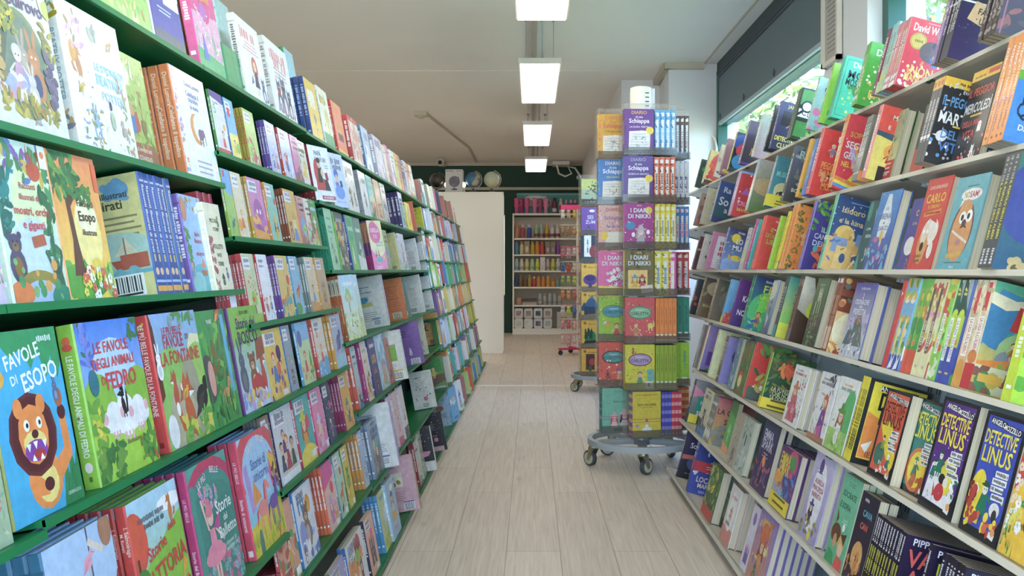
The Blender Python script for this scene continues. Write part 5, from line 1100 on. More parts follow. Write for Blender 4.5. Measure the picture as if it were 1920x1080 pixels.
S('L3e', 'F', 693, 703, .215, 4, .0115, 'cream tale book over four magenta spines', 'efe2cf', 'G .5 .84 .6 .14 c9a8a0;G .5 .66 .5 .12 c04a4a;girlhat .4 .16 .5 f2d0b0,8a3a3a,c85a5a,e0503a,222;S l 20 .1 0 0 1 .3 d8a04a,c0603a,8a9a4a;tree .7 .3 .4 6a8a5a,8a5a3a', spine='b01f74', sart='G .5 .82 .2 .4 f0d8e4 -90;G .5 .35 .24 .4 e8a0c8 -90;R .5 .05 .5 .02 f8e8f0', hard=False)
S('L3e', 'F', 706, 718, .215, 1, .012, 'dark violet blue tale book with golden title', '3a3a80', 'G .5 .86 .6 .12 fff;G .5 .66 .5 .14 d8b04a;G .5 .58 .5 .12 d8b04a;castle .5 .06 .6 2a2a50,e0785a,c8a0d0', hard=False)
S('L3e', 'F', 720, 733, .215, 2, .012, 'ice blue tale book of a storm over roofs', 'b8d8ea', 'S b 20 .14 0 .4 1 1 8fc0e0,d8ecf6,6aa8d0;castle .5 .06 .6 d88a6a,a85a4a,5a3a3a;S l 20 .1 0 0 1 .3 7aa86a,c8b07a', hard=False)
S('L4e', 'S', 767, .13, .205, 1, .02, 'bone white back cover with a bird on green', 'e2dfd2', p=-.04, back='e4e1d4', spine='dcd8ca', bart='G .4 .86 .4 .04 666;R .2 .8 .2 .04 e0c04a;R .4 .55 .8 .32 8fc23c;P 7ab02c 0 .62 .8 .68 .8 .4 0 .4;R .4 .71 .8 .02 8a7ac0;bird .45 .44 .4 4a8ac0,3a7ab0,333;L 5 .42 .33 .7 .06 999;R .74 .2 .36 .03 e0b83a;barcode .74 .1 .36 f4f0e0,333')
S('L4e', 'S', 796, .15, .2, 1, .02, 'purple back cover with a doodled cake stand', '8a5cae', p=-.03, back='8e60b2', spine='8458aa', bart='L 3 .4 .8 .4 .08 5a2a80;E .25 .8 .1 .1 f0e8d0;L 8 .5 .58 .6 .07 7a4a9e;sheep .3 .2 .3 f0e8e0,b8d;rabbit .65 .22 .26 e8e0f0,a9c,caa;barcode .76 .08 .3 fff,222')
S('L5e', 'S', 804, .14, .2, 3, .012, 'cream page-like spine past the purple back', 'e4dfc8', spine='dcd8c0', hard=False, sink='998')
S('L5e', 'S', 829, .12, .19, 1, .016, 'apricot back cover with a curled cat doodle', 'eeb054', back='f0b258', spine='e8a84c', bart='L 4 .5 .84 .6 .08 c88a30;crescent .4 .45 .3 5a4a3a,f0b258;E .4 .72 .1 .06 f8e0b0;L 3 .5 .36 .5 .08 c88a30;barcode .6 .1 .4 d8984a,333')
S('L3f', 'S', 750, .17, .245, 1, .022, 'large grey white back cover with a witch cauldron', 'dcdbd6', p=-.04, back='e0dfda', spine='c9a0cc', bart='G .4 .84 .5 .03 888;G .45 .79 .4 .045 8a6ab0;G .45 .74 .5 .03 888;E .4 .52 .2 .16 5a3028;R .4 .58 .42 .08 5a3028;P c85a3a .4 .42 .56 .5 .5 .6;P 4f6a58 .2 .44 .4 .4 .3 .56;E .4 .64 .06 .05 c8a050;L 7 .45 .36 .74 .045 999;R .74 .18 .22 .02 6a4a9a;barcode .74 .11 .2 f4f4f0,222', sart='S r 14 .3 0 .1 1 .9 b85ab0,e8d0ea,9a4a98')
S('L3f', 'F', 706, 722, .18, 2, .012, 'blue grey cover shadowed behind the cauldron back', '8a9ab4')
S('L4f', 'F', 741, 749, .215, 1, .016, 'ice blue flower book with a red tipped spine', 'c4d8ea', 'B 8fc8d8 e8e4f0;S l 40 .1 0 0 1 1 9fd0e0,e8c8d8,c8dcea,d8b0c8;girlhat .5 .1 .6 f4dcd0,c8a0b0,b8d0e8,d0b8d8,222', spine='8a3a5a')
S('L4f', 'F', 752, 760, .215, 1, .014, 'blush pink book with a shock headed child', 'ecccd2', 'kid .5 .2 .6 f2d0c0,333,e090b0,222;P d84a8a 0 0 1 0 1 .16 0 .2;S r 20 .04 0 .3 1 .9 c0a0a8,444')
S('L4f', 'F', 763, 770, .215, 1, .014, 'white book with black striped drawing', 'eee6e8', 'kid .5 .3 .5 f2d0c0,222,444,222;R .5 .12 1 .24 3a3a3e;S r 12 .05 0 0 1 .3 eee')
S('L5f', 'S', 819, .11, .185, 1, .022, 'white back cover dotted with little pink stars', 'e4e0d8', p=-.02, back='e6e2da', spine='dedad2', bart='G .35 .84 .4 .05 999;L 10 .4 .7 .5 .07 bbb;S d 12 .03 .1 .2 .95 .95 8a5a6a,444,c87a8a;E .6 .26 .1 .1 c85a78;barcode .56 .1 .34 eee,444', dq=.004)
S('L5f', 'S', 840, .12, .2, 1, .02, 'green back cover of a blond child in a nest', '7a6a5a', p=-.015, back='6aa04a', spine='8a7a6a', bart='P 3f9a48 .2 .5 .9 .6 .9 1 .3 1;P 7a5a4a 0 .1 1 .3 1 .5 0 .45;P 8a5a44 0 .8 .5 .9 .5 1 0 1;kid .5 .4 .5 f2d0b0,f0d060,e8c83a,222;E .7 .1 .3 .1 c8b8d8;R .5 .05 1 .1 3f7a4a')
S('L3g', 'F', 725, 734, .185, 4, .012, 'yellow green book of a gosling in reeds', 'cfe0a0', 'bird .5 .3 .7 e8f0f4,c8dce8,e80;E .5 .1 .4 .16 d8d04a;S g 20 .14 0 0 1 .4 8ab45a;G .5 .88 .6 .12 7aa0c8', spine='4a9ad0', hard=False, w=.17)
S('L3g', 'F', 740, 748, .19, 1, .014, 'sky blue book of a girl on a hay cart', 'a4ccec', 'girlhat .5 .4 .5 f2d0b0,8a5a3a,5a4a8a,e8d8e0,222;P e0b040 .2 .28 .8 .28 .7 .44 .3 .44;T .16 .5 .14 d85a9a Penny .6;E .6 .84 .2 .07 fff', p=.004, w=.16)
S('L3g', 'S', 790, .16, .225, 1, .02, 'rose pink back cover with a small framed meadow', 'dcaab2', p=-.04, back='deacb4', spine='b89a78', bart='G .4 .86 .4 .035 a87a8a;G .4 .81 .3 .045 8a7ab0;R .42 .58 .56 .26 ece4c8;S b 16 .05 .24 .5 .6 .64 9a8a4a,c85a4a,7a9a5a;L 5 .44 .36 .6 .05 b8848e;R .76 .17 .26 .02 6a4a9a;barcode .76 .1 .26 f4f0ee,444', sart='S f 20 .3 0 .02 1 .98 c84a7a,7a9a5a,e0b04a,8a5a9a', dq=.003)
S('L4g', 'F', 789, 794, .18, 2, .012, 'ruby red spined book beside the rose back', 'd8d0c8', spine='b02c34')
S('L4g', 'F', 796, 801, .2, 1, .016, 'cream speckled book by the black sparkly pair', 'd8d4c4')
S('L4g', 'S', 820, .12, .2, 1, .022, 'black starry back cover with a pink ribbon', '3a363a', p=-.03, back='2c292e', spine='d8d4d2', bart='L 6 .4 .84 .5 .05 88808a;S d 26 .015 0 .2 1 1 fff,c8a0b8;P d88ab0 .3 .3 .8 .34 .9 .44 .5 .46;R .5 .1 1 .24 e4e0de;barcode .5 .06 .4 fff,333', dq=.003)
S('L5g', 'S', 839, .11, .19, 1, .02, 'black sparkly back cover with a rosy tag', '343036', p=-.033, back='302c32', spine='3a3438', bart='S d 30 .018 0 .1 1 1 d8a0b8,fff,b87a98;L 5 .4 .7 .5 .06 8a8088;E .6 .3 .1 .1 d87a98;R .5 .06 .8 .12 d8a8b4', dq=.003)
S('L5g', 'S', 848, .11, .19, 2, .016, 'sky blue cover with white tabs by the black pair', 'a8c8e8', spine='6aaad8')
S('L5g', 'F', 850, 855, .2, 1, .014, 'azure book of a leaping dolphin near the floor', '6ab4e4', 'fish .5 .3 .8 d8ecf8,fff,222;P e8b8a0 .2 .6 .6 .6 .5 .74;G .5 .1 .5 .12 3a6ab0', yaw=-12, w=.15)
S('L6h', 'F', 860, 866, .19, 1, .014, 'white book of a blue caped rabbit near floor', 'eef0f2', 'rabbit .5 .1 .8 6a9ad0,e8e8f0,d0c090;P 3a6ac0 .3 .5 .7 .5 .6 .64;S l 10 .1 0 0 1 .2 8fc05a', yaw=-12, w=.15)
S('L6h', 'S', 890, .12, .175, 1, .02, 'vermilion back cover last by the aisle floor', 'd84a24', p=-.03, back='dc4c26', spine='8fae3a', bart='G .35 .84 .4 .06 f0a080;L 5 .4 .7 .5 .08 b83a18;S b 6 .06 .1 .05 .4 .16 3a2020;barcode .7 .12 .3 fff,333', dq=.003)
fill('L3e', 734, 748, 31, 'c46a5a f3ead2', .1)
fill('L5a', 742, 782, 41, 'f4f1ea e8c64a c46a5a 3a3f5c d8cfe6 e88a3c', .12, .19, .215)
# ------------------------------------------------------------------ novels on the right shelves (bay number grows away from the camera)
R_ = lambda *a, **k: stack(*a, **k)
# top visible shelf
R_('R1a', 'S', 1866, .15, .215, 4, .0185, 'dark plum novel with a torn paper warning note', '2c1c2c', 'B 2a1a24 3a2236;P d8b080 .2 .9 .95 .84 .98 .38 .26 .44;T .13 .64 .8 3a2418 NON .3;T .13 .66 .68 3a2418 ENTRARE .56;T .13 .66 .57 3a2418 QUI .3;T .13 .66 .46 3a2418 DENTRO! .56;S l 16 .12 0 0 1 .3 4a2a2a,7a3a2a;R .05 .5 .02 1 8a4a5a', spine='3a2a30', sart='G .5 .55 .6 .4 d8c8c0 -90;S b 8 .3 0 0 1 .4 6a5a5a,a89a94', hard=False)
R_('R1a', 'S', 1775, .15, .215, 4, .0145, 'dark violet novel with a teal hand holding a note', '2c1c40', 'B 3a2658 1c1430;R .5 .72 1 .2 1a1418;R .5 .62 1 .02 f0ece4;R .5 .8 1 .02 f0ece4;P d8b078 .14 .44 .68 .32 .74 .58 .22 .64;hand .46 .58 .34 3f8a88;T .13 .6 .53 2a2018 FAMMI .44 -6;T .13 .64 .43 2a2018 USCIRE .4 -6;S d 30 .012 0 0 1 1 5a4a80;E .8 .9 .3 .1 2a2a70', spine='3a3548', sart='G .5 .6 .6 .5 e8e4e0 -90;R .5 .62 1 .03 eee;R .5 .78 1 .02 eee;E .5 .9 .3 .3 d8d860', hard=False)
R_('R1a', 'S', 1752, .13, .19, 1, .02, 'purple novel speckled with gold between red and violet', '6a2a86', 'S d 30 .03 0 0 1 1 c8b040,e0c060,8a4aa8;R .5 .3 .6 .3 7a3a98', spine='9a7ab8', sart='S d 12 .2 0 0 1 1 d8d060,e8e080;G .5 .5 .5 .4 f0e0f0 -90', hard=False)
R_('R1a', 'S', 1676, .14, 30, 4, .021, 'scarlet novel with a gold medal and sneaking thief', 'd8202a', 'B c81c34 e02a2c;T .2 .45 .87 fff David_Wa .7;L 1 .5 .96 .5 .05 f0a0a0;E .22 .68 .16 .16 b8a03c;E .22 .68 .13 .13 d0b850;G .22 .68 .14 .05 8a7020;kid .66 .36 .5 e8c0a0,5a4030,4a3a6a,222;E .5 .56 .22 .2 6a5a58;E .66 .66 .16 .1 4a3a30;P 3a6ac0 .56 .36 .66 .36 .6 .5 .5 .48;T .24 .56 .26 e8c860 NON .56;T .2 .56 .15 e8c860 MANGIARE .8;S d 34 .025 .02 0 .4 .42 f0d080,fff,e88a4a;S b 20 .04 0 0 1 .08 f0f0f0,c8c8d8,e0d080', spine='e08a8c', sart='G .5 .66 .36 .5 fff -90;T .6 .5 .4 fbe0c0 NON_MANGIARE .3 -90;S d 8 .3 0 .02 1 .2 fff')
R_('R1a', 'S', 1653, .14, .19, 2, .021, 'powder blue spine pair left of the scarlet novel', '9fd4dc', spine='a9dce0', sart='B c8d88a a4dce2;G .5 .6 .5 .4 5a8a98 -90;S b 6 .3 0 0 1 .3 e8e060,c8e0a0')
R_('R2a', 'S', 1639, .13, .185, 1, .022, 'maroon novel strip beside the leaf green one', '8a2a4a', spine='8a3a52', hard=False)
R_('R2a', 'S', 1604, .135, 77, 2, .021, 'leaf green novel with white script and gold letters', '4aa82a', 'B 3f9a24 52b82e;T .2 .35 .85 fff Da .3;bear .75 .42 .5 d8702c,7a4a6a,222;S d 40 .025 0 .05 .9 .7 f0e8a0,fff,e0a83a;T .24 .45 .2 f0b83a BA .4;E .9 .3 .2 .2 c84a2a', spine='6ab84a', sart='S d 14 .25 0 .1 1 .6 f4f0c0,fff;G .5 .6 .4 .4 e8f0d0 -90')
R_('R2a', 'S', 1557, .14, 103, 2, .02, 'sea green novel with a black framed title and dragon', '3fc49c', 'R .5 .5 .92 .9 2a6a58;R .5 .5 .9 .885 3fc49c;T .18 .4 .88 fff Da .3;T .26 .42 .72 1f2a3a MO .5;T .22 .5 .6 1f2a3a MOSTRO .7;dragon .55 .12 .7 4a8a3a,3a7a4a f;S d 16 .03 .1 .1 .9 .5 a8d86a,e8e070', spine='4fd0ae', sart='G .5 .5 .6 .4 2a8a78 -90')
R_('R2a', 'S', 1536, .135, .2, 1, .022, 'lime and yellow novel cover beside the sea green one', '8fd03a', 'E .5 .7 .3 .3 f0d83a;G .5 .8 .7 .2 fff;S b 16 .1 0 0 1 .5 5ab04a,f0c83a,e8f060', spine='a8d85a')
R_('R2a', 'S', 1513, .13, .18, 1, .02, 'pale aqua sliver of spine left of the lime novel', '9ad0d0', spine='b8d8d0', hard=False)
R_('R3a', 'S', 1481, .15, 163, 2, .026, 'green squared puzzle novel with a magnifying glass', '2f6a28', 'R .5 .5 1 1 20301c;R .2 .82 .36 .3 4a9a3a;R .68 .82 .5 .3 44903a;R .2 .2 .36 .3 3f8a34;R .68 .2 .5 .3 4a9a3a;R .5 .51 .96 .16 f4f4f2;glass .2 .45 .5 222,f4f4f2 f;T .17 .22 .52 222 C .16;T .15 .62 .5 222 LUEDO .56;T .17 .64 .87 e8f0d0 12 .2;T .11 .66 .77 d8d83a CASI .4;T .1 .7 .24 d8d83a MISTERI .5;T .1 .7 .14 d8d83a DA_RISOLVERE .5;L 1 .5 .05 .7 .06 9ac88a', spine='4a5a44', sart='R .5 .5 .6 1 7a8a6a;G .5 .5 .5 .4 1a2a18 -90')
R_('R3a', 'S', 1443, .14, .19, 1, .02, 'navy detective novel with a boy in purple', '38365c', 'B 2a2848 3f3c68;T .13 .5 .9 e0c83a JAMES .5;R .5 .66 .8 .3 2a1c18;kid .45 .32 .5 c89068,2a1c18,7a3a90,222;T .18 .45 .24 f0e03a DETECTIVE .8;T .2 .45 .1 f0e03a CLUB .5', spine='6a6a90')
R_('R3a', 'S', 1433, .12, .19, 1, .022, 'black spine beside the navy detective novel', '222226', spine='222226', hard=False)
R_('R3a', 'S', 1411, .13, .185, 1, .02, 'misty green book leaning out past the black spine', 'a8b49a', 'B b88a90 a8b8a0', spine='c9d0c0', yaw=10)
R_('R3a', 'S', 1388, .13, .2, 1, .03, 'smoky violet novel with golden handwriting', '4a3848', 'B 2c2024 5f4a68;T .16 .6 .86 d0a04a Daniel .4;P 2a2022 .4 .5 .7 .7 .9 .5 .7 .36;T .16 .55 .28 e0a83a Julien .6;G .5 .36 .5 .12 d0983a;R .5 .03 1 .06 5a2a90', spine='9a8a9a')
R_('R4a', 'S', 1364, .13, .185, 1, .022, 'yellow spined novel of red and blue splashes', '202840', 'E .3 .75 .4 .3 2a5ac0;E .5 .55 .4 .3 e0303a;E .4 .25 .36 .3 2a90d0;E .6 .45 .16 .14 e8d0c0;R .5 .04 1 .08 1f5a60', spine='f0d850', sart='R .3 .5 .4 1 d8d8c8')
R_('R4a', 'S', 1349, .12, .18, 2, .02, 'dusty rose spine pair by the yellow spine', 'a8707a', spine='b8848a', sink='e8d0d0')
R_('R4a', 'S', 1338, .12, .17, 1, .016, 'cream book sliver behind the red haired cover', 'e8dcb8', spine='d8c89a', hard=False)
R_('R4a', 'S', 1318, .12, .18, 2, .036, 'thick cream novel of a red haired woman', 'd8c060', 'E .6 .6 .5 .6 d8301c;E .7 .66 .24 .26 f0c8a0;E .5 .3 .4 .3 c82818;S b 14 .12 0 0 1 1 e04a20,b82414;R .5 .05 1 .1 5a2018', spine='ece0b4', sink='8a7a50')
R_('R4a', 'S', 1303, .12, .16, 2, .022, 'bottle green book at the far end of the top shelf', '24382a', 'S b 12 .1 0 0 1 .8 3f7a3a,1a2a1a', spine='5f6a58')
# second shelf
R_('R1b', 'S', 1878, .15, .212, 4, .0188, 'blue and green novel over tall orange spines', '2f7fd0', 'R .5 .72 1 .6 2f86d8;R .5 .68 1 .14 ecd0a8;R .5 .58 1 .1 6ab82c;R .5 .3 1 .5 2f86d8;T .26 .36 .4 16304a LU .4;T .26 .36 .28 16304a QUA .5;T .1 .4 .14 fff DAVID .4', spine='f0922c', sart='T .6 .4 .8 fff PATRICK .22 -90;T .5 .7 .55 fff9e0 UN_CAPPELLO .4 -90;T .5 .4 .25 6a3a10 UN_CAPPELLO .26 -90;P b878b0 .2 .36 .8 .4 .5 .44;G .5 .06 .4 .4 7a4010', hard=False)
R_('R1b', 'S', 1731, .14, 141, 3, .0165, 'black novel with yellow top and blue tuesday lettering', '2b2b2e', 'R .5 .95 1 .12 f0c020;G .6 .94 .7 .05 5a4010;T .08 .7 .86 f0f0f0 EVA_AMORES .5;T .22 .5 .73 5aa0dc IL_PEGGIOR .86;T .26 .52 .56 f2f2f2 MARTEDÌ .9;R .5 .46 .4 .02 f0c020;T .2 .5 .36 5a90d0 DELLA .6;T .22 .5 .22 4a80c8 VITA .6;S d 20 .03 0 .02 1 .3 5aa0dc,fff,c8c8d0;S r 10 .03 0 .6 .3 .95 c8d8e8;sun .16 .22 .3 f0f0f0', spine='5a5a5e', sart='R .5 .93 1 .13 f0b83a;R .5 .93 .5 .06 d8603a;G .5 .5 .5 .5 c8c8cc -90;R .5 .3 .8 .04 fff', hard=False)
R_('R1b', 'F', 1781, 1832, .205, 1, .016, 'black novel with yellow top and red wednesday lettering', '2b2b2e', 'R .5 .95 1 .12 f0c020;R .78 .95 .4 .05 d8402c;G .3 .93 .4 .04 5a4010;T .22 .5 .76 e04a4a IL_PEGGIOR .9;T .26 .5 .6 f2f2f2 MERCOLEDÌ .94;R .5 .5 .4 .02 f0c020;T .16 .4 .42 e04a4a DELLA_MIA .6;T .2 .4 .3 e04a4a VITA .5;ghost .75 .3 .22 fff,222;S d 20 .03 0 .02 1 .3 e8e8ea,e04a4a;cat .7 .02 .3 fff,e88', hard=False)
R_('R1b', 'F', 1700, 1726, .19, 2, .026, 'thick hardback with red foot by the black novels', '2f4a34', 'R .5 .2 1 .4 c8282c', spine='2a4a30', p=.03)
R_('R2b', 'F', 1640, 1667, .19, 3, .026, 'leafy novel with a red band showing cream page edges', 'b8c49a', 'B e0d8b0 9ab08a;kid .5 .4 .5 e8c8a0,c8482c,d87a3a,222;S l 24 .1 0 .3 1 1 7a9a6a,c9d0a0,d8b86a;T .06 .5 .9 4a5a3a ROMANZO .3', band=('c8242c', .3, 'L 3 .5 .8 .8 .12 f0c8c8;G .5 .3 .5 .08 f0d0d0'), spine='2a5a3a', back='24502f')
R_('R2b', 'S', 1620, .1, 195, 1, .024, 'novel with a coral top and a red doll on black', 'e8d86a', 'R .5 .8 1 .42 e0402c;P 3a5a6a 0 .6 1 .5 1 .62 0 .66;T .18 .55 .86 f0e8d8 MI .3;T .16 .4 .72 f0e8d8 E .14;E .5 .4 .2 .22 e8a03a;kid .5 .2 .5 a82c20,8a2018,a82c20,222;R .5 .1 .5 .2 2a2224', spine='e88a8a')
R_('R2b', 'S', 1606, .12, .18, 3, .015, 'grey photo spine trio next to the red doll novel', '77776e', spine='8a8a80', sink='f0f0ea', hard=False)
R_('R2b', 'S', 1557, .14, 212, 3, .013, 'crimson novel with rainbow lamp and white lettering', 'd8243a', 'T .12 .6 .9 f0a030 LA .2;T .16 .45 .74 e0a83a SOPHIE .6;T .2 .5 .6 f2f2f2 SEGRETI .8;T .2 .4 .46 c8e0e0 GENIO .6;T .16 .4 .34 e8d03a NEL_BUIO .6;P f0d030 .24 .1 .6 .1 .42 .3;R .3 .42 .1 .3 c8a0d8 20;R .34 .5 .06 .3 f0a04a 20;P f08a2a 0 .12 1 .02 1 .07 0 .17;P f0e04a 0 .08 1 -.02 1 .02 0 .12;P 4a90d8 0 .04 1 -.06 1 -.02 0 .08;S r 14 .02 0 .1 1 1 fff,f8c0d0', spine='ee9a3a')
R_('R3b', 'S', 1514, .145, 239, 1, .03, 'bright red novel of strange children and golden letters', 'dc2420', 'B d82018 e83028;T .18 .6 .88 fff Da .3;kid .28 .6 .28 e8c0a0,f0e0c0,8a90b0,222;kid .7 .6 .3 e8c0a0,5a4a8a,9a8ac0,222;T .22 .5 .46 e8a84a PEGGIORI .7;T .22 .5 .34 e8a84a BAMBINI .7;T .22 .6 .16 f0b040 MONDO .6;fox .2 .22 .26 e8a070,fff', spine='ee7a7a', sart='G .5 .6 .5 .5 fff -90;R .5 .1 1 .01 fff')
R_('R3b', 'S', 1506, .13, .185, 2, .016, 'cornflower blue spine pair beside bright red novel', '5a80c8', spine='6a90d0', sart='G .5 .5 .6 .5 c8d8f4 -90;E .5 .2 .3 .3 b08ad0')
R_('R3b', 'S', 1494, .13, .195, 1, .024, 'sunflower yellow spine by the cornflower pair', 'e8a82a', spine='f0b02c', sart='T .6 .5 .2 fff E_NOI .2 -90')
R_('R3b', 'S', 1472, .13, .195, 1, .03, 'grey woodland novel with pale branch lettering', '5a5f68', 'B 3a3c34 6a7090;S l 26 .14 0 0 1 1 7a7f7a,4a5048,a8b0b0;T .3 .3 .86 a8d0c8 R .3;T .14 .5 .22 d8dcd8 BOSCO .6;T .14 .6 .32 c8744a KAI .4;horse .7 .4 .4 4a4038,333', spine='6a6c62', hard=False)
R_('R3b', 'S', 1434, .14, 291, 2, .02, 'blue green novel of a ram in clouds, yellow band', '3f8a96', 'B 4a98a4 3a8290;E .5 .3 .4 .28 d8d09a;E .34 .36 .24 .2 d8d09a;E .74 .4 .2 .2 d0c890;bear .7 .72 .5 4a4034,6a5a48,222;horse .75 .28 .34 4a3a2c,3a2c20;horse .35 .18 .36 3f3a30,2c2820;T .2 .45 .66 8ad0d0 MUSCHIO .7', band=('f0dc1c', .24, 'T .09 .5 .76 5a5018 MARTA .5;L 4 .5 .52 .7 .08 7a7020'), spine='9aa8b0')
R_('R3b', 'F', 1418, 1427, .18, 1, .02, 'sliver of a purple oval book behind the ram novel', 'c8a8a0', 'E .5 .5 .4 .6 4a3a90;E .5 .5 .3 .5 3f90d0;P e8c0a0 .3 .2 .8 .3 .6 .5', p=.03)
R_('R3b', 'S', 1400, .12, .215, 1, .036, 'tall pastel rainbow spined book of misty fields', 'b8a878', 'B 5a7a34 b8b0a8;E .5 .5 .6 .3 c8a87a', spine='c8d0e0', sart='B a8c88a b8cce8;R .5 .55 1 .3 e8dcc8;R .5 .36 1 .16 e0dc9a')
R_('R4b', 'S', 1369, .13, .2, 3, .018, 'red party novel with lilac and icy spines', 'd0202c', 'R .5 .97 1 .06 8aa8e0;R .5 .5 .9 .9 d0202c;kid .5 .55 .36 e8c0a0,d8a0d0,e0b83a,222;T .2 .5 .3 e8a8d0 CRUSH .7;T .16 .5 .16 e0c040 MANIA .6;S d 24 .03 0 .05 1 .95 fff,f0d0e0,8a60c0;P b05ac0 .16 .5 .5 .5 .3 .66', spine='c8a0c4', sink='f0e0f0')
R_('R4b', 'S', 1332, .13, .2, 1, .03, 'navy novel with swirling white script', '2a4080', 'B 1f5a48 2f4a9a;T .3 .45 .8 e0dcf0 Ra .5;T .44 .4 .52 e0dcf0 So .5;T .3 .6 .3 e0dcf0 a .2;R .5 .06 1 .12 2a2a78', spine='a8a8c8')
R_('R4b', 'S', 1312, .12, .19, 2, .016, 'sepia flowered book left of the navy script novel', 'e0d4b0', 'S b 20 .1 .4 .2 1 .9 a8843a,8a6a34,c8a85a', spine='d8ccb0')
R_('R4b', 'S', 1300, .12, .18, 1, .016, 'faded rose spine at far end of second shelf', 'b89080', spine='c4a090', hard=False)
# eye level shelf
R_('R1c', 'S', 1858, .15, 283, 3, .0172, 'midnight blue novel with a black feathered shape', '2f5a78', 'B 2a5a80 4a7a6a;E .3 .6 .4 .5 3a4a98;E .7 .4 .3 .42 141418;E .8 .36 .14 .3 e8a024;S l 20 .14 .4 .1 1 .8 141418,2a2a2a;S b 16 .06 .2 .02 .8 .14 c8b07a,6a5a3a;E .3 .7 .03 .02 d8c0e0;P 141418 .6 .6 1 .7 .9 .95', spine='50555a', sart='G .5 .88 .2 .5 a8a8a8 -90;T .6 .5 .5 f0e83a IL_POPOLO_DEGLI_ALBERI .5 -90;G .5 .1 .14 .5 e8e8e8 -90', hard=False)
R_('R1c', 'F', 1752, 1810, 322, 1, .026, 'light blue novel with a whiskery potato in sash', '6ab4c0', 'L 1 .55 .89 .4 .06 4a7a88;E .56 .8 .32 .1 f6f4ee;P f6f4ee .3 .74 .4 .76 .26 .66;T .14 .42 .8 b8903a NO .16;T .14 .66 .8 b8404a SAM! .3;E .5 .42 .36 .48 6a4a58;E .5 .4 .32 .46 dc9a5c;E .5 .62 .2 .2 dc9a5c;E .46 .56 .1 .1 fff;E .66 .57 .1 .1 fff;E .45 .56 .045 .05 222;E .64 .57 .045 .05 222;E .54 .5 .07 .06 5a3a34;P 5a3a34 .44 .44 .5 .5 .58 .5 .66 .44 .56 .46;R .5 .36 .6 .025 e8e0d8 -20;E .5 .3 .08 .05 b8808a;R .46 .17 .5 .05 d8b050 6;L 1 .5 .09 .6 .05 3a7a88;T .06 .5 .045 e8f4f4 feltro .2', spine='5aa4b0')
R_('R1c', 'F', 1800, 1838, .14, 2, .02, 'thin hardback stack showing only pale fore-edges', '7ab0b8', p=.034, hard=True)
R_('R1c', 'F', 1697, 1742, 327, 1, .024, 'red novel of a grumpy pug with yellow lettering', 'd8342c', 'T .09 .5 .9 f4d8c8 LUIGI_GARLANDO .7;T .24 .5 .78 f0cc2c CARLO .8;T .09 .5 .69 f0cc2c IL_CARLINO .6;R .5 .62 .7 .05 e88a2c 4;G .5 .62 .6 .04 7a2014;E .6 .42 .32 .26 f4efe8;E .42 .3 .22 .3 e0a060;E .42 .22 .18 .26 dca05a;E .4 .4 .14 .2 f0d8c0;E .4 .26 .07 .09 3a2018;E .36 .42 .05 .04 fff;E .5 .42 .05 .04 fff;E .7 .4 .16 .18 f4e8dc;P d8342c .5 .55 .7 .62 .8 .5;T .08 .36 .16 5a2a1a DIARIO .3;T .07 .36 .11 5a2a1a ZAMPE .3;E .78 .22 .1 .16 f4efe8', spine='c82c24')
R_('R1c', 'F', 1677, 1700, .18, 1, .02, 'indigo novel with yellow letters behind the pug book', '4a4a9c', 'T .3 .6 .8 f0d03a C .2;T .14 .6 .66 f0d03a IL_PIU .4;E .6 .36 .4 .34 f0ece8;kid .7 .05 .4 c89068,5a3a2a,8a5a3a,222', p=.03)
R_('R2c', 'F', 1621, 1660, 353, 1, .026, 'ocean blue novel of a mermaid under ice', '3a62b0', 'B 4a4a9c 3a90d8;P e8f2f8 .4 .96 .56 .96 .8 .6 .7 .42 .3 .42 .26 .6;E .5 .6 .2 .2 f4f8fa;T .1 .5 .78 5a78a8 LA .14;T .16 .5 .68 4a6aa0 SIRENA .7;T .07 .5 .6 4a6aa0 dei .12;T .12 .5 .53 4a6aa0 GHIACCI .64;mermaid .5 .14 .6 b06ab8,f0c8b0,e8c040;fish .3 .3 .3 d86a90,b05aa0;S l 20 .08 0 .02 1 .3 5ab0d8,7ad0e0,d88ab0;P 6ac0e0 .8 0 .9 .14 1 .02;P 6ac0e0 .1 0 .2 .16 .3 0;S d 20 .015 0 0 1 1 c8e0f8', spine='2f4a90')
R_('R2c', 'F', 1597, 1622, 372, 1, .022, 'dark teal novel of a pale swimming mermaid', '1f5a5c', 'E .2 .85 .14 .3 3fa08c;P 8fc0a8 .6 .9 .9 .7 .8 .3 .6 .2 .8 .5;T .1 .4 .6 e0ece8 ULTIMA .4;T .13 .5 .5 e0ece8 SIRENA .6;mermaid .55 .16 .4 a8c8b8,e8c8b8,c8a090;P 3fb0a8 0 0 .3 0 .1 .3;P 3fb0a8 .7 0 1 0 .9 .26', p=.028)
R_('R2c', 'S', 1536, .145, 362, 1, .024, 'navy desert town novel with a golden moon', '2f5286', 'B 3a5a90 2a4a7c;L 1 .5 .93 .6 .05 8aa8d0;T .17 .5 .82 e8c88a Isidoro .7;T .15 .5 .68 e8c88a e_la_luna .7;E .3 .5 .2 .2 ecc46a;E .36 .5 .12 .14 e0b458;R .5 .22 1 .46 e4b86a;R .24 .36 .3 .2 8aa0c8;R .7 .4 .3 .3 7a98c8;R .3 .2 .2 .3 f0cc80;R .6 .24 .2 .3 d8a858;R .8 .16 .24 .34 ecc47a;E .36 .2 .06 .1 3a5a90;E .6 .22 .06 .1 3a5a90;S r 24 .05 .05 .1 .95 .55 5a7ab8,b8804a,f4d898;S d 30 .012 0 .5 1 1 e8e8f8', spine='7fc8a0', sart='G .5 .5 .6 .5 3a8a6a -90;R .5 .42 1 .06 f0e0c0')
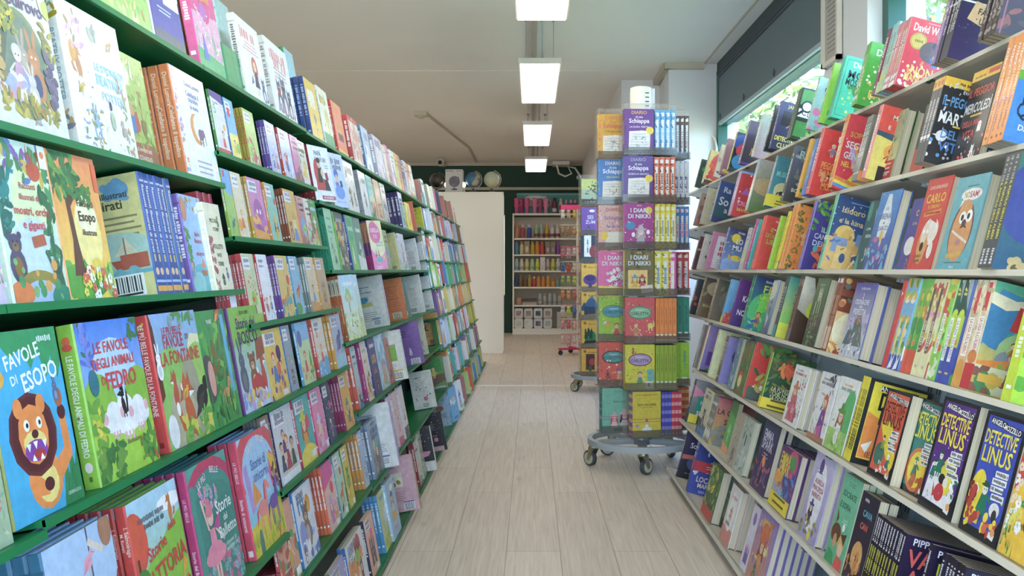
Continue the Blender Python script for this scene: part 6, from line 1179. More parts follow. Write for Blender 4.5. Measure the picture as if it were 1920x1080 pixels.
R_('R2c', 'S', 1499, .14, 372, 1, .026, 'violet novel of a scarlet songbird under ivy', '43368f', 'B 3a2f80 4a3c9a;S l 40 .09 0 .6 1 1 5aa03a,7ac04a,3f7a30;S l 12 .08 .5 .4 .9 .7 5aa03a;T .16 .4 .6 c8d8e8 IL .2;T .17 .45 .5 c8d8e8 CANTO .6;T .17 .45 .4 c8d8e8 DEI_RE .6;bear .55 -.06 .9 d84020,c83a1a,222;S l 30 .1 .2 .02 .9 .36 e0481c,c03414,e8602a;E .7 .3 .03 .03 f0c83a;E .2 .32 .05 .08 4fb8b8', spine='8a78c0', sart='G .5 .6 .5 .5 4a3a8a -90')
R_('R3c', 'S', 1467, .14, 382, 3, .02, 'tangerine novel framed in vines with a faint arch', 'ee8420', 'B e88020 f09030;E .55 .55 .3 .36 f4a850;E .55 .55 .26 .32 ea8a2c;T .14 .55 .7 f4c890 IL .2;T .13 .55 .55 f4c890 VIAGGIO .6;T .13 .55 .44 f4c890 DI_TE .5;S l 34 .06 0 0 .24 1 6a7a2a,a8601c,8a8a34;S l 20 .06 0 .85 1 1 7a6a24,a8601c;S l 20 .05 0 0 1 .08 3a4a1c,6a7a2a;R .55 .18 .6 .3 f0882a', spine='f29a3c', sart='G .5 .5 .6 .4 d8702a -90')
R_('R3c', 'S', 1451, .12, .2, 2, .016, 'lemon yellow spine pair left of tangerine novel', 'f0dc2c', spine='f2e02e', sink='d8b81c')
R_('R3c', 'S', 1440, .13, .19, 1, .02, 'lime novel with a blue window panel', 'a4d02c', 'R .5 .68 .4 .3 4a90d0;R .5 .68 .03 .3 fff;R .5 .68 .4 .02 fff;G .5 .9 .5 .06 fff;fox .5 .1 .5 b08a3a,fff', spine='b0d83a')
R_('R3c', 'S', 1412, .135, 403, 3, .017, 'tomato red novel with lime block lettering and grey bird', 'e03424', 'T .07 .6 .92 fbe0d8 FRANCESCO .5;T .17 .55 .76 8fd82c IL_MIO .6;T .17 .55 .65 8fd82c CATASTROFICO .9;T .19 .5 .54 8fd82c LIBRO .6;bird .45 .2 .4 a8a8a0,888880,d8c030;E .7 .36 .06 .05 fff;S r 14 .03 .1 .05 .9 .95 f0e0c0,e8a03a,b82418;R .6 .46 .2 .04 e8d83a', spine='f0604c', sart='G .5 .5 .6 .4 c83424 -90;R .5 .1 1 .14 f0907c')
R_('R3c', 'S', 1401, .12, .195, 1, .02, 'turquoise spine beside the tomato red novel', '3fb4ac', spine='3fb4ac')
R_('R3c', 'S', 1396, .12, .2, 1, .02, 'fuchsia spine beside the turquoise one', 'd84a94', spine='d84a94')
R_('R4c', 'F', 1383, 1390, .18, 2, .016, 'grey white book edge in the middle of eye level shelf', 'd8d8de', spine='b8b8c0')
R_('R4c', 'S', 1346, .13, .19, 1, .028, 'navy novel of a moon rabbit with yellow seal', '3a3a78', 'B 7a9ad8 34346c;E .5 .1 .6 .36 8aa4dc;T .1 .6 .92 e8e4f0 FIABE .5;E .3 .78 .16 .16 f0d820;T .26 .6 .72 fff LO .3;T .24 .55 .56 fff MU .4;fish .45 .16 .5 f0d030,e0b82a;fox .8 .14 .3 e8a84a,fff;rabbit .7 .4 .16 e090a0,fff,caa;S d 14 .02 0 .4 1 1 f0e080', spine='7a88c0')
R_('R4c', 'S', 1357, .1, .185, 1, .012, 'yellow comic sliver by the moon rabbit novel', 'e8d83a', spine='e8dc5a', p=.05)
R_('R4c', 'S', 1321, .13, .185, 1, .034, 'rose framed novel with a white panel', 'd87aa4', 'R .52 .5 .7 .84 eceaf0;G .55 .74 .5 .16 c84a5a;G .55 .6 .5 .16 c84a5a;G .55 .46 .5 .16 c84a5a;L 4 .5 .3 .4 .08 b8a8b8', spine='f0b0cc')
R_('R4c', 'S', 1307, .12, .18, 1, .028, 'cream novel of a black inked dancer', 'e8e0d4', 'E .6 .4 .24 .4 2a2a38;S b 16 .07 .2 .1 1 .9 3a3a4a,555', spine='ece4dc')
R_('R4c', 'S', 1297, .12, .175, 1, .028, 'dark wine novel with golden flourishes', '6a3a44', 'S l 20 .1 0 0 1 1 b87a5a,8a4a50,d8b07a', spine='9a7a74')
# fourth shelf
def tree(px, n, desc, c, spine, sart, **k):
    R_('R1d', 'S', px, .15, .222, n, .0325, desc, c, k.pop('art', ''), spine=spine, sart=sart, hard=False, **k)
stack('R1d', 'S', 1893, .15, .215, 1, .03, 'acid lime comic novel nearest on the fourth shelf', 'a8d82a', 'E .5 .6 .3 .3 f0e83a;S b 10 .1 0 0 1 .5 5aa82a,f4f4f0;R .4 .3 .6 .3 c8202c;T .14 .4 .36 fff LA_PIU .5;T .14 .4 .27 fff SEMPRE .5', spine='c8e02c', hard=False)
tree(1814, 1, 'tall treehouse comic novel with red band and green cover', '2f9a80', 'f0e4c0', 'B e8dcb0 f4e8cc;R .5 .85 .5 .26 d8343c;S r 16 .3 0 .4 1 1 c8b890,e8c8a0;R .5 .5 .6 .34 fbf8f0;T .5 .5 .5 c84038 LA_CASA_SULL\'ALBERO .3 -90;E .5 .3 .5 .4 d8803a',
     c2='3fa890', art='B e8b848 4fb090;P 3a8ab8 0 .42 .1 .5 .5 .6 .4 .9 .1 .94 0 .8;E .2 .62 .3 .3 3a80b0;S b 14 .12 0 .5 1 1 4fb08a,3f9a94,5ab8a0;P f0e4c0 0 .8 .2 .76 1 .92 1 1 .3 .86 0 .9;R .7 .92 .6 .07 d8242c -6;T .07 .64 .925 f8e0d8 ANDY_GRIFFITHS .5 -6;P cc1c24 .36 .82 1 .72 1 .52 .3 .6;T .12 .7 .75 f8ecd8 LA_CASA .4 -6;T .15 .7 .65 f8ecd8 SULL\'ALBERO .56 -6;R .7 .55 .5 .07 f4ece0 -6;T .1 .72 .55 5a3a2a DI_91_PIANI .44 -6;E .56 .4 .36 .28 a8c88a;E .56 .32 .36 .18 8a94a0;kid .4 .34 .22 f0c8a0,5a2a1a,c85a3a,222;kid .58 .36 .24 f0c8a0,d8b03a,3a7a8a,222;kid .66 .3 .2 f0c8a0,3a2a1a,3a3a5a,222;P e88a2c 0 .28 .4 .34 .36 .22 0 .2;S b 16 .05 .3 .22 .9 .5 e0a04a,8ab04a,d8d8c8', band=('c81c28', .24, 'R .22 .5 .44 1 6aa07a;S b 24 .1 0 0 .44 1 8a5a4a,4f8a5a,c8b04a,d8d8b0;R .22 .55 .3 .3 e0b03a;T .11 .7 .8 fff LA_CASA .5;T .11 .7 .6 fff PIU_GRANDE .5;T .11 .7 .4 fff DEL_MONDO .5;T .11 .7 .2 fff SEMPRE .4'))
tree(1797, 1, 'treehouse comic spine of cream bark with red stripe', 'e0d0a0', 'f0e4c0', 'B e0a060 f4e8cc;R .5 .82 .4 .28 d8343c;E .5 .12 .5 .9 e0a03a;S r 14 .3 0 .3 1 1 c8b890;R .5 .47 .6 .36 fbf8f0;T .5 .5 .47 c84038 LA_CASA_SULL\'ALBERO .32 -90')
tree(1776, 2, 'treehouse comic spine with night sky over royal blue', '2f4aa8', '3a4ab0', 'R .5 .8 1 .4 2f5a50;P a8b8c0 .4 1 1 1 1 .7 .7 .8;S d 12 .08 0 .62 1 1 e8d86a;R .5 .5 1 .3 b8d83a;E .5 .62 .4 .6 c8e03a;R .5 .4 .6 .05 e08a3a;R .35 .42 .4 .42 fbfaf4;T .4 .35 .42 7a7ab0 LA_CASA_SULL\'ALBERO .36 -90;R .5 .1 .4 .02 e0d03a')
tree(1748, 1, 'treehouse comic spine in spring green with white label', '7ac04a', '8fcf4a', 'S b 16 .4 0 .3 1 1 e0e06a,4fa04a,d8503a,e8c04a;R .4 .46 .4 .4 fbfaf4;T .36 .4 .46 6a9a6a LA_CASA_SULL\'ALBERO .36 -90;S r 6 .4 0 0 1 .2 e8f0d0')
tree(1731, 2, 'treehouse comic spine in cream with brown ladder', 'e8e0a0', 'ece6b4', 'S r 18 .4 0 .2 1 .95 d8c86a,c85a4a,b08a5a,e8a8b8;R .4 .75 .3 .3 6a5a5a;R .36 .42 .36 .36 7a6258;G .36 .42 .3 .24 e8dcc8 -90;R .5 .1 .3 .03 c8b8a0')
tree(1706, 2, 'treehouse comic spine of green leaves over red earth', '5ab04a', '6ac04a', 'R .5 .12 1 .26 e0502c;R .5 .3 1 .1 3fa04a;S b 24 .35 0 .3 1 1 8fd04a,4fae4a,e8d83a,d88a3a;R .4 .6 .2 .6 b8a05a;E .5 .5 .4 .6 3f9a4a')
tree(1682, 2, 'treehouse comic spine in sky blue with starry foot', '5a9ad0', '7ab4dc', 'R .5 .08 1 .16 2a50b0;P f0f0f8 .1 0 .4 .1 .3 .2 .6 .1 .9 .2 .7 .02;S b 24 .3 0 .2 1 1 e8b04a,8fc05a,e0703a,f4f0e0,5a9a4a;R .4 .36 .3 .4 f0e08a')
R_('R1d', 'S', 1659, .14, .2, 1, .02, 'plain red spine before the treehouse comics', 'd02c28', spine='d83430', hard=False, sart='T .6 .5 .85 fff A .1 -90')
R_('R1d', 'F', 1575, 1613, 531, 4, .03, 'blue mountain novel with fox lookout and deckled pages', '5a6ab8', 'B e8e4ea 4a4aa0;G .5 .92 .4 .05 d8d8f0;T .14 .5 .82 f0f0fa 2 .1;T .13 .5 .74 f4f4fc CRONACHE .66;T .08 .5 .68 f4f4fc della .2;T .15 .5 .61 f4f4fc FORESTA .6;P c8b8e0 0 .5 1 .6 1 .48 0 .4;mountain .5 .14 .8 6a7a74,8a8f84,5a6a70;fox .52 .44 .2 d8703a,fff;S l 20 .06 0 .2 1 .5 8a98c8,c8d0e8,a88a9a;R .5 .08 1 .16 d0d4e0;S r 18 .05 0 0 1 .2 6a6a80,fff,9a9ab0', spine='4a5aa0')
R_('R2d', 'S', 1547, .145, 519, 3, .014, 'autumn library novel of a fox on a book pile', 'e0a45c', 'B f0d898 e09a4c;R .16 .8 .4 .5 8a4426;R .16 .86 .3 .03 5a2a18;R .16 .74 .3 .03 5a2a18;S b 10 .05 0 .6 .32 .98 c8784a,e8b060,6a7a7a;E .4 .3 .4 .4 f4e8c0;T .16 .72 .7 7a4420 CRONACHE .5;T .18 .7 .58 6a3a1c FORESTA .5;tree .9 .5 .4 c8602c,6a3a1c,e08a3a;R .6 .3 .3 .05 3a3a3a;R .6 .26 .3 .05 c8342c;R .6 .22 .28 .05 d8c08a;R .6 .35 .26 .05 5a7a4a;fox .6 .4 .26 d0582c,fff;S l 34 .05 0 0 1 .14 d85a1c,c8401c,e8902c', spine='8a4a30', sart='R .5 .95 .7 .06 fff;G .5 .5 .5 .5 e0b890 -90;R .5 .18 1 .3 e8c8b0')
R_('R2d', 'F', 1502, 1524, 522, 1, .026, 'forest green novel of sunbeams between dark trunks', '4f6a44', 'B 2a3a24 5a7a50;T .07 .5 .9 c8d0a0 RACCONTO .4;castle .5 .66 .4 c8d0a8,a8b890,5a6a48;R .3 .46 .06 .4 d8d8a0;R .5 .46 .05 .4 c8cc90;R .66 .46 .05 .4 d0d49a;S l 50 .09 0 0 1 .5 2f4a2a,4f7a3a,6a4a5a,7aa050;G .5 .14 .5 .08 a8c080;S b 6 .06 .1 .25 .9 .4 a83a4a,6a3a6a', spine='3f5a3a', yaw=0)
R_('R3d', 'S', 1478, .14, 512, 3, .0145, 'woodland novel of a squirrel over a bright glade', 'a8a844', 'B 5a2a1c e8e4d0;E .6 .5 .4 .4 c8d83a;R .45 .6 .12 .9 6a4a2a 16;E .5 .86 .16 .1 a8603a;E .7 .84 .1 .06 a8603a;S l 16 .12 .4 0 1 .3 c84a1c,7a3a24,3a2a1c;P 4a3020 0 0 1 0 1 .14 0 .5', spine='5a4234', sart='G .5 .9 .1 .5 d8b890 -90;G .5 .45 .5 .4 c89060 -90;R .5 .1 1 .2 8a8078', hard=False)
R_('R3d', 'S', 1451, .14, 513, 2, .018, 'teal moonlit fable novel with violet flowers', '4fae9a', 'B d8dc4a 4aa89a;E .7 .8 .36 .4 e4ecd0;P 2a3a70 .7 .4 1 .5 1 .9 .9 .7;S l 20 .1 .3 0 1 .3 7a3a9a,3f7a3a,2a2a3a;S d 8 .02 .2 .5 .6 .8 222;G .6 .3 .5 .1 f0f0e8;E .3 .3 .3 .3 8fd06a;R .2 .1 .5 .3 e0e040', spine='4a5450', sart='G .5 .62 .4 .5 d8d8d0 -90;R .5 .1 1 .2 3fa0a8')
R_('R3d', 'F', 1421, 1437, .19, 1, .024, 'stormy blue novel of a knight under pale sky', '6a8aa8', 'B 3a4a78 b8dcec;E .3 .8 .5 .3 eae8d8;girlhat .5 .36 .5 e8c8b0,6a4a3a,7a5a50,5a6a8a,222;P d8e4ec .2 .4 .6 .3 .4 .1;S r 12 .05 0 0 1 .4 8aa0c0,5a6a90', spine='4a5a80', yaw=-4)
R_('R3d', 'S', 1393, .14, 513, 3, .0165, 'emerald wizard novel with glowing lime figures', '2f8a58', 'B 2f9a8a 2a3a7a;E .5 .4 .5 .5 4fc070;P 7ae050 .2 .3 .8 .5 .6 .8 .3 .7;T .09 .6 .92 e8f0f4 BIANCA .5;T .3 .55 .78 e8e45a FE .5;T .14 .55 .63 e8e45a LAGO .6;T .13 .55 .53 8fe05a SEGRETO .6;bear .5 .42 .3 e0e060,c8d850,222;kid .3 .08 .4 e8a878,8a3a1c,c8642c,222;kid .6 .08 .4 e8b898,3a2a5a,5a4ab0,222;S l 20 .1 0 0 1 .3 3a5ab0,8fe0a0,4fc080', spine='3f9a68', sart='S l 12 .5 0 0 1 1 a8e0b8,2f7a5a,8fd89a', hard=False)
R_('R4d', 'S', 1367, .135, .19, 1, .02, 'purple novel with white brush letters', '54207a', 'B 4a2a80 6a1a80;E .7 .8 .4 .4 8a2a9a;sun .7 .76 .3 c86ad0;T .26 .5 .6 fff KATE .5;T .24 .5 .3 fff NOTTE .7;T .09 .7 .2 c8a0e0 IL .1', spine='6a3a90', sart='G .5 .7 .4 .3 e8d8f0 -90')
R_('R4d', 'S', 1352, .12, .185, 1, .03, 'sky blue spine with lemon foot by the purple novel', '4aa0e0', spine='5ab0e8', sart='R .5 .08 1 .16 f0e020')
R_('R4d', 'S', 1331, .12, .185, 1, .036, 'olive brown novel with a curled grey figure', '6a6250', 'B 7a6a58 5a5c4c;E .5 .5 .3 .4 7a7464;T .3 .6 .3 8a8474 C .3;S b 8 .1 0 0 1 1 5a5446,847a66', spine='b08a70')
R_('R4d', 'S', 1306, .12, .19, 1, .04, 'gothic brown novel of a pale dark haired girl', '4a3c30', 'B 8a6a4a 5a4a3c;E .5 .75 .4 .3 c8b08a;E .7 .6 .2 .4 222018;T .16 .5 .3 d8c070 BIANCA .7;S l 12 .12 0 0 1 1 6a5a40,2a241c,a8905a', spine='b89a78')
R_('R4d', 'S', 1293, .12, .18, 1, .04, 'charcoal spine at far end of the fourth shelf', '3a3a40', spine='55555a')
# fifth shelf: black framed detective novels in front
def linus(typ, x1, x2, top, n, t, desc, c, art, **k):
    R_('R1e', typ, x1, x2, top, n, t, desc, '1f1f22', 'R .5 .52 .86 .9 %s;' % c + art + ';P 1f1f22 .66 0 1 0 1 .26 .84 .1;R .82 .07 .14 .05 f0f0f0 -8;E .84 .1 .05 .05 e8a060', spine=k.pop('spine', '1f1f22'), hard=False, **k)
TITLE = 'R .34 .925 .4 .055 1a1a1a -4;T .1 .34 .925 fff ANGELO .36 -4;R .7 .9 .44 .055 1a1a1a -4;T .1 .7 .9 fff MOZZILLO .4 -4;T .26 .5 .8 f4e31c DETECTIVE .78;T .3 .5 .66 f4e31c LINUS .72;'
SUB = 'R .72 .54 .3 .05 f4f4f4 3;R .7 .48 .34 .05 f4f4f4 3;R .68 .42 .3 .05 f4f4f4 3;R .74 .36 .3 .05 f4f4f4 3;G .72 .54 .26 .045 444;G .7 .48 .28 .045 444;G .68 .42 .26 .045 444;G .74 .36 .26 .045 444;'
stack('R1e', 'F', 1868, 1935, .2, 1, .02, 'yellow novel of a flower crowned monster, nearest the edge', 'f0c020', 'P d8342c 0 .5 .2 .6 .3 .9 0 1;S f 14 .07 0 .2 .4 .8 fff,f4e0c0,3f9a4a;bear .7 .2 .9 5a3a30,8a5a40,222;T .14 .5 .26 3a2a1a Olivia .4;S g 20 .12 0 0 .4 .3 3f7a3a,5a9a4a;S f 8 .08 .05 .1 .4 .4 f4f4f0,f0e060;R .3 .6 .1 .4 e89aa0 30')
linus('F', 1795, 1867, 792, 1, .0235, 'black framed detective novel with royal blue cover', '2f46b8', TITLE + 'E .24 .32 .2 .34 f0d81c;P f0d81c .06 .1 .42 .1 .42 .3 .06 .3;R .2 .36 .12 .08 f4f0e0 45;detective .42 .14 .56 f0e8d8,1f7a5c,2a5a48,222;E .74 .26 .12 .1 e8e4e0;E .76 .22 .06 .08 3a3a3a;S b 26 .06 .1 .06 .9 .2 f0d81c,e0602c,b83a2c;S b 10 .06 .04 .2 .2 .4 b8342c,8a2a2c;P f0d81c .7 .4 .9 .34 .88 .32;' + SUB)
linus('F', 1719, 1782, 763, 1, .0235, 'black framed detective novel with violet cover and red beast', '5a2488', TITLE + 'S d 40 .01 .1 .4 .9 .95 f0e8f8;P f0eef2 .08 .08 .9 .06 .9 .22 .6 .26 .36 .44 .14 .4;E .62 .34 .2 .26 f0dc1c;detective .34 .3 .4 f0e8d8,1f7a60,2a5a48,222;detective .2 .26 .3 f0e8d8,1f7a60,2a5a48,222;E .5 .18 .13 .12 c8242c;P c8242c .3 .26 .4 .14 .34 .12;E .5 .3 .09 .07 222;E .62 .28 .07 .07 f0e8d8;S l 10 .08 .8 .2 .92 .4 2f7a5a,fff;S d 14 .012 .1 .08 .9 .24 a88ac8;' + SUB)
linus('F', 1680, 1732, .19, 1, .0235, 'black framed detective novel with teal cover and clock', '1f8078', TITLE + 'E .5 .26 .36 .34 d8702c;E .5 .26 .28 .28 f0d81c;detective .45 .14 .4 f0e8d8,2a7a6a,2f8a60,222;R .5 .26 .02 .2 5a3a1a 20;S b 14 .07 .1 .05 .9 .2 c85a24,b84a1c;' + SUB, p=.037)
linus('F', 1624, 1667, 742, 1, .0235, 'black framed detective novel with orange cover', 'e2552a', 'R .34 .925 .4 .055 1a1a1a -4;T .1 .34 .925 fff ANGELO .36 -4;R .7 .9 .44 .055 f0f0f0 -4;T .1 .7 .9 1a1a1a MOZZILLO .4 -4;T .26 .5 .8 6a2a1c DETECTIVE .78;T .3 .5 .66 6a2a1c LINUS .72;P f0d81c .08 .6 .5 .66 .92 .3 .9 .1 .5 .3;E .3 .26 .2 .2 4a7a6a;detective .36 .3 .3 e8d8b0,8aa03a,5a3a2a,222;detective .7 .12 .3 f4f0e8,2a7a6a,fff,222;S r 8 .04 .3 .06 .7 .2 fff;' + SUB)
linus('S', 1592, .145, 708, 4, .012, 'black framed detective novel in yellow over yellow spines', 'f2dc1c', 'P ee8a24 .08 .08 .92 .08 .92 .2 .5 .5 .08 .62;R .5 .91 .6 .06 1a1a1a;T .11 .5 .91 fff ANGELO .5;T .4 .55 .76 1a1a1a DE .5;T .4 .55 .6 1a1a1a LI .4;detective .5 .2 .6 f0e8d8,1f6a78,2a7a84,222;P f4f0e8 .1 .22 .26 .3 .2 .14;T .13 .4 .13 a84a1c IERI .4', spine='f0dc1c', sart='G .5 .7 .3 .5 4a4410 -90;G .5 .35 .4 .6 3a3610 -90')
R_('R2e', 'F', 1543, 1577, 716, 1, .022, 'white novel of a girl in a green garden hat', 'f0efec', 'G .5 .9 .4 .05 e0a040;G .5 .84 .7 .08 7a9a7a;E .8 .5 .3 .5 5ab86a;girlhat .5 .18 .66 f4d0b8,a85a2c,5a9a3c,e8ecec,222;R .5 .14 1 .3 a8cc6a;S l 30 .07 0 0 1 .4 6ab04a,8fc85a,c8dc8a;bear .5 .1 .4 f4f4f0,ddd,222', yaw=0)
R_('R2e', 'F', 1511, 1541, 706, 1, .022, 'white novel of a red haired girl in violet', 'f0eeee', 'G .4 .9 .5 .05 7a9a8a;G .45 .84 .7 .08 7a6a8a;longhair .6 .06 .9 f4d0b8,d85a2c,7a3a98,c85a98;S l 30 .06 0 .1 1 .8 b8c8a0,8a7a9a,d8c0a0;S l 12 .06 .5 .85 1 1 445,889;R .5 .04 1 .08 b87a5a')
R_('R2e', 'F', 1465, 1491, 692, 4, .021, 'white novel of a lady in a rose patterned dress', 'f0efed', 'G .4 .92 .4 .04 7aa07a;G .45 .86 .7 .07 b8606a;girlhat .4 .26 .6 f4d0b8,d8702c,d8702c,d8808a,222;P d86a78 .15 .06 .75 .06 .6 .5 .3 .5;S l 30 .05 .4 .1 1 .8 d89aa0,b84a5a,c8d0b0;S f 14 .06 .1 .06 .8 .4 c84a60,f0b8c0')
R_('R3e', 'S', 1423, .145, 660, 2, .018, 'jungle novel with a fiery parrot flower and yellow band', '33603a', 'B 1f3a40 3f6a3a;S l 70 .08 0 .3 1 1 4f8a34,2f5a2c,7a9a34,6a7a2a,8a4a2a;S l 14 .09 .2 .6 .6 .85 f0602c,e8441c,f08a3a;bird .66 .5 .3 d83a2c,e8a030,3a6ab8;R .6 .3 .7 .26 1c3a40;T .06 .5 .44 c8702c Gioconda .4;T .14 .55 .38 d8e0a0 LA_FORESTA .7;T .14 .55 .3 d8e0a0 CHE_NON .6;T .14 .55 .22 d8e0a0 SA_DORMIRE .7', spine='a8c04a', sart='R .5 .5 .3 1 3a5a2a', band=('f0d818', .2, 'L 3 .5 .8 .8 .13 6a5a10'))
R_('R3e', 'S', 1394, .14, 641, 2, .018, 'scarlet snake novel under leafy tropical foliage', 'd8281c', 'S l 40 .12 .1 .4 1 1 3f8a3a,5aa84a,a8a04a,2f6a34;P d8281c .5 .3 .8 .3 .9 .7 .6 .7;T .15 .7 .6 f0a060 UN .2;T .13 .7 .48 f0a060 DI .2;E .4 .2 .3 .16 f0e8e0;P 5a6a60 0 0 1 0 1 .1 0 .24;S l 14 .1 .2 .2 .7 .5 a88a3a,c8b060', spine='e03424', sart='S r 10 .4 0 0 1 1 e8743c,c82418')
R_('R3e', 'F', 1374, 1389, .19, 3, .021, 'jungle flower novel stack with red dashed spines', '4f7a3a', 'S l 40 .14 0 0 1 1 3f6a2a,6a9a3a,a8342c,5a4a2a;E .4 .3 .24 .2 d83a2c;E .4 .24 .2 .18 e8dca0', spine='b8281c', sart='S r 8 .5 0 0 1 1 e8442c,3a5a2a')
R_('R3e', 'F', 1356, 1369, .195, 2, .022, 'slate blue novel with a white feather', '5f88a0', 'B 6a98a8 5a7f98;S l 20 .16 .3 .2 .8 .9 e0e8ec,a8c0cc,4a6a84;G .5 .06 .4 .06 d8e4ec', yaw=-6)
R_('R3e', 'S', 1345, .13, .185, 4, .011, 'lavender novel with a dark crescent and brown spines', '8a80c0', 'E .5 .85 .12 .12 d8a04a;crescent .5 .4 .56 4a3f80,8a80c0;G .5 .12 .4 .1 5a4f98', spine='7a6454', hard=False)
R_('R3e', 'S', 1328, .13, .2, 1, .032, 'pale lime cream novel with a thin author line', 'e4e4b0', 'G .6 .93 .5 .05 6a6a4a;R .6 .45 .6 .8 d4d4a0', spine='e8e8b8')
R_('R3e', 'S', 1309, .13, .205, 1, .038, 'cream novel with an orange spine and violet drips', '8a6ab0', 'B 7a6ab0 9a80bc;R .5 .3 .7 .3 5a2a98;T .2 .5 .2 8a5ac0 U .2;E .6 0 .5 .2 3f7a5a;R .5 .02 1 .04 3a2a2a', spine='f0e4c8', sart='P e8743c 0 1 .5 1 .3 .2 0 .4')
R_('R3e', 'S', 1300, .12, .2, 1, .03, 'grey hooded novel at the shelf end by the rack', '8a8484', 'S b 6 .12 .2 .2 .9 .9 b83a34,6a6464', spine='b0a8a4')
# sixth shelf
R_('R1f', 'S', 1703, .145, .178, 1, .0125, 'purple black novel with lime camp lettering', '241838', 'T .12 .3 .92 f0f0f4 PIPPA .4;T .3 .35 .74 c8dc2c UN .4;T .28 .5 .56 c8dc2c CAMPO .8', spine='1c1428', sart='G .5 .78 .3 .5 e8e4f0 -90;G .5 .45 .3 .5 d8d020 -90;R .5 .06 .3 .03 caa', hard=False)
R_('R1f', 'S', 1760, .145, .178, 6, .0125, 'purple black novel in a row of six nearest the frame', '241838', 'T .12 .3 .92 f0f0f4 PIPPA .4;T .3 .35 .74 c8dc2c UN .4;T .28 .5 .56 c8dc2c CAMPO .8', spine='1c1428', sart='G .5 .78 .3 .5 e8e4f0 -90;G .5 .45 .3 .5 a89ac0 -90;R .5 .06 .3 .03 caa', hard=False)
R_('R1f', 'S', 1659, .145, 1001, 13, .0112, 'purple black novel with coral letters over striped spines', '241838', 'B 1c1230 2c1c44;T .13 .34 .93 f4f4f8 PIPPA .4;E .74 .93 .07 .06 444a60;T .32 .45 .74 e8584e VAC .7;T .28 .5 .52 e8584e A_SC .7;T .24 .5 .34 e8584e UOLA .7;kid .6 .04 .4 e8b898,5a3a2a,8a4a9a,222', spine='1a1426', sart='G .5 .82 .28 .5 f0ecf4 -90;G .5 .45 .34 .56 d8d23a -90;G .5 .14 .1 .4 a89ab0 -90', hard=False)
R_('R2f', 'F', 1577, 1607, .19, 2, .02, 'dark novel of a golden dog with teal letters', '2a1e34', 'T .1 .35 .92 f0f0f4 PIPPA .4;T .2 .55 .78 4fb0c8 CAVA .6;T .2 .5 .64 e05a3a CAN .5;E .5 .3 .3 .34 d8a05a;fox .5 .1 .6 c8843c,f0d0a0;S l 14 .08 0 0 1 .3 8a4a2a,c87a3a', hard=False)
R_('R2f', 'F', 1544, 1575, 906, 3, .014, 'sage green novel with brown and blond heads', '63b489', 'B 5fb488 74bc98;L 2 .5 .92 .5 .05 4a8a6a;T .17 .5 .79 28503c SOCRATE .74;T .17 .42 .66 28503c E_SOFIA .6;L 2 .6 .52 .3 .05 c8e8d0;E .6 .44 .07 .08 f0f4f0;E .28 .34 .26 .2 6a3c24;P 6a3c24 .16 .44 .1 .6 .26 .5;E .3 .26 .1 .14 d09a70;E .66 .26 .18 .2 d8b05a;E .68 .2 .12 .14 e8c0a0;P 5a3a2a .56 .36 .86 .4 .8 .26;P d8443a .5 0 1 0 .9 .12 .6 .14;P 2f9a5c 0 0 .5 0 .4 .12 .1 .16', hard=False, spine='3f8a64')
R_('R2f', 'F', 1493, 1526, 862, 4, .0215, 'lilac fantasy novel with white oval and red script', 'b9aad6', 'B a89aca c8bce0;E .5 .5 .34 .62 f0ecf4;E .42 .86 .1 .14 6a4a90;L 2 .4 .82 .3 .06 7a6a90;T .12 .5 .68 b83a4a AURELIA .5;T .12 .5 .6 b83a4a PRINCIPESSA .56;T .12 .5 .52 b83a4a INFINITA .5;girlhat .4 .2 .4 e8c8b0,3a3038,5a4a90,4a3a5a,222;S b 26 .05 .1 .06 .9 .26 8a9a5a,c8a04a,6a7a4a;E .6 .06 .08 .08 e0d83a', spine='8a7ab0')
R_('R2f', 'F', 1439, 1472, 856, 5, .021, 'violet adventure novel with a yellow title and band', '5a2f7a', 'B 3a6aa0 6a2a6a;T .24 .34 .82 f0d83a EMMA .5;T .26 .36 .66 f0d83a SPARK .56;P f0a040 0 .3 .4 .36 .4 .56 0 .6;E .7 .8 .24 .22 d83a70;E .7 .8 .16 .14 4fa05a;longhair .3 .3 .5 f0c8a0,e0902c,d8b03a,c85a3a;S l 40 .09 .4 .1 1 .7 8a3a8a,c83a5a,3a4aa0,5a8ac8;S l 20 .08 0 .2 .5 .4 8ab0d8,e0a04a', band=('f0d420', .24, 'L 4 .5 .8 .7 .1 7a6a10'), spine='3a2a80')
R_('R3f', 'F', 1404, 1430, 790, 2, .021, 'indigo adventure novel with pale title and a flare', '30264e', 'B 4a2a5a 2a2a58;T .24 .45 .8 d8d4ec EMMA .6;T .25 .5 .66 d8d4ec SPARK .7;L 2 .5 .54 .4 .06 a8a0c8;E .5 .3 .16 .3 c85a4a;E .5 .34 .08 .22 f0a060;S l 30 .1 0 .05 1 .4 4a3a80,6a4a8a,a85a6a;girlhat .5 .1 .3 2a2040,2a2040,2a2040,2a2040,222', spine='241f40')
R_('R3f', 'F', 1374, 1390, .18, 1, .02, 'grey green novel of ghostly sketched foxes', 'b8c0b4', 'fox .5 .1 .7 d8d8d0,fff;S l 24 .1 0 0 1 1 98a498,d0d4cc,6a7a70;R .5 .6 .1 .2 3a3a3c')
R_('R3f', 'F', 1362, 1372, .18, 1, .02, 'small beige sketchbook-like novel beside the leafy one', 'b8a894', 'S l 16 .1 0 0 1 1 8a7a6a,d8ccb8;cat .5 .1 .6 5a4a44,caa')
R_('R3f', 'F', 1351, 1362, .19, 1, .016, 'spring green leaf novel beside the cathedral book', '55b858', 'P f0a070 0 0 1 0 1 .1 0 .2;tree .5 .2 .7 8fd88a,e8f0d0,c8e8b0;P 3f9a48 0 .8 1 .7 1 1 0 1', p=.05, hard=False)
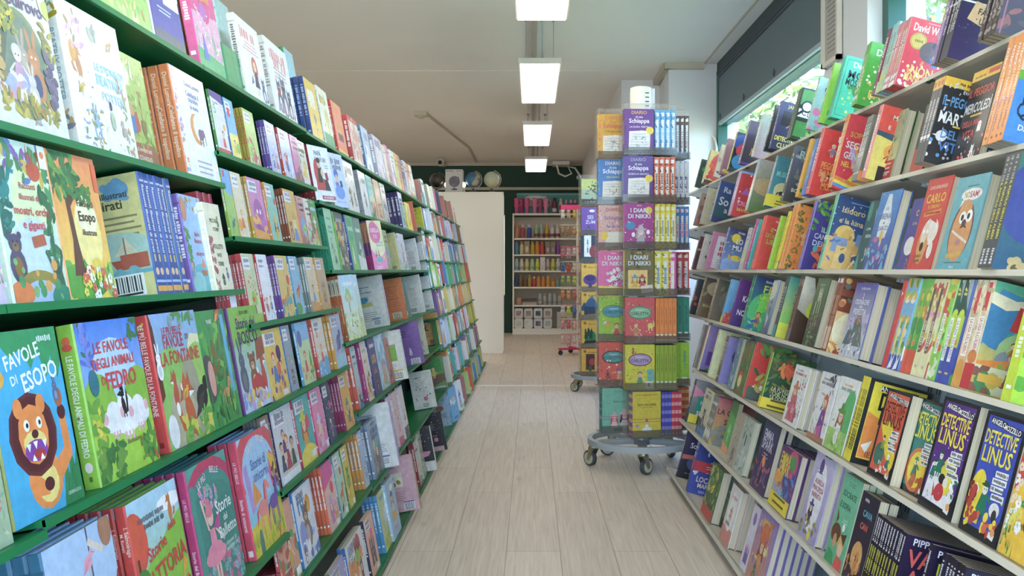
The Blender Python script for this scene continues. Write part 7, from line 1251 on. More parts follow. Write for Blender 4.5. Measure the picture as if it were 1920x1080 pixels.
R_('R3f', 'S', 1326, .15, .18, 3, .03, 'rose to gold novel titled with tall gothic capitals', 'b8605a', 'B c8a83a b8566a;T .2 .45 .72 4a2a2a LA_CAT .8;T .2 .6 .52 4a2a2a STO .6;E .3 .2 .3 .3 8a8a8a;E .7 .16 .4 .3 c8a84a;cat .72 .12 .3 3a4a5a,c83 ;S b 16 .08 0 0 1 .4 a88a3a,6a7a7a', spine='8a8280', sart='S r 12 .4 0 .1 1 .9 f0f0f0,fff')
R_('R3f', 'F', 1303, 1317, .185, 2, .036, 'cream fore-edged hardback beside the beach novel', 'e0d8b8', spine='d8d0b0')
R_('R3f', 'S', 1285, .13, .19, 1, .03, 'grey beach novel with a pink sun and teal block', '8a8a90', 'B 3a6a60 a8a0a8;P e88ab0 0 .6 .5 .7 0 .86;E .6 .82 .14 .12 e04a78;R .6 .46 .8 .34 1f9a88;T .2 .55 .5 f0f4f0 MI .4;T .2 .5 .26 f4f4f4 SEI .5;P e8e4e0 .2 .7 1 .66 1 .72', band=('3a4444', .2, 'R .2 .5 .3 1 f0dc20;R .8 .5 .3 1 f0dc20'), spine='4a5050')
# lowest shelf
R_('R2g', 'S', 1497, .13, .15, 1, .022, 'dark violet booklet standing low near the frame edge', '3a2a5a', 'L 8 .5 .85 .7 .1 8a7ab0', spine='4a3a70', hard=False)
R_('R2g', 'F', 1396, 1425, 958, 6, .0195, 'orange hatted hero novel over violet hardbacks', '7a68b4', 'B c88a6a 9a80c0;R .5 .8 .5 .16 e0b060;E .5 .68 .24 .2 d8702c;girlhat .5 .2 .6 e8b898,8a3a1c,d8602c,d88a4a,222;R .7 .5 .14 .1 f0dc9a;S r 20 .06 0 .05 1 .9 e8c880,c8602c,7a5aa8;bear .4 .02 .3 3a6a5a,8a5,222', spine='6a58a8')
R_('R3g', 'F', 1385, 1397, .19, 1, .016, 'snow white novel with violet tower drawing', 'e0d8ea', 'castle .5 .1 .7 7a5aa8,d86a8a,5a3a8a;E .5 .8 .2 .24 8a6ab8', hard=False)
R_('R3g', 'F', 1348, 1364, .185, 3, .024, 'white novel with pink script and salmon foot', 'ece4e0', 'R .5 .14 1 .28 e08a80;E .5 .56 .36 .5 fbfaf8;G .5 .8 .5 .1 d88a80;girlhat .5 .36 .4 f0c8b8,c85a4a,d8807a,f0d8d0,222;G .4 .34 .4 .1 555', spine='dc8a84', back='e8b0a8')
R_('R3g', 'F', 1313, 1331, .185, 1, .034, 'forest hardback with red foot and creamy pages', '3f6a3a', 'S l 40 .12 0 .2 1 1 5a9a3a,2f5a2c,a8a83a,c8d070;R .5 .1 1 .2 c82c24;bird .5 .4 .4 e8d83a,c8a02a,e80', spine='2f5a34')
R_('R3g', 'S', 1288, .14, .2, 3, .016, 'royal blue novel with red band and pale swirls', '2a3a98', 'B 2f46a8 283280;S l 10 .1 0 .3 1 .9 e8ecf8,c8d0e8;R .5 .55 1 .2 c8202c;L 2 .6 .57 .6 .06 f0c8c8;T .22 .5 .3 ecd8c8 LOCA .6;T .18 .55 .18 ecd8c8 MARE .5;T .1 .5 .06 c8c8e0 GIO .4', spine='3a4aa8', sart='S l 8 .4 0 .6 1 1 eef;R .5 .55 1 .2 c8202c')
R_('R3g', 'S', 1268, .13, .2, 1, .024, 'night purple novel with white script by the castors', '2c2444', 'B 1a1620 3a2f60;T .26 .5 .72 f0eef4 Soul .5;E .5 .34 .3 .24 4a5a90;P c86a5a 0 .4 1 .5 1 .56 0 .5;kid .6 .3 .3 2a1c30,1a1420,2a1c30,222;G .5 .12 .6 .05 8a8a60', spine='3a3040')
# ------------------------------------------------------------------ distant books of the left row: too many and too small to count
def far_books():
    b = MB()
    r = random.Random(5)
    pal = 'f3ead2 c9d8ee e8c64a d9433a 3d7fc1 5aa64b e88a3c 7a55a5 e27aa8 4fb3b0 f4f1ea b7d36a c8b8a0 f4f1ea d8cfe6'.split()
    tone = {0: 'f3ead2 c9d8ee d8cfe6 c46a5a 3a3f5c f4f1ea e27aa8 8c5a3c', 1: 'f4f1ea d9433a c8b8a0 d8cfe6 c9d8ee 8c5a3c', 2: '3d7fc1 c9d8ee d8cfe6 9fb8a8 f3ead2 d9433a', 3: '5aa64b d9433a 4fb3b0 f4f1ea 3d7fc1 b7d36a',
            4: 'e8c64a e88a3c f0d060 7a55a5 c46a5a f3ead2', 5: 'f4f1ea d9433a 5aa64b c9d8ee e8c64a', 6: '7a55a5 4fb3b0 e88a3c f4f1ea e8c64a', 7: 'e8c64a b7d36a 3d7fc1 c46a5a 9fb8a8'}
    for bay in range(5, 10):
        for lv, rr in enumerate(LV['L%d' % bay]):
            q = LEFT.q(rr) + .0006
            y = L_START + bay * UL + .02
            end = L_START + (bay + 1) * UL - .02
            if bay == 5:
                if lv != 1: continue
                y += .45
            if bay == 6: y += {0: .16, 1: .5, 4: .16, 5: .05, 7: .48}.get(lv, .1)
            hues = tone.get(lv if bay > 5 else 3, ' '.join(pal)).split()
            while y < end - .02:
                c = r.choice(hues); h = r.uniform(.14, .195); face = r.random() < .55
                w = r.uniform(.1, .15) if face else r.uniform(.012, .03)
                if y + w > end: break
                d = .03 if face else r.uniform(.12, .16)
                p0 = r.uniform(.008, .03) if face else r.uniform(-.015, .02)
                o = LEFT.at(p0, y, q); v, u = LEFT.v, LEFT.u
                P = lambda a, yy, k: tuple(o + v * a + Vector((0, yy, 0)) + u * k)
                cc, pc = lin(c), lin('#d8cfb8')
                b.poly([P(0, 0, 0), P(0, w, 0), P(0, w, h), P(0, 0, h)], cc)
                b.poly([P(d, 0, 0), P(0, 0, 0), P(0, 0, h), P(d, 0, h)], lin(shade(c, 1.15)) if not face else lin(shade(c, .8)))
                b.poly([P(0, w, 0), P(d, w, 0), P(d, w, h), P(0, w, h)], cc)
                b.poly([P(0, 0, h), P(0, w, h), P(d, w, h), P(d, 0, h)], pc)
                b.poly([P(d, w, 0), P(d, 0, 0), P(d, 0, h), P(d, w, h)], cc)
                b.poly([P(0, w, 0), P(0, 0, 0), P(d, 0, 0), P(d, w, 0)], cc)
                if face:
                    f = Face(b, tuple(o), (0, 1, 0), tuple(u), w, h, int(y * 1000) + lv)
                    a1, a2 = r.choice(pal), r.choice(pal)
                    f.draw('E %.2f .3 .34 .34 %s;S b 6 .1 0 0 1 .7 %s,%s;R .5 .84 .6 .08 %s' % (r.uniform(.3, .7), a1, a2, a1, r.choice(('444', 'fff', 'a33'))))
                elif r.random() < .4:
                    f = Face(b, P(d, 0, 0), tuple(-v), tuple(u), d, h, int(y * 1000))
                    f.draw('L 4 .5 .8 .6 .08 999;R .7 .1 .3 .1 eee')
                y += w + r.uniform(.001, .006)
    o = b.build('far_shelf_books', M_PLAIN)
    tag(o, 'crowded mixed books on the green shelves towards the far end of the left row', 'books', kind='stuff')
far_books()

# ------------------------------------------------------------------ spinning book towers on castors
def clear_mat(name, col, a):
    m = bpy.data.materials.new(name)
    m.use_nodes = True
    b = m.node_tree.nodes['Principled BSDF']
    b.inputs['Base Color'].default_value = lin(col)
    b.inputs['Alpha'].default_value = a
    b.inputs['Roughness'].default_value = .08
    return m
M_ACRYL = clear_mat('smoked_acrylic', '#b8b4ac', .16)
M_ACRYD = clear_mat('dark_acrylic', '#7a746a', .4)
M_RING = mat('grey_painted_ring', '#a8acae', .5, noise=.05, scale=6)

def castor(parent, x, y, ang, r=.037):
    t = empty('castor'); t.parent = parent; t.location = (x, y, 0); t.rotation_euler = (0, 0, ang)
    b = MB()
    b.lathe([(.022, .088), (.022, .098), (.012, .098)], 12)
    for s in (-1, 1):
        b.poly([(-.02, s * .016, .09), (.016, s * .016, .09), (.03, s * .016, .03), (.014, s * .016, .026)])
        b.poly([(-.02, s * .0175, .09), (.016, s * .0175, .09), (.03, s * .0175, .03), (.014, s * .0175, .026)])
    b.box(-.02, -.0175, .085, .016, .0175, .09)
    b.build('fork', M_STEEL, t)
    xf = Matrix.Translation((.022, 0, r)) @ Matrix.Rotation(math.pi / 2, 4, 'X')
    b = MB(); b.lathe([(r - .006, -.012), (r, -.008), (r, .008), (r - .006, .012)], 22, xf=xf); b.build('tyre', M_RUBBER, t, smooth=True)
    b = MB(); b.lathe([(.008, -.0145), (r - .009, -.0125), (r - .009, .0125), (.008, .0145)], 18, xf=xf); b.build('wheel', mat('castor_hub', '#b8b49c', .5), t, smooth=True)

def ring_base(parent, R, arms=5, a0=-90):
    b = MB(); n = 56; ri, ro, z0, z1 = R - .022, R, .098, .126
    P = lambda r, i, z: (r * math.cos(2 * math.pi * i / n), r * math.sin(2 * math.pi * i / n), z)
    for i in range(n):
        for (ra, za, rb, zb) in ((ro, z0, ro, z1), (ro, z1, ri, z1), (ri, z1, ri, z0), (ri, z0, ro, z0)):
            b.poly([P(ra, i, za), P(ra, i + 1, za), P(rb, i + 1, zb), P(rb, i, zb)])
    b.build('ring', M_RING, parent, smooth=True)
    for k in range(arms):
        a = math.radians(a0 + k * 360 / arms)
        c = MB()
        xf = Matrix.Rotation(a, 4, 'Z')
        c.box(.03, -.02, .1, R - .02, .02, .122, xf=xf); c.build('spoke', M_RING, parent)
        castor(parent, math.cos(a) * (R - .018), math.sin(a) * (R - .018), a + (2.4, .5, 4.2, 1.1, 5.2)[k % 5])
    c = MB(); c.lathe([(.05, .098), (.05, .13), (.03, .14), (.018, .15), (.018, 1.63), (.01, 1.64)], 16); c.build('pole', M_METAL, parent, smooth=True)

SP = (.52, 4.30)
tower = empty('book_spinner', (SP[0], SP[1], 0), 'tall revolving book tower of clear pockets on a grey ringed base, right of the aisle', 'book rack')
ring_base(tower, .255, 5, -95)

def pocket(parent, xf, w, d, h):
    """Clear acrylic pocket: floor tray, low front lip, header and back."""
    b = MB(); b.box(-.003, -.004, -.0052, w + .003, d, -.002, xf=xf); b.box(-.003, -.006, -.0052, w + .003, -.003, .03, xf=xf)
    b.build('tray', M_ACRYD, parent)
    b = MB(); b.box(-.003, d, -.0052, w + .003, d + .003, h * .99, xf=xf); b.build('pocket_back', M_ACRYL, parent)
def sp_stack(xf, typ, w, h, t, n, cover, art, spine, sart, desc, label=None, hard=False, p=(0, 0)):
    SEED[0] += 1
    me = book_meshes(w, h, t - (.0012 if typ == 'S' else 0), cover, spine, 'B %s %s;' % (cover, cover) + art if art else auto_art(cover, SEED[0]), sart, (cover, ''), SEED[0], hard)
    for i in range(n):
        if typ == 'F': L = Matrix.Translation((0, i * (t + .0012), 0))
        else:          # spines to the front: spine faces local -y
            L = Matrix.Translation((i * t, 0, 0)) @ basis((0, 1, 0), (-1, 0, 0), (0, 0, 1), (t, 0, 0))
        lb = desc if i == 0 else ('%s copy back behind %s' % (ORD[i + 1], desc) if typ == 'F' else '%s along beside %s' % (ORD[i + 1], desc))
        put_book('paperback_book', me, xf @ L, lb, 'book', 'paperbacks in the revolving tower')

SCH = 'T .16 .5 .92 %s DIARIO .6;T .1 .5 .82 %s di_una .35;T .2 .5 .72 %s Schiappa .84;T .085 .5 .6 %s %s .7;P efe9da .14 .08 .86 .1 .88 .5 .6 .52 .16 .5;L 6 .5 .44 .6 .09 c8ccd8;S r 8 .05 .35 .15 .7 .4 888,aaa;%s'
NIK = 'T .07 .5 .95 f8e8a0 diario .5;T .2 .5 .84 e8f4fa I_DIARI .7;T .2 .5 .71 e8f4fa DI_NIKKI .8;'
CAR = 'S l 40 .03 0 0 1 1 6a7a1a,5a3a2a,e8e8c8;E .5 .66 .4 .22 %s;E .5 .66 .36 .18 %s;T .06 .5 .72 fff il_mondo_di .4;T .14 .5 .64 3a4a4a CARLOTTA .6;'
def spine_w(c, d, l):
    return 'R .5 .9 .6 .08 f2efe6;R .5 .45 .5 .66 f2efe6;G .5 .45 .36 .4 %s -90;E .5 .06 .2 .2 %s;S r 12 .3 0 0 .2 1 %s' % (l, d, d)
ROWS = [
 (1.443, 3, ('d8a010', 'f2c21c', SCH % ('c8782a', 'b8784a', 'c8503c', '6a4a10', 'VITA_DA_CANI', 'S d 30 .02 0 0 .06 1 d8502c'), 'yellow paperback with a torn paper panel, top of the tower'),
  ('6a2a8c', '5a1f7c', SCH % ('d8a83a', 'e8e0f0', 'f4eef8', 'e0d0ec', 'LA_DURA_VERITA', 'E .86 .52 .13 .13 f0d020;S d 30 .015 0 0 .04 1 3a1050'), 'violet paperback with yellow seal, topmost in the tower'),
  [('5aa8d8', 4, 'a0d0ea', '2f6a9a', 'light blue spine, first of four topmost in the tower')], [('5a3424', 4, 'b89a88', '3a1f14', 'chocolate brown spine, first of four topmost in the tower')]),
 (1.2305, 3, ('1f70c8', '2a72cc', SCH % ('e8e0c0', 'dfe8f4', 'f2f6fa', 'd8e02a', 'ORA_BASTA', 'S d 30 .02 0 0 .06 1 3fae5a'), 'bright blue paperback with torn paper panel, second tier'),
  ('5a2a8c', '2f6fc0', SCH % ('9a9ab8', 'e8e0f0', 'f4eef8', 'e0d0ec', 'GIORNI_DA_BRIVIDO', 'E .86 .5 .13 .13 f0d020'), 'violet paperback with grey heading, second tier'),
  [('e8642a', 4, '333', '3a2a20', 'orange and black striped spine, first of four on second tier')], [('e8ecf4', 4, '8a7a9a', '2f56a8', 'blue and white checked spine, first of four on second tier')]),
 (1.018, 2, ('e0b0a8', 'd84a4a', 'S r 60 .03 0 .3 1 1 d8565a,f4eae4;T .16 .5 .9 a85a4a DIARIO .5;T .18 .5 .7 8a6ab0 Schiappa .8;T .14 .5 .52 5a5ac0 fai_da_te .7;P efe9da .2 .05 .9 .08 .88 .4 .3 .38;E .2 .3 .13 .13 f0d020', 'red and white hatched paperback on the third tier'),
  ('a8288c', 'd84aa0', NIK + 'E .82 .84 .12 .12 e8d030;E .2 .5 .16 .14 3a8ac0;girlhat .55 .1 .62 f0d0d8,b8a0a8,c8c0c8,b8b0b8,444;S d 20 .02 0 .05 1 .6 f0a0d0,fff;E .3 .3 .06 .08 fff;E .8 .36 .06 .08 fff', 'magenta paperback of a party girl on the third tier'),
  [('f0dc20', 4, '4a90b0', 'b89a10', 'yellow spine, first of four on the third tier')], [('3f7fd0', 4, 'e05a90', 'e87ab0', 'blue spine with pink lettering, first of four on third tier')]),
 (.8055, 2, ('e85aa8', 'f07ab8', NIK + 'S b 24 .08 .3 .1 1 .6 f4f0f0,ddd,fff;S d 20 .02 .4 .1 .9 .55 333;P f0dc20 0 0 1 0 1 .16 0 .2', 'pink paperback of spotted puppies on the fourth tier'),
  ('7a6a34', 'f0dc20', 'S b 40 .06 0 0 1 1 5a4a20,8a7a3a,6a5a2a;' + NIK + 'R .45 .35 .66 .42 f0c878;girlhat .35 .18 .42 f0c8a0,c87a3a,4fa0b8,d8b030,222;girlhat .6 .18 .42 f0c8a0,3a2018,b83a3a,c84a4a,222;R .76 .14 .4 .16 ecdcd4 8;G .76 .14 .3 .05 b84a4a 8', 'leopard brown paperback of two friends on the fourth tier'),
  [('e8dc30', 2, '4a80b8', '8a8a20', 'yellow spine, first of two on the fourth tier'), ('e04aa8', 1, 'f4f0f4', 'e8d040', 'single pink spine on the fourth tier, front')], [('c83a94', 1, 'f0e8f0', 'e8a0d0', 'single deep pink spine on fourth tier, set back'), ('d8302a', 2, '9ab0d0', '8a2018', 'scarlet spine, first of two on the fourth tier')]),
 (.593, 3, ('9ac41c', 'a0b8a0', CAR % ('6a8a3a', '3f9ab0') + 'kid .6 .04 .5 e8b088,8a4a1c,c8343c,222;bird .2 .34 .2 f4f4ec,e8a,e80;bear .3 .3 .22 e8862a,e8a04a,222', 'lime paperback of a boy in red on the fifth tier'),
  ('d84a50', 'c83a44', CAR % ('5a8a6a', '8fc49a') + 'kid .36 .14 .42 e8c0a0,c8843a,b8883a,222;elephant .86 .26 .34 f0d860,d8b84a,222;S d 20 .02 0 0 1 .5 f0d0a0', 'coral red paperback of girl and yellow elephant, fifth tier'),
  [('ee8420', 5, 'b85a14', 'f4ece0', 'orange spine, first of five on the fifth tier')], [('2f8f78', 3, '1f6a58', 'f4e8e0', 'sea green spine, first of three on the fifth tier')]),
 (.3805, 3, ('dc4428', 'c8341c', CAR % ('3a2420', '4f9a9a') + 'S d 26 .03 0 0 1 1 f0e0c8,8a2018;girlhat .7 .14 .4 f0d0b0,c87a2a,a84a90,e8a070,222;cat .3 .16 .26 3a1a18,a44', 'vermilion paperback with a dark framed oval, sixth tier'),
  ('d8d020', 'd8c818', CAR % ('8a4a4a', 'b89ac8') + 'kid .5 .06 .5 e8c0a0,8a4a2a,5a8a6a,222;R .86 .32 .24 .26 6ab0a8 6;fox .25 .78 .26 b8502c,d8a04a;R .8 .1 .24 .15 f0ece4;cat .8 .06 .16 333,888;S l 14 .03 0 0 1 .9 c84a3a', 'acid yellow paperback with lilac oval, sixth tier'),
  [('9ab01c', 5, '6a7a14', 'e89a5a', 'moss green spine, first of five on the sixth tier')], [('a8d020', 2, '5a9a8a', 'e86a3a', 'lime spine, first of two on the sixth tier')]),
 (.168, 3, ('7fc0a8', '4f8a8a', 'L 1 .55 .92 .4 .05 6a9a88;T .12 .6 .7 4a7a6a Saro_una .6;girlhat .42 .1 .5 f0b8b8,c84a3a,f0a8b8,f0c0c8,222;girlhat .78 .1 .6 f0b8b8,222,f0a8b8,f0c0c8,222;R .5 .36 1 .012 a85a7a;R .5 .3 1 .012 a85a7a;R .6 .06 .4 .08 7a8a88', 'mint paperback of two dancers on the bottom tier'),
  ('e0c83a', 'a84aa8', 'R .5 .93 .8 .03 c8a83a;L 1 .5 .92 .4 .05 a8883a;T .13 .5 .72 6a5a2a Saro_una_stella .66;T .07 .5 .65 c8603a la_grande_sfida .4;R .5 .39 1 .014 b87a4a;R .5 .33 1 .014 b87a4a;ballerina .5 .02 .62 f0b0a0,f8f6f4,c8643a;E .16 .24 .07 .05 a86ac8;S d 12 .02 0 .05 1 .3 f0e8a0', 'golden paperback of a ballerina at the bar, bottom tier'),
  [('4a44b0', 3, '8a88d0', '8a84d0', 'indigo banded spine, first of three on bottom tier'), ('d8304a', 3, 'f08a90', 'f4a0a0', 'red banded spine, first of three on bottom tier')], [('3a8aa0', 1, '2a6a80', '2a6a80', 'single teal spine on the bottom tier'), ('c8502c', 3, 'e0a03a', 'e0a03a', 'rust orange spine, first of three on bottom tier')])]
BAND = 'R .5 .9 1 .08 %s;R .5 .72 1 .08 %s;R .5 .54 1 .08 %s;R .5 .36 1 .08 %s;R .5 .18 1 .08 %s;R .5 .05 .3 .03 fff'
for ri, (z, n, A, B_, RS, BS) in enumerate(ROWS):
    yw = math.radians((4, 3, 4, 4, 5, 5, 13)[ri])
    base = Matrix.Translation((SP[0], SP[1], z)) @ Matrix.Rotation(yw, 4, 'Z')
    def at(x, y): return base @ Matrix.Translation((x, y, 0))
    h = .203
    # front left: covers; front right: spines; set back left: covers; set back right: spines
    xf = at(-.118, -.21)
    sp_stack(xf, 'F', .135, h, .016, n, B_[0], B_[2], B_[1], (BAND % (('e8d04a',) * 5)) if ri == 6 else 'G .5 .5 .5 .4 eee -90', B_[3])
    inv = tower.matrix_world.inverted()
    T0 = Matrix.Translation((-SP[0], -SP[1], 0))
    pocket(tower, T0 @ at(-.118, -.21), .136, .13, h)
    x = .02
    for (c, k, l, d, desc) in RS:
        t_ = (.098 / sum(q[1] for q in RS))
        sp_stack(at(x, -.208), 'S', .135, h - .004, t_, k, c, '', c, (BAND % ((d,) * 5)) if ri == 6 else spine_w(c, d, l) if ri < 4 else 'G .5 .6 .4 .3 %s -90;R .5 .16 .6 .05 %s;R .5 .05 1 .03 %s' % (l, 'f4f0e8', d), desc)
        x += t_ * k
    pocket(tower, T0 @ at(.02, -.208), .1, .14, h)
    xf = at(-.215, -.065)
    sp_stack(xf, 'F', .14, h, .014, 3, A[0], A[2], A[1], 'S r 6 .4 0 0 1 1 fff', A[3])
    pocket(tower, T0 @ at(-.215, -.065), .14, .09, h)
    x = .126
    for (c, k, l, d, desc) in BS:
        t_ = (.088 / sum(q[1] for q in BS))
        sp_stack(at(x, -.064), 'S', .135, h - .004, t_, k, c, '', c, (BAND % ((d,) * 5)) if ri == 6 else spine_w(c, d, l) if ri < 4 else 'G .5 .6 .4 .3 %s -90;R .5 .16 .6 .05 %s;R .5 .05 1 .03 %s' % (l, 'f4f0e8', d), desc)
        x += t_ * k
    pocket(tower, T0 @ at(.126, -.064), .09, .14, h)
    c = MB(); c.lathe([(.05, z - .006), (.05, z - .003)], 14); c.tube([(0, 0, z - .0042), (-.06, -.12, z - .0042)], .0016); c.tube([(0, 0, z - .0042), (.07, -.12, z - .0042)], .0016); c.tube([(0, 0, z - .0042), (-.14, -.02, z - .0042)], .0016); c.tube([(0, 0, z - .0042), (.17, .0, z - .0042)], .0016)
    c.build('pocket_carrier', M_DARK, tower)
base = Matrix.Rotation(math.radians(4), 4, 'Z')
for (x, y, w) in ((-.118, -.2, .138), (.02, -.2, .1), (-.215, -.06, .11), (.125, -.06, .09)):
    b = MB(); b.box(x, y, 1.65, x + w, y + .003, 1.672, xf=base); b.box(x, y, 1.668, x + w, y + .0035, 1.672, xf=base); b.box(x + .002, y, 1.649, x + .006, y + .1, 1.676, xf=base); b.build('header', M_ACRYL, tower)
t = empty('air_freshener', (.515, 4.27, 1.652), 'white rounded dispenser with small grey vents standing on top of the book tower', 'dispenser')
b = MB()
n = 22
prof = [(.05, 0), (.052, .01), (.052, .1), (.05, .122), (.04, .127)]
b.lathe(prof, n, lin('#f4f0e6')); b.build('dispenser_body', M_PLAIN, t, smooth=True)
b = MB(); b.box(.035, -.02, .004, .062, .03, .118, lin('#dfe6f0')); b.build('side_clip', M_PLAIN, t)
for k in range(4):
    b = MB(); xf = Matrix.Rotation(math.radians(8), 4, 'Z'); b.box(.006, -.0535, .03 + k * .02, .024, -.049, .034 + k * .02, lin('#3a3a3a'), xf=xf); b.build('vent_slot', M_PLAIN, t)
b = MB(); b.lathe([(.04, -.0115), (.04, -.001)], 14); b.build('foot', M_DARK, t)
# ------------------------------------------------------------------ second tower, further down the aisle
S2 = (.55, 6.95)
tw = empty('book_spinner', (S2[0], S2[1], 0), 'second revolving tower of yellow books half hidden behind the first', 'book rack')
ring_base(tw, .25, 5, -80)
YEL = 'e0a818'
def fig(c, extra=''):
    return 'E .2 .9 .08 .08 8a6a10;G .6 .86 .5 .06 8a5a10;' + extra
BK = [(1.402, 'b8c070', 'R .5 .3 1 .6 9aa890;S l 14 .1 .1 .2 .9 .9 3a3a30,5a5a4a;R .5 .12 1 .24 2a2a28;T .2 .5 .12 c8c8c0 LA_DIS .7', 'gloomy forest paperback topmost in the far tower'),
      (1.19, '6a3a98', 'E .6 .86 .16 .08 e8e0ec;T .3 .5 .62 d8c8e8 SEI .6;T .26 .5 .44 d8c8e8 ZUM .7;cat .4 .12 .3 3a2050,5a4', 'purple paperback with pale lettering in the far tower'),
      (.978, '2a3048', 'R .35 .6 .4 .8 ece8e0;E .7 .4 .26 .34 8a2a34;G .35 .6 .5 .1 444 -90', 'white and wine paperback in the far tower'),
      (.766, YEL, fig('') + 'E .5 .4 .4 .3 5a2a80;E .5 .46 .3 .16 3a1a60;R .5 .2 .2 .2 4a2070', 'yellow paperback with violet cauldron in the far tower'),
      (.554, YEL, fig('') + 'mountain .5 .3 1 3a5a78,5a7a90,2a4a60;R .5 .3 .7 .3 2a3a4a;T .16 .6 .14 d88a20 NOTTE .5', 'yellow paperback with dark castle in the far tower'),
      (.342, YEL, fig('') + 'E .5 .38 .34 .36 1f7a3a;castle .4 .3 .6 1a3a24,1a3a24,3a8a4a;P 2a2a1a .1 .1 .9 .16 .8 .26 .2 .24', 'yellow paperback with a green monster in the far tower'),
      (.13, YEL, fig('') + 'R .5 .5 .5 .6 5a2a20;E .6 .5 .16 .2 b8342a;kid .5 .1 .4 6a7a3a,3a2a1a,4a5a2a,222', 'yellow paperback with a red doorway in the far tower')]
T0 = Matrix.Translation((-S2[0], -S2[1], 0))
for ri, (z, c, art, desc) in enumerate(BK):
    base = Matrix.Translation((S2[0], S2[1], z)) @ Matrix.Rotation(math.radians(8), 4, 'Z')
    xf = base @ Matrix.Translation((-.20, -.14, 0))
    sp_stack(xf, 'F', .135, .2, .016, 2, c, art, shade(c, .8), '', desc)
    pocket(tw, T0 @ xf, .136, .1, .205)
    xf = base @ Matrix.Translation((-.055, -.14, 0))
    c2 = ['8ac0dc', 'd8442c', 'd8703a', '4a7a3a', YEL, YEL, YEL][ri]
    sp_stack(xf, 'F', .135, .2, .016, 2, c2, 'bear .4 .2 .6 e8e0d0,c8a880,222' if ri in (3, 0) else 'E .2 .9 .08 .08 8a6a10;cat .5 .2 .6 2a2a20,555', shade(c2, .8), '', desc.split(' in the')[0].split(' topmost')[0] + ' neighbour, right pocket')
    pocket(tw, T0 @ xf, .136, .1, .205)
    k = MB(); k.lathe([(.045, z - .006), (.045, z - .003)], 12); k.tube([(0, 0, z - .0042), (-.12, -.1, z - .0042)], .0016); k.tube([(0, 0, z - .0042), (.03, -.1, z - .0042)], .0016); k.build('pocket_carrier', M_DARK, tw)
b = MB(); b.box(-.22, -.16, 1.606, .09, -.05, 1.632, xf=Matrix.Rotation(math.radians(8), 4, 'Z')); b.build('header', M_ACRYL, tw)

# ------------------------------------------------------------------ white cabinet with globes
cab = empty('display_cabinet', (-.8, 10.2, 0), 'tall plain white cabinet end panel closing the left row of shelves', 'cabinet')
b = MB(); b.box(-.62, -.2, .0, .482, .22, 1.77); o = b.build('cabinet_body', mat('cabinet_white', '#e6e1d6', .5, noise=.02, scale=3), cab)
b = MB(); b.box(.478, -.205, .02, .49, -.19, 1.775); b.box(-.62, -.205, 1.765, .49, -.19, 1.78); b.build('edge_strip', mat('cabinet_edge', '#e2ddd2', .4), cab)
def globe(x, r, label, cols, seed, arc='#b8b4a8'):
    rr = random.Random(seed)
    t = empty('desk_globe', (x, 10.12, 1.782), label, 'globe', 'desk globes on the cabinet')
    g = MB(); zc = .055 + r
    land = [(rr.uniform(0, 24), rr.uniform(2, 10), rr.uniform(1.5, 3.2)) for _ in range(7)]
    def cf(i, j):
        return lin(cols[1]) if any(min(abs(i - a), 24 - abs(i - a)) ** 2 + (j - c) ** 2 < s * s for a, c, s in land) else lin(cols[0])
    g.ball((0, 0, zc), r, r, r, nu=24, nv=12, colf=cf); g.build('ball', M_GLOSS, t, smooth=True)
    m = MB(); m.tube([((r + .012) * math.cos(a), 0, zc + (r + .012) * math.sin(a)) for a in [math.radians(d) for d in range(-115, 80, 12)]], .005, 6, lin(arc)); m.build('meridian', M_PLAIN, t)
    m = MB(); m.lathe([(.06, 0), (.058, .008), (.02, .02), (.012, .045)], 16, lin('#4a4238')); m.build('foot', M_PLAIN, t)
globe(-1.06, .082, 'black star globe at the left end of the cabinet top', ('#1f1e1c', '#4a463c'), 3, '#6a665a')
globe(-.655, .088, 'blue globe with pale land beside the globe box', ('#2f6f9a', '#c8b890'), 4)
globe(-.445, .09, 'pale antique globe at the right corner of cabinet', ('#c4cfb8', '#d8c890'), 8)
t = empty('globe_box', (-.86, 10.12, 1.782), 'white carton printed with a dark globe, standing between globes', 'box')
b = MB(); b.box(-.095, -.09, 0, .095, .09, .25, lin('#cfc9c4'))
Face(b, (-.095, -.0902, 0), (1, 0, 0), (0, 0, 1), .19, .25, 2).draw('B c4beba d4cec8;E .52 .46 .32 .32 4a4a48;E .52 .46 .3 .3 6a6470;S b 12 .07 .3 .25 .75 .65 7f7884,5a5666;R .52 .2 .04 .12 333;E .52 .12 .18 .05 2a2a28;G .25 .93 .4 .07 55608a;G .78 .93 .3 .05 666')
b.build('carton', M_PLAIN, t)
for x, lb in ((-.955, 'small lit white bulb left of the globe box'), (-.752, 'small lit white bulb right of the globe box')):
    t = empty('globe_lamp', (x, 10.1, 1.782), lb, 'lamp', 'small lamps among the globes')
    m = MB(); m.lathe([(.02, 0), (.012, .01), (.006, .06)], 10, lin('#d8d4c8')); m.build('lamp_stem', M_PLAIN, t)
    m = MB(); m.ball((0, 0, .085), .018, .018, .028, lin('#ffffff')); m.build('bulb', mat('bulb_glow_%d' % (x * -100), '#fff', .4, emit='#fff4e0', strength=5), t, smooth=True)

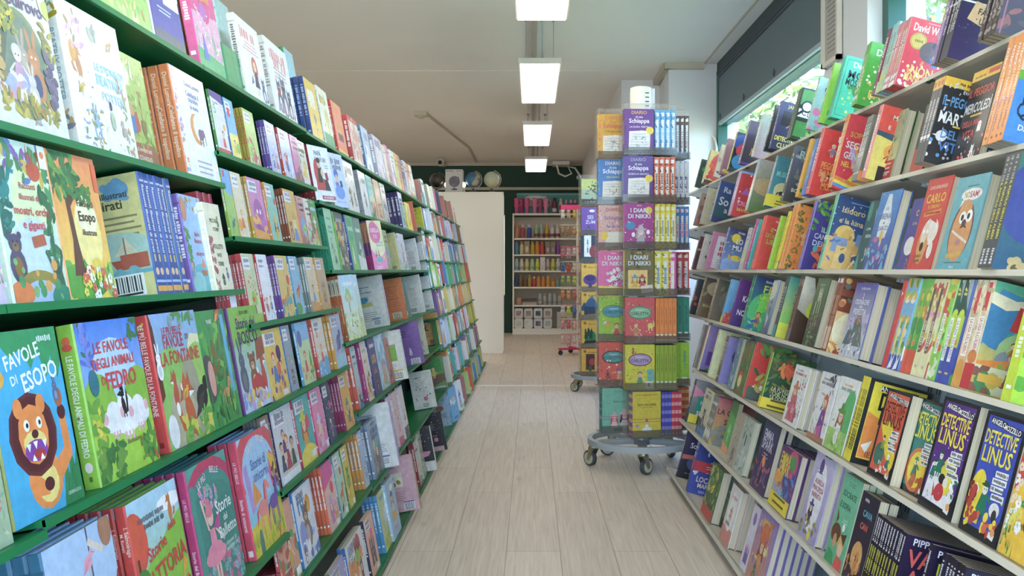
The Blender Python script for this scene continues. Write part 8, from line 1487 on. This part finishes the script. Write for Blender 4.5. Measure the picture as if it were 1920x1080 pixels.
# ------------------------------------------------------------------ white shelf unit at the back with bottles
PX = lambda x: (x - CX) / F * 12.93
PZ = lambda y: EYE + (CY - y) / F * 12.93
YF = 12.93
unit = empty('back_shelf_unit', (0, YF, 0), 'white open shelf unit against the back wall, full of bottles', 'shelf unit')
xl, xr = PX(961), PX(1095)
b = MB(); b.box(xl, 0, 0, xl + .02, .29, PZ(403)); b.build('side_panel', M_WHITE, unit)
b = MB(); b.box(xr - .02, 0, 0, xr, .29, PZ(403)); b.build('side_panel', M_WHITE, unit)
b = MB(); b.box(xl + .02, .28, .09, xr - .02, .29, PZ(405)); b.build('back_panel', mat('unit_back', '#d0c8bc', .7), unit)
b = MB(); b.box(xl + .02, .01, 0, xr - .02, .025, PZ(617)); b.build('kick_board', M_WHITE, unit)
SH = [403, 446.5, 477, 507.5, 538, 572, 616]
for y in SH:
    b = MB(); z = PZ(y); b.box(xl + .0205, 0, z - .022, xr - .0205, .278, z) if y != 403 else b.box(xl, -.004, z + .0005, xr, .29, z + .022); b.build('shelf', M_WHITE, unit)
def bottle(px, row, h, r, cols, label, kind='bottle', group=None):
    z = PZ(SH[row]) + (.0225 if row == 0 else .0005)
    nm = {'bottle': 'water_bottle', 'tumbler': 'handled_tumbler', 'jar': 'glass_jar'}.get(kind, 'water_bottle')
    t = empty(nm, (PX(px), YF + .09 + (.09 if kind == 'tumbler' and px in (978, 1013) else 0), z), label, kind, group or 'bottles on the back shelf unit')
    b = MB()
    if kind == 'tumbler':
        b.lathe([(r * .7, 0), (r * .74, h * .35), (r * .98, h * .45), (r, h * .93)], 14, lin(cols[0])); b.build('cup', M_MATTE, t, smooth=True)
        b = MB(); b.lathe([(r * 1.02, h * .93), (r * 1.02, h * .97), (r * .6, h)], 14, lin(cols[0])); b.build('lid', M_PLAIN, t)
        b = MB(); b.tube([(r * .95, 0, h * .88), (r * 1.7, 0, h * .85), (r * 1.75, 0, h * .6), (r * .95, 0, h * .5)], .009, 6, lin(cols[1])); b.build('handle', M_PLAIN, t)
    else:
        b.lathe([(r * .94, 0), (r, h * .03), (r, h * .66), (r * .62, h * .78)], 14, lin(cols[0])); o = b.build('body', M_MATTE, t, smooth=True)
        b = MB(); b.lathe([(r * .66, h * .775), (r * .66, h * .93), (r * .5, h)], 12, lin(cols[1])); b.build('cap', M_PLAIN, t, smooth=True)
        if len(cols) > 2:
            b = MB(); b.lathe([(r * 1.015, h * .12), (r * 1.015, h * .34)], 14, lin(cols[2])); b.build('label_band', M_PLAIN, t)
def carton(px, row, w, h, c, label, art, cat='box', d=.1):
    z = PZ(SH[row]) + (.0225 if row == 0 else .0005)
    t = empty('carton', (PX(px), YF + .03, z), label, cat, 'cartons on the back shelf unit')
    b = MB(); b.box(-w / 2, 0, 0, w / 2, d, h, lin(c))
    Face(b, (-w / 2, -.0002, 0), (1, 0, 0), (0, 0, 1), w, h, px).draw(art); b.build('carton_body', M_PLAIN, t)
G0 = 'pink tumblers on top of the unit'
for i, (px, c, hc, lb) in enumerate(((968.5, 'e84a9a', 'd8a070', 'hot pink handled tumbler at the left end of unit top'), (978, 'd83a8a', 'd8a070', 'dark pink tumbler second on the unit top'), (988, 'dc5aa0', 'c89060', 'rose tumbler third along the unit top'), (1003, 'e87ab0', 'd88aa8', 'pale pink tumbler fourth along the unit top'), (1013, 'd86aa0', 'd88aa8', 'mid pink tumbler fifth along the unit top'), (1024, 'ea8ab8', 'c89060', 'light pink tumbler sixth along the unit top'))):
    bottle(px, 0, .225, .037, (c, hc), lb, 'tumbler', G0)
bottle(1040, 0, .23, .034, ('8a2a5a', '5a1a3a', 'd8d0d0'), 'wine coloured bottle with white dot on unit top')
bottle(1052, 0, .22, .03, ('d8d4c4', 'c8c8b0'), 'cream bottle on the unit top')
for px, c, lb in ((1062, 'c86a9a', 'first rosy bottle right of the cream one on top'), (1071, 'a84a88', 'second plum bottle right of the cream one on top'), (1079, 'b03a80', 'third magenta bottle right of the cream one on top')):
    bottle(px, 0, .2, .03, (c, 'e0a8c0'), lb)
R1 = [(969, 'd89070', 'd8a080', 'salmon tall bottle in second row'), (980, 'c04a5a', 'e0d0d0', 'red and white bottle in second row'), (992.5, '3a4aa8', 'd8dce8', 'navy and white bottle in second row'), (1006, '9ac090', 'b0d0a0', 'green animal bottle in second row'), (1016, 'a8b8b0', 'b8c8c0', 'grey green animal bottle in second row'), (1025.5, 'd8a820', 'e0b838', 'yellow animal bottle in second row'), (1036, 'd8d8e0', 'c8c8d8', 'white animal bottle in second row'), (1046, 'dcc8c4', 'e0d0c4', 'blush animal bottle in second row')]
for px, c, cc, lb in R1: bottle(px, 1, .235 if px < 975 else .2, .033, (c, cc, '8a3a40') if px > 1000 else (c, cc), lb)
R2 = [(968.5, '5a98b8', '6aa8c8', 'sky blue bottle in third row'), (978.5, 'e8d8a8', 'e88a30', 'cream bottle with orange cap in third row'), (998, 'd0b838', 'd8c048', 'mustard yellow bottle in third row'), (1007.5, 'e08a28', 'e09838', 'orange bottle in third row'), (1017, 'd0402c', 'd85a3a', 'red bottle in third row'), (1046, '9a5ab0', 'a870b8', 'purple bottle in third row')]
for px, c, cc, lb in R2: bottle(px, 2, .19, .034, (c, cc), lb)
carton(988, 2, .075, .19, '9a7a50', 'brown carton with a pale bottle window, third row', 'E .5 .4 .28 .6 d8c890')
carton(1027, 2, .07, .185, '8a7450', 'brown carton with a lilac bottle, third row left', 'E .5 .36 .26 .5 c8a8c8')
carton(1037, 2, .07, .185, '8a7450', 'brown carton with a violet bottle, third row right', 'E .5 .36 .26 .5 b088c8')
for px, c, lb in ((968.5, 'a8c8d8', 'pale blue baby bottle in fourth row'), (978, 'e0d0c0', 'cream baby bottle in fourth row'), (988, 'e0d890', 'soft yellow baby bottle in fourth row'), (998, 'b8d8a0', 'soft green baby bottle in fourth row'), (1008, 'dce050', 'lime baby bottle in fourth row'), (1027, 'e0c8d0', 'rose baby bottle in fourth row'), (1037, 'd8d850', 'yellow blue baby bottle in fourth row'), (1047, 'd0d4d8', 'grey white baby bottle in fourth row')):
    bottle(px, 3, .17, .033, (c, shade(c, 1.3), shade(c, .8)), lb)
carton(1017.5, 3, .07, .195, 'dcd4d0', 'tall white carton in fourth row', 'S b 10 .12 .1 .1 .9 .9 c8b8b0,b0a8a0')
for px, c, cc, h, lb in ((968, '3a5a88', '5a7aa0', .185, 'navy flask in fifth row'), (976.5, '8a6a48', '9a7a58', .17, 'brown flask in fifth row'), (985, '7a6040', '8a7050', .13, 'short brown flask in fifth row'), (993, 'b89a48', 'c0a860', .18, 'ochre flask in fifth row'), (1001.5, 'c83a30', 'e0d8d0', .15, 'red flask in fifth row'), (1010, 'd89038', 'c88038', .185, 'amber flask in fifth row'), (1019, 'd88838', 'e09848', .15, 'orange flask in fifth row'), (1028, 'e09a30', 'e8b050', .16, 'bright orange flask in fifth row'), (1037.5, 'e89a38', 'e05a30', .11, 'small orange flask in fifth row'), (1046.5, '6aa898', 'd86a48', .12, 'small teal flask with coral cap in fifth row')):
    bottle(px, 4, h, .03, (c, cc), lb)
for i, px in enumerate((1012.5, 1022, 1031.5, 1040.5, 1049.5)):
    cc = ('a8c8d0', 'c89868', 'b0c4d8', 'a8b4d0', 'b89070')[i]
    bottle(px, 5, .165, .032, ('b4b4b4', cc, 'd8d8d4' if i == 0 else '9a9a9c'), '%s lidded clear jar in sixth row' % ('sea green', 'cork', 'sky', 'periwinkle', 'tan')[i], 'jar')
t = empty('baby_cup', (PX(973), YF + .1, PZ(572) + .0005), 'peach two-handled cup at the left of sixth row', 'cup')
b = MB(); b.lathe([(.04, 0), (.05, .03), (.048, .08), (.03, .1)], 14, lin('#d0a080')); b.build('cup', M_MATTE, t, smooth=True)
for s in (-1, 1):
    b = MB(); b.tube([(s * .045, 0, .07), (s * .06, 0, .06), (s * .058, 0, .03), (s * .045, 0, .03)], .006, 6, lin('#c8987a')); b.build('handle', M_PLAIN, t)
for k, (c, lb) in enumerate((('#cfc4b4', 'bottom tray of the stack in sixth row'), ('#b8a89a', 'second tray of the stack in sixth row'), ('#6a5048', 'brown tray of the stack in sixth row'), ('#5a4640', 'topmost dark tray of the stack in sixth row'))):
    t = MB(); z = PZ(572) + .001 + k * .022; x = PX(993)
    t.box(x - .1, YF + .02, z, x + .1, YF + .2, z + .004, lin(c)); t.box(x - .105, YF + .015, z + .004, x + .105, YF + .205, z + .021, lin(c))
    tag(t.build('tray', M_PLAIN), lb, 'tray', 'stacked trays in the sixth row')
LC = [('a88a88', 'dcd8d4'), ('a89490', 'd8d2cc'), ('4a5868', 'dce0e4'), ('a89898', 'd8d0cc'), ('dcd8d0', 'e8e6e0'), ('e8ece8', 'e4e8e2'), ('5a6478', 'dcdae4'), ('a8b4c4', 'dedad6')]
for k, (c, f) in enumerate(LC):
    x = PX(973 + (k % 4) * 18.2 - .5); z = PZ(616) + .0005 + (1 - k // 4) * .145
    t = empty('lunch_box', (x, YF + .02, z), '%s white lunch box, %s row of the lowest shelf' % (('first', 'second', 'third', 'fourth')[k % 4], 'upper' if k < 4 else 'lower'), 'lunch box', 'lunch boxes on the lowest shelf')
    b = MB(); w, hh = .062, .141; e = .018
    q = [(-w + e, 0), (w - e, 0), (w, e), (w, hh - e), (w - e, hh), (-w + e, hh), (-w, hh - e), (-w, e)]
    b.poly([(u, 0, v) for u, v in q], lin(f)); b.poly([(u, .11, v) for u, v in q][::-1], lin(f))
    for i in range(8):
        a, c2 = q[i], q[(i + 1) % 8]; b.poly([(a[0], 0, a[1]), (a[0], .11, a[1]), (c2[0], .11, c2[1]), (c2[0], 0, c2[1])], lin(f))
    b.build('box_body', M_PLAIN, t)
    b = MB(); b.box(-.035, -.003, .036, .035, -.0005, .104, lin(c)); Face(b, (-.035, -.0032, .036), (1, 0, 0), (0, 0, 1), .07, .068, k).draw('S b 8 .12 .1 .1 .9 .9 %s,%s' % (shade(c, 1.3), shade(c, .8))); b.build('picture_lid', M_PLAIN, t)
carton(1059, 6, .22, .235, 'cfc4bc', 'large pale carton printed with a golden cat dish', 'E .45 .5 .24 .22 a8923a;E .45 .54 .16 .14 c8b46a;P a8923a .28 .6 .26 .74 .36 .66;P a8923a .62 .6 .66 .74 .54 .66;S r 10 .04 .1 .05 .95 .25 a89a94')
# turquoise window board behind
t = empty('turquoise_board', (.2, YB - .02, 1.9), 'turquoise board with white shapes on the wall above the shelf unit', 'board')
b = MB(); b.box(-.42, -.012, -.16, .52, .0, .14, lin('#3a9a98'))
Face(b, (-.42, -.0122, -.16), (1, 0, 0), (0, 0, 1), .94, .3, 4).draw('B 2f8f90 4aa8a4;R .28 .62 .2 .5 f0f4ee;R .4 .7 .12 .3 e0ece4;E .2 .7 .08 .05 d8e8e0;R .5 .94 1 .05 8ac8d8')
b.build('board_panel', M_PLAIN, t)
# narrow slit window behind the cabinet
M_LIT = bpy.data.materials.new('daylit_pane'); M_LIT.use_nodes = True
_b = M_LIT.node_tree.nodes['Principled BSDF']; _a = M_LIT.node_tree.nodes.new('ShaderNodeAttribute'); _a.attribute_name = 'ink'
M_LIT.node_tree.links.new(_a.outputs['Color'], _b.inputs['Emission Color']); _b.inputs['Emission Strength'].default_value = .8
b = MB(); b.box(-.44, YB - .03, .55, -.392, YB + .0, 1.72); o = struct('window_4', b, M_WHITE)
b = MB(); b.box(-.43, YB - .034, .57, -.396, YB - .0305, 1.7); Face(b, (-.43, YB - .0342, .57), (1, 0, 0), (0, 0, 1), .034, 1.13, 3).draw('B c8dcae e8f0e0;S b 40 .3 0 0 1 1 6a9a4a,f4f8f0,a8c880,fff'); b.build('pane', M_LIT, o)

# ------------------------------------------------------------------ pink stand hung with charms
PS = (.56, 9.85)
px_ = lambda x: (x - CX) / F * PS[1]
pz_ = lambda y: EYE + (CY - y) / F * PS[1]
st = empty('charm_stand', (px_(1083), PS[1], 0), 'hot pink wheeled stand hung with plush charms, behind the towers', 'display stand')
M_PINK = mat('hot_pink_metal', '#e03a7a', .4)
b = MB(); b.lathe([(.014, .07), (.014, pz_(386))], 10); b.build('pole', M_WPLAS, st)
for k in range(4):
    a = math.radians(200 + k * 90)
    b = MB(); b.box(.0, -.018, .055, .22, .018, .075, xf=Matrix.Rotation(a, 4, 'Z')); b.build('leg', M_PINK, st)
    b = MB(); x, y = math.cos(a) * .2, math.sin(a) * .2; b.lathe([(.02, -.012), (.026, -.006), (.026, .006), (.02, .012)], 14, xf=Matrix.Translation((x, y, .0265)) @ Matrix.Rotation(math.pi / 2, 4, 'X')); b.box(x - .006, y - .016, .03, x + .006, y + .016, .055); b.build('wheel', M_DARK, st)
b = MB(); b.box(-.2, -.16, pz_(394), .2, -.15, pz_(386)); b.box(-.2, -.16, pz_(394), -.19, .0, pz_(386)); b.box(-.2, -.004, pz_(394), 0, .004, pz_(386)); b.build('top_bar', M_PINK, st)
TIER = [(400, 'white,cream', ['e8e4da', 'c8b890', 'd8b84a', 'b8a898', 'e8e0d8']), (432, 'tan', ['b8885a', 'a87850', 'c89868', 'd8b03a', '8a6a9a']), (472, 'rose', ['c86a8a', 'd8a0b0', 'e0c0c8', 'b84a6a']), (500, 'mixed', ['3a6ab0', 'c8403a', 'd8c8b0', 'e0d0c0']), (524, 'green', ['8ab85a', 'a8c86a', 'c8d060', '6aa06a', 'e0a050']), (550, 'orange', ['d88a4a', 'e0a870', 'c86a5a', 'e8c8a0']), (578, 'pale', ['d8d0cc', 'c8d850', '4a7ab8', 'e8e0e0']), (606, 'pink', ['e08aa8', 'd85a7a', 'e8b0a0', 'd89a6a']), (634, 'blush', ['e8b8c0', 'e0a0b0', 'f0d0d4'])]
WHERE = ['topmost', 'second', 'third', 'fourth', 'fifth', 'sixth', 'seventh', 'eighth', 'lowest']
CNAME = {'e8e4da': 'white', 'c8b890': 'sandy', 'd8b84a': 'golden', 'b8a898': 'taupe', 'e8e0d8': 'ivory', 'b8885a': 'tan', 'a87850': 'brown', 'c89868': 'caramel', 'd8b03a': 'mustard', '8a6a9a': 'mauve'}
for ti, (py, nm, cols) in enumerate(TIER):
    z = pz_(py)
    b = MB(); b.box(-.19, -.14, z + .05, .19, -.134, z + .056); b.box(-.004, -.14, z + .05, .004, 0, z + .056); b.build('hook_bar', M_WPLAS if ti % 2 else M_PINK, st)
    rr = random.Random(ti)
    n = 6
    for k in range(n):
        c = cols[k % len(cols)]
        x = px_(1083) - .165 + k * .062
        t = empty('plush_charm', (x, PS[1] - .137 - .012, z + .05), '%s plush charm on the %s tier of the pink stand' % (ORD[k + 1], WHERE[ti]), 'plush charm', 'plush charms on the pink stand')
        s = rr.uniform(.85, 1.1)
        b = MB(); b.ball((0, 0, -.075 * s), .025 * s, .022, .03 * s, lin(c)); b.ball((0, -.002, -.035 * s), .021 * s, .02, .019 * s, lin(shade(c, 1.2)))
        for sx in (-1, 1): b.ball((sx * .014 * s, 0, -.018 * s), .008, .006, .012 * s, lin(c)); b.ball((sx * .014 * s, -.01, -.105 * s), .008, .008, .01, lin(shade(c, .9)))
        b.build('plush_body', M_MATTE, t, smooth=True)
        b = MB(); b.tube([(0, 0, -.018 * s), (.004, .0, -.008), (0, .001, .004), (0, .012, .0105), (0, .0225, .004)], .0022, 5, lin('#b8a8a8')); b.build('loop', M_PLAIN, t)
print('BOOKS', COUNT, 'OBJECTS', len(bpy.data.objects))
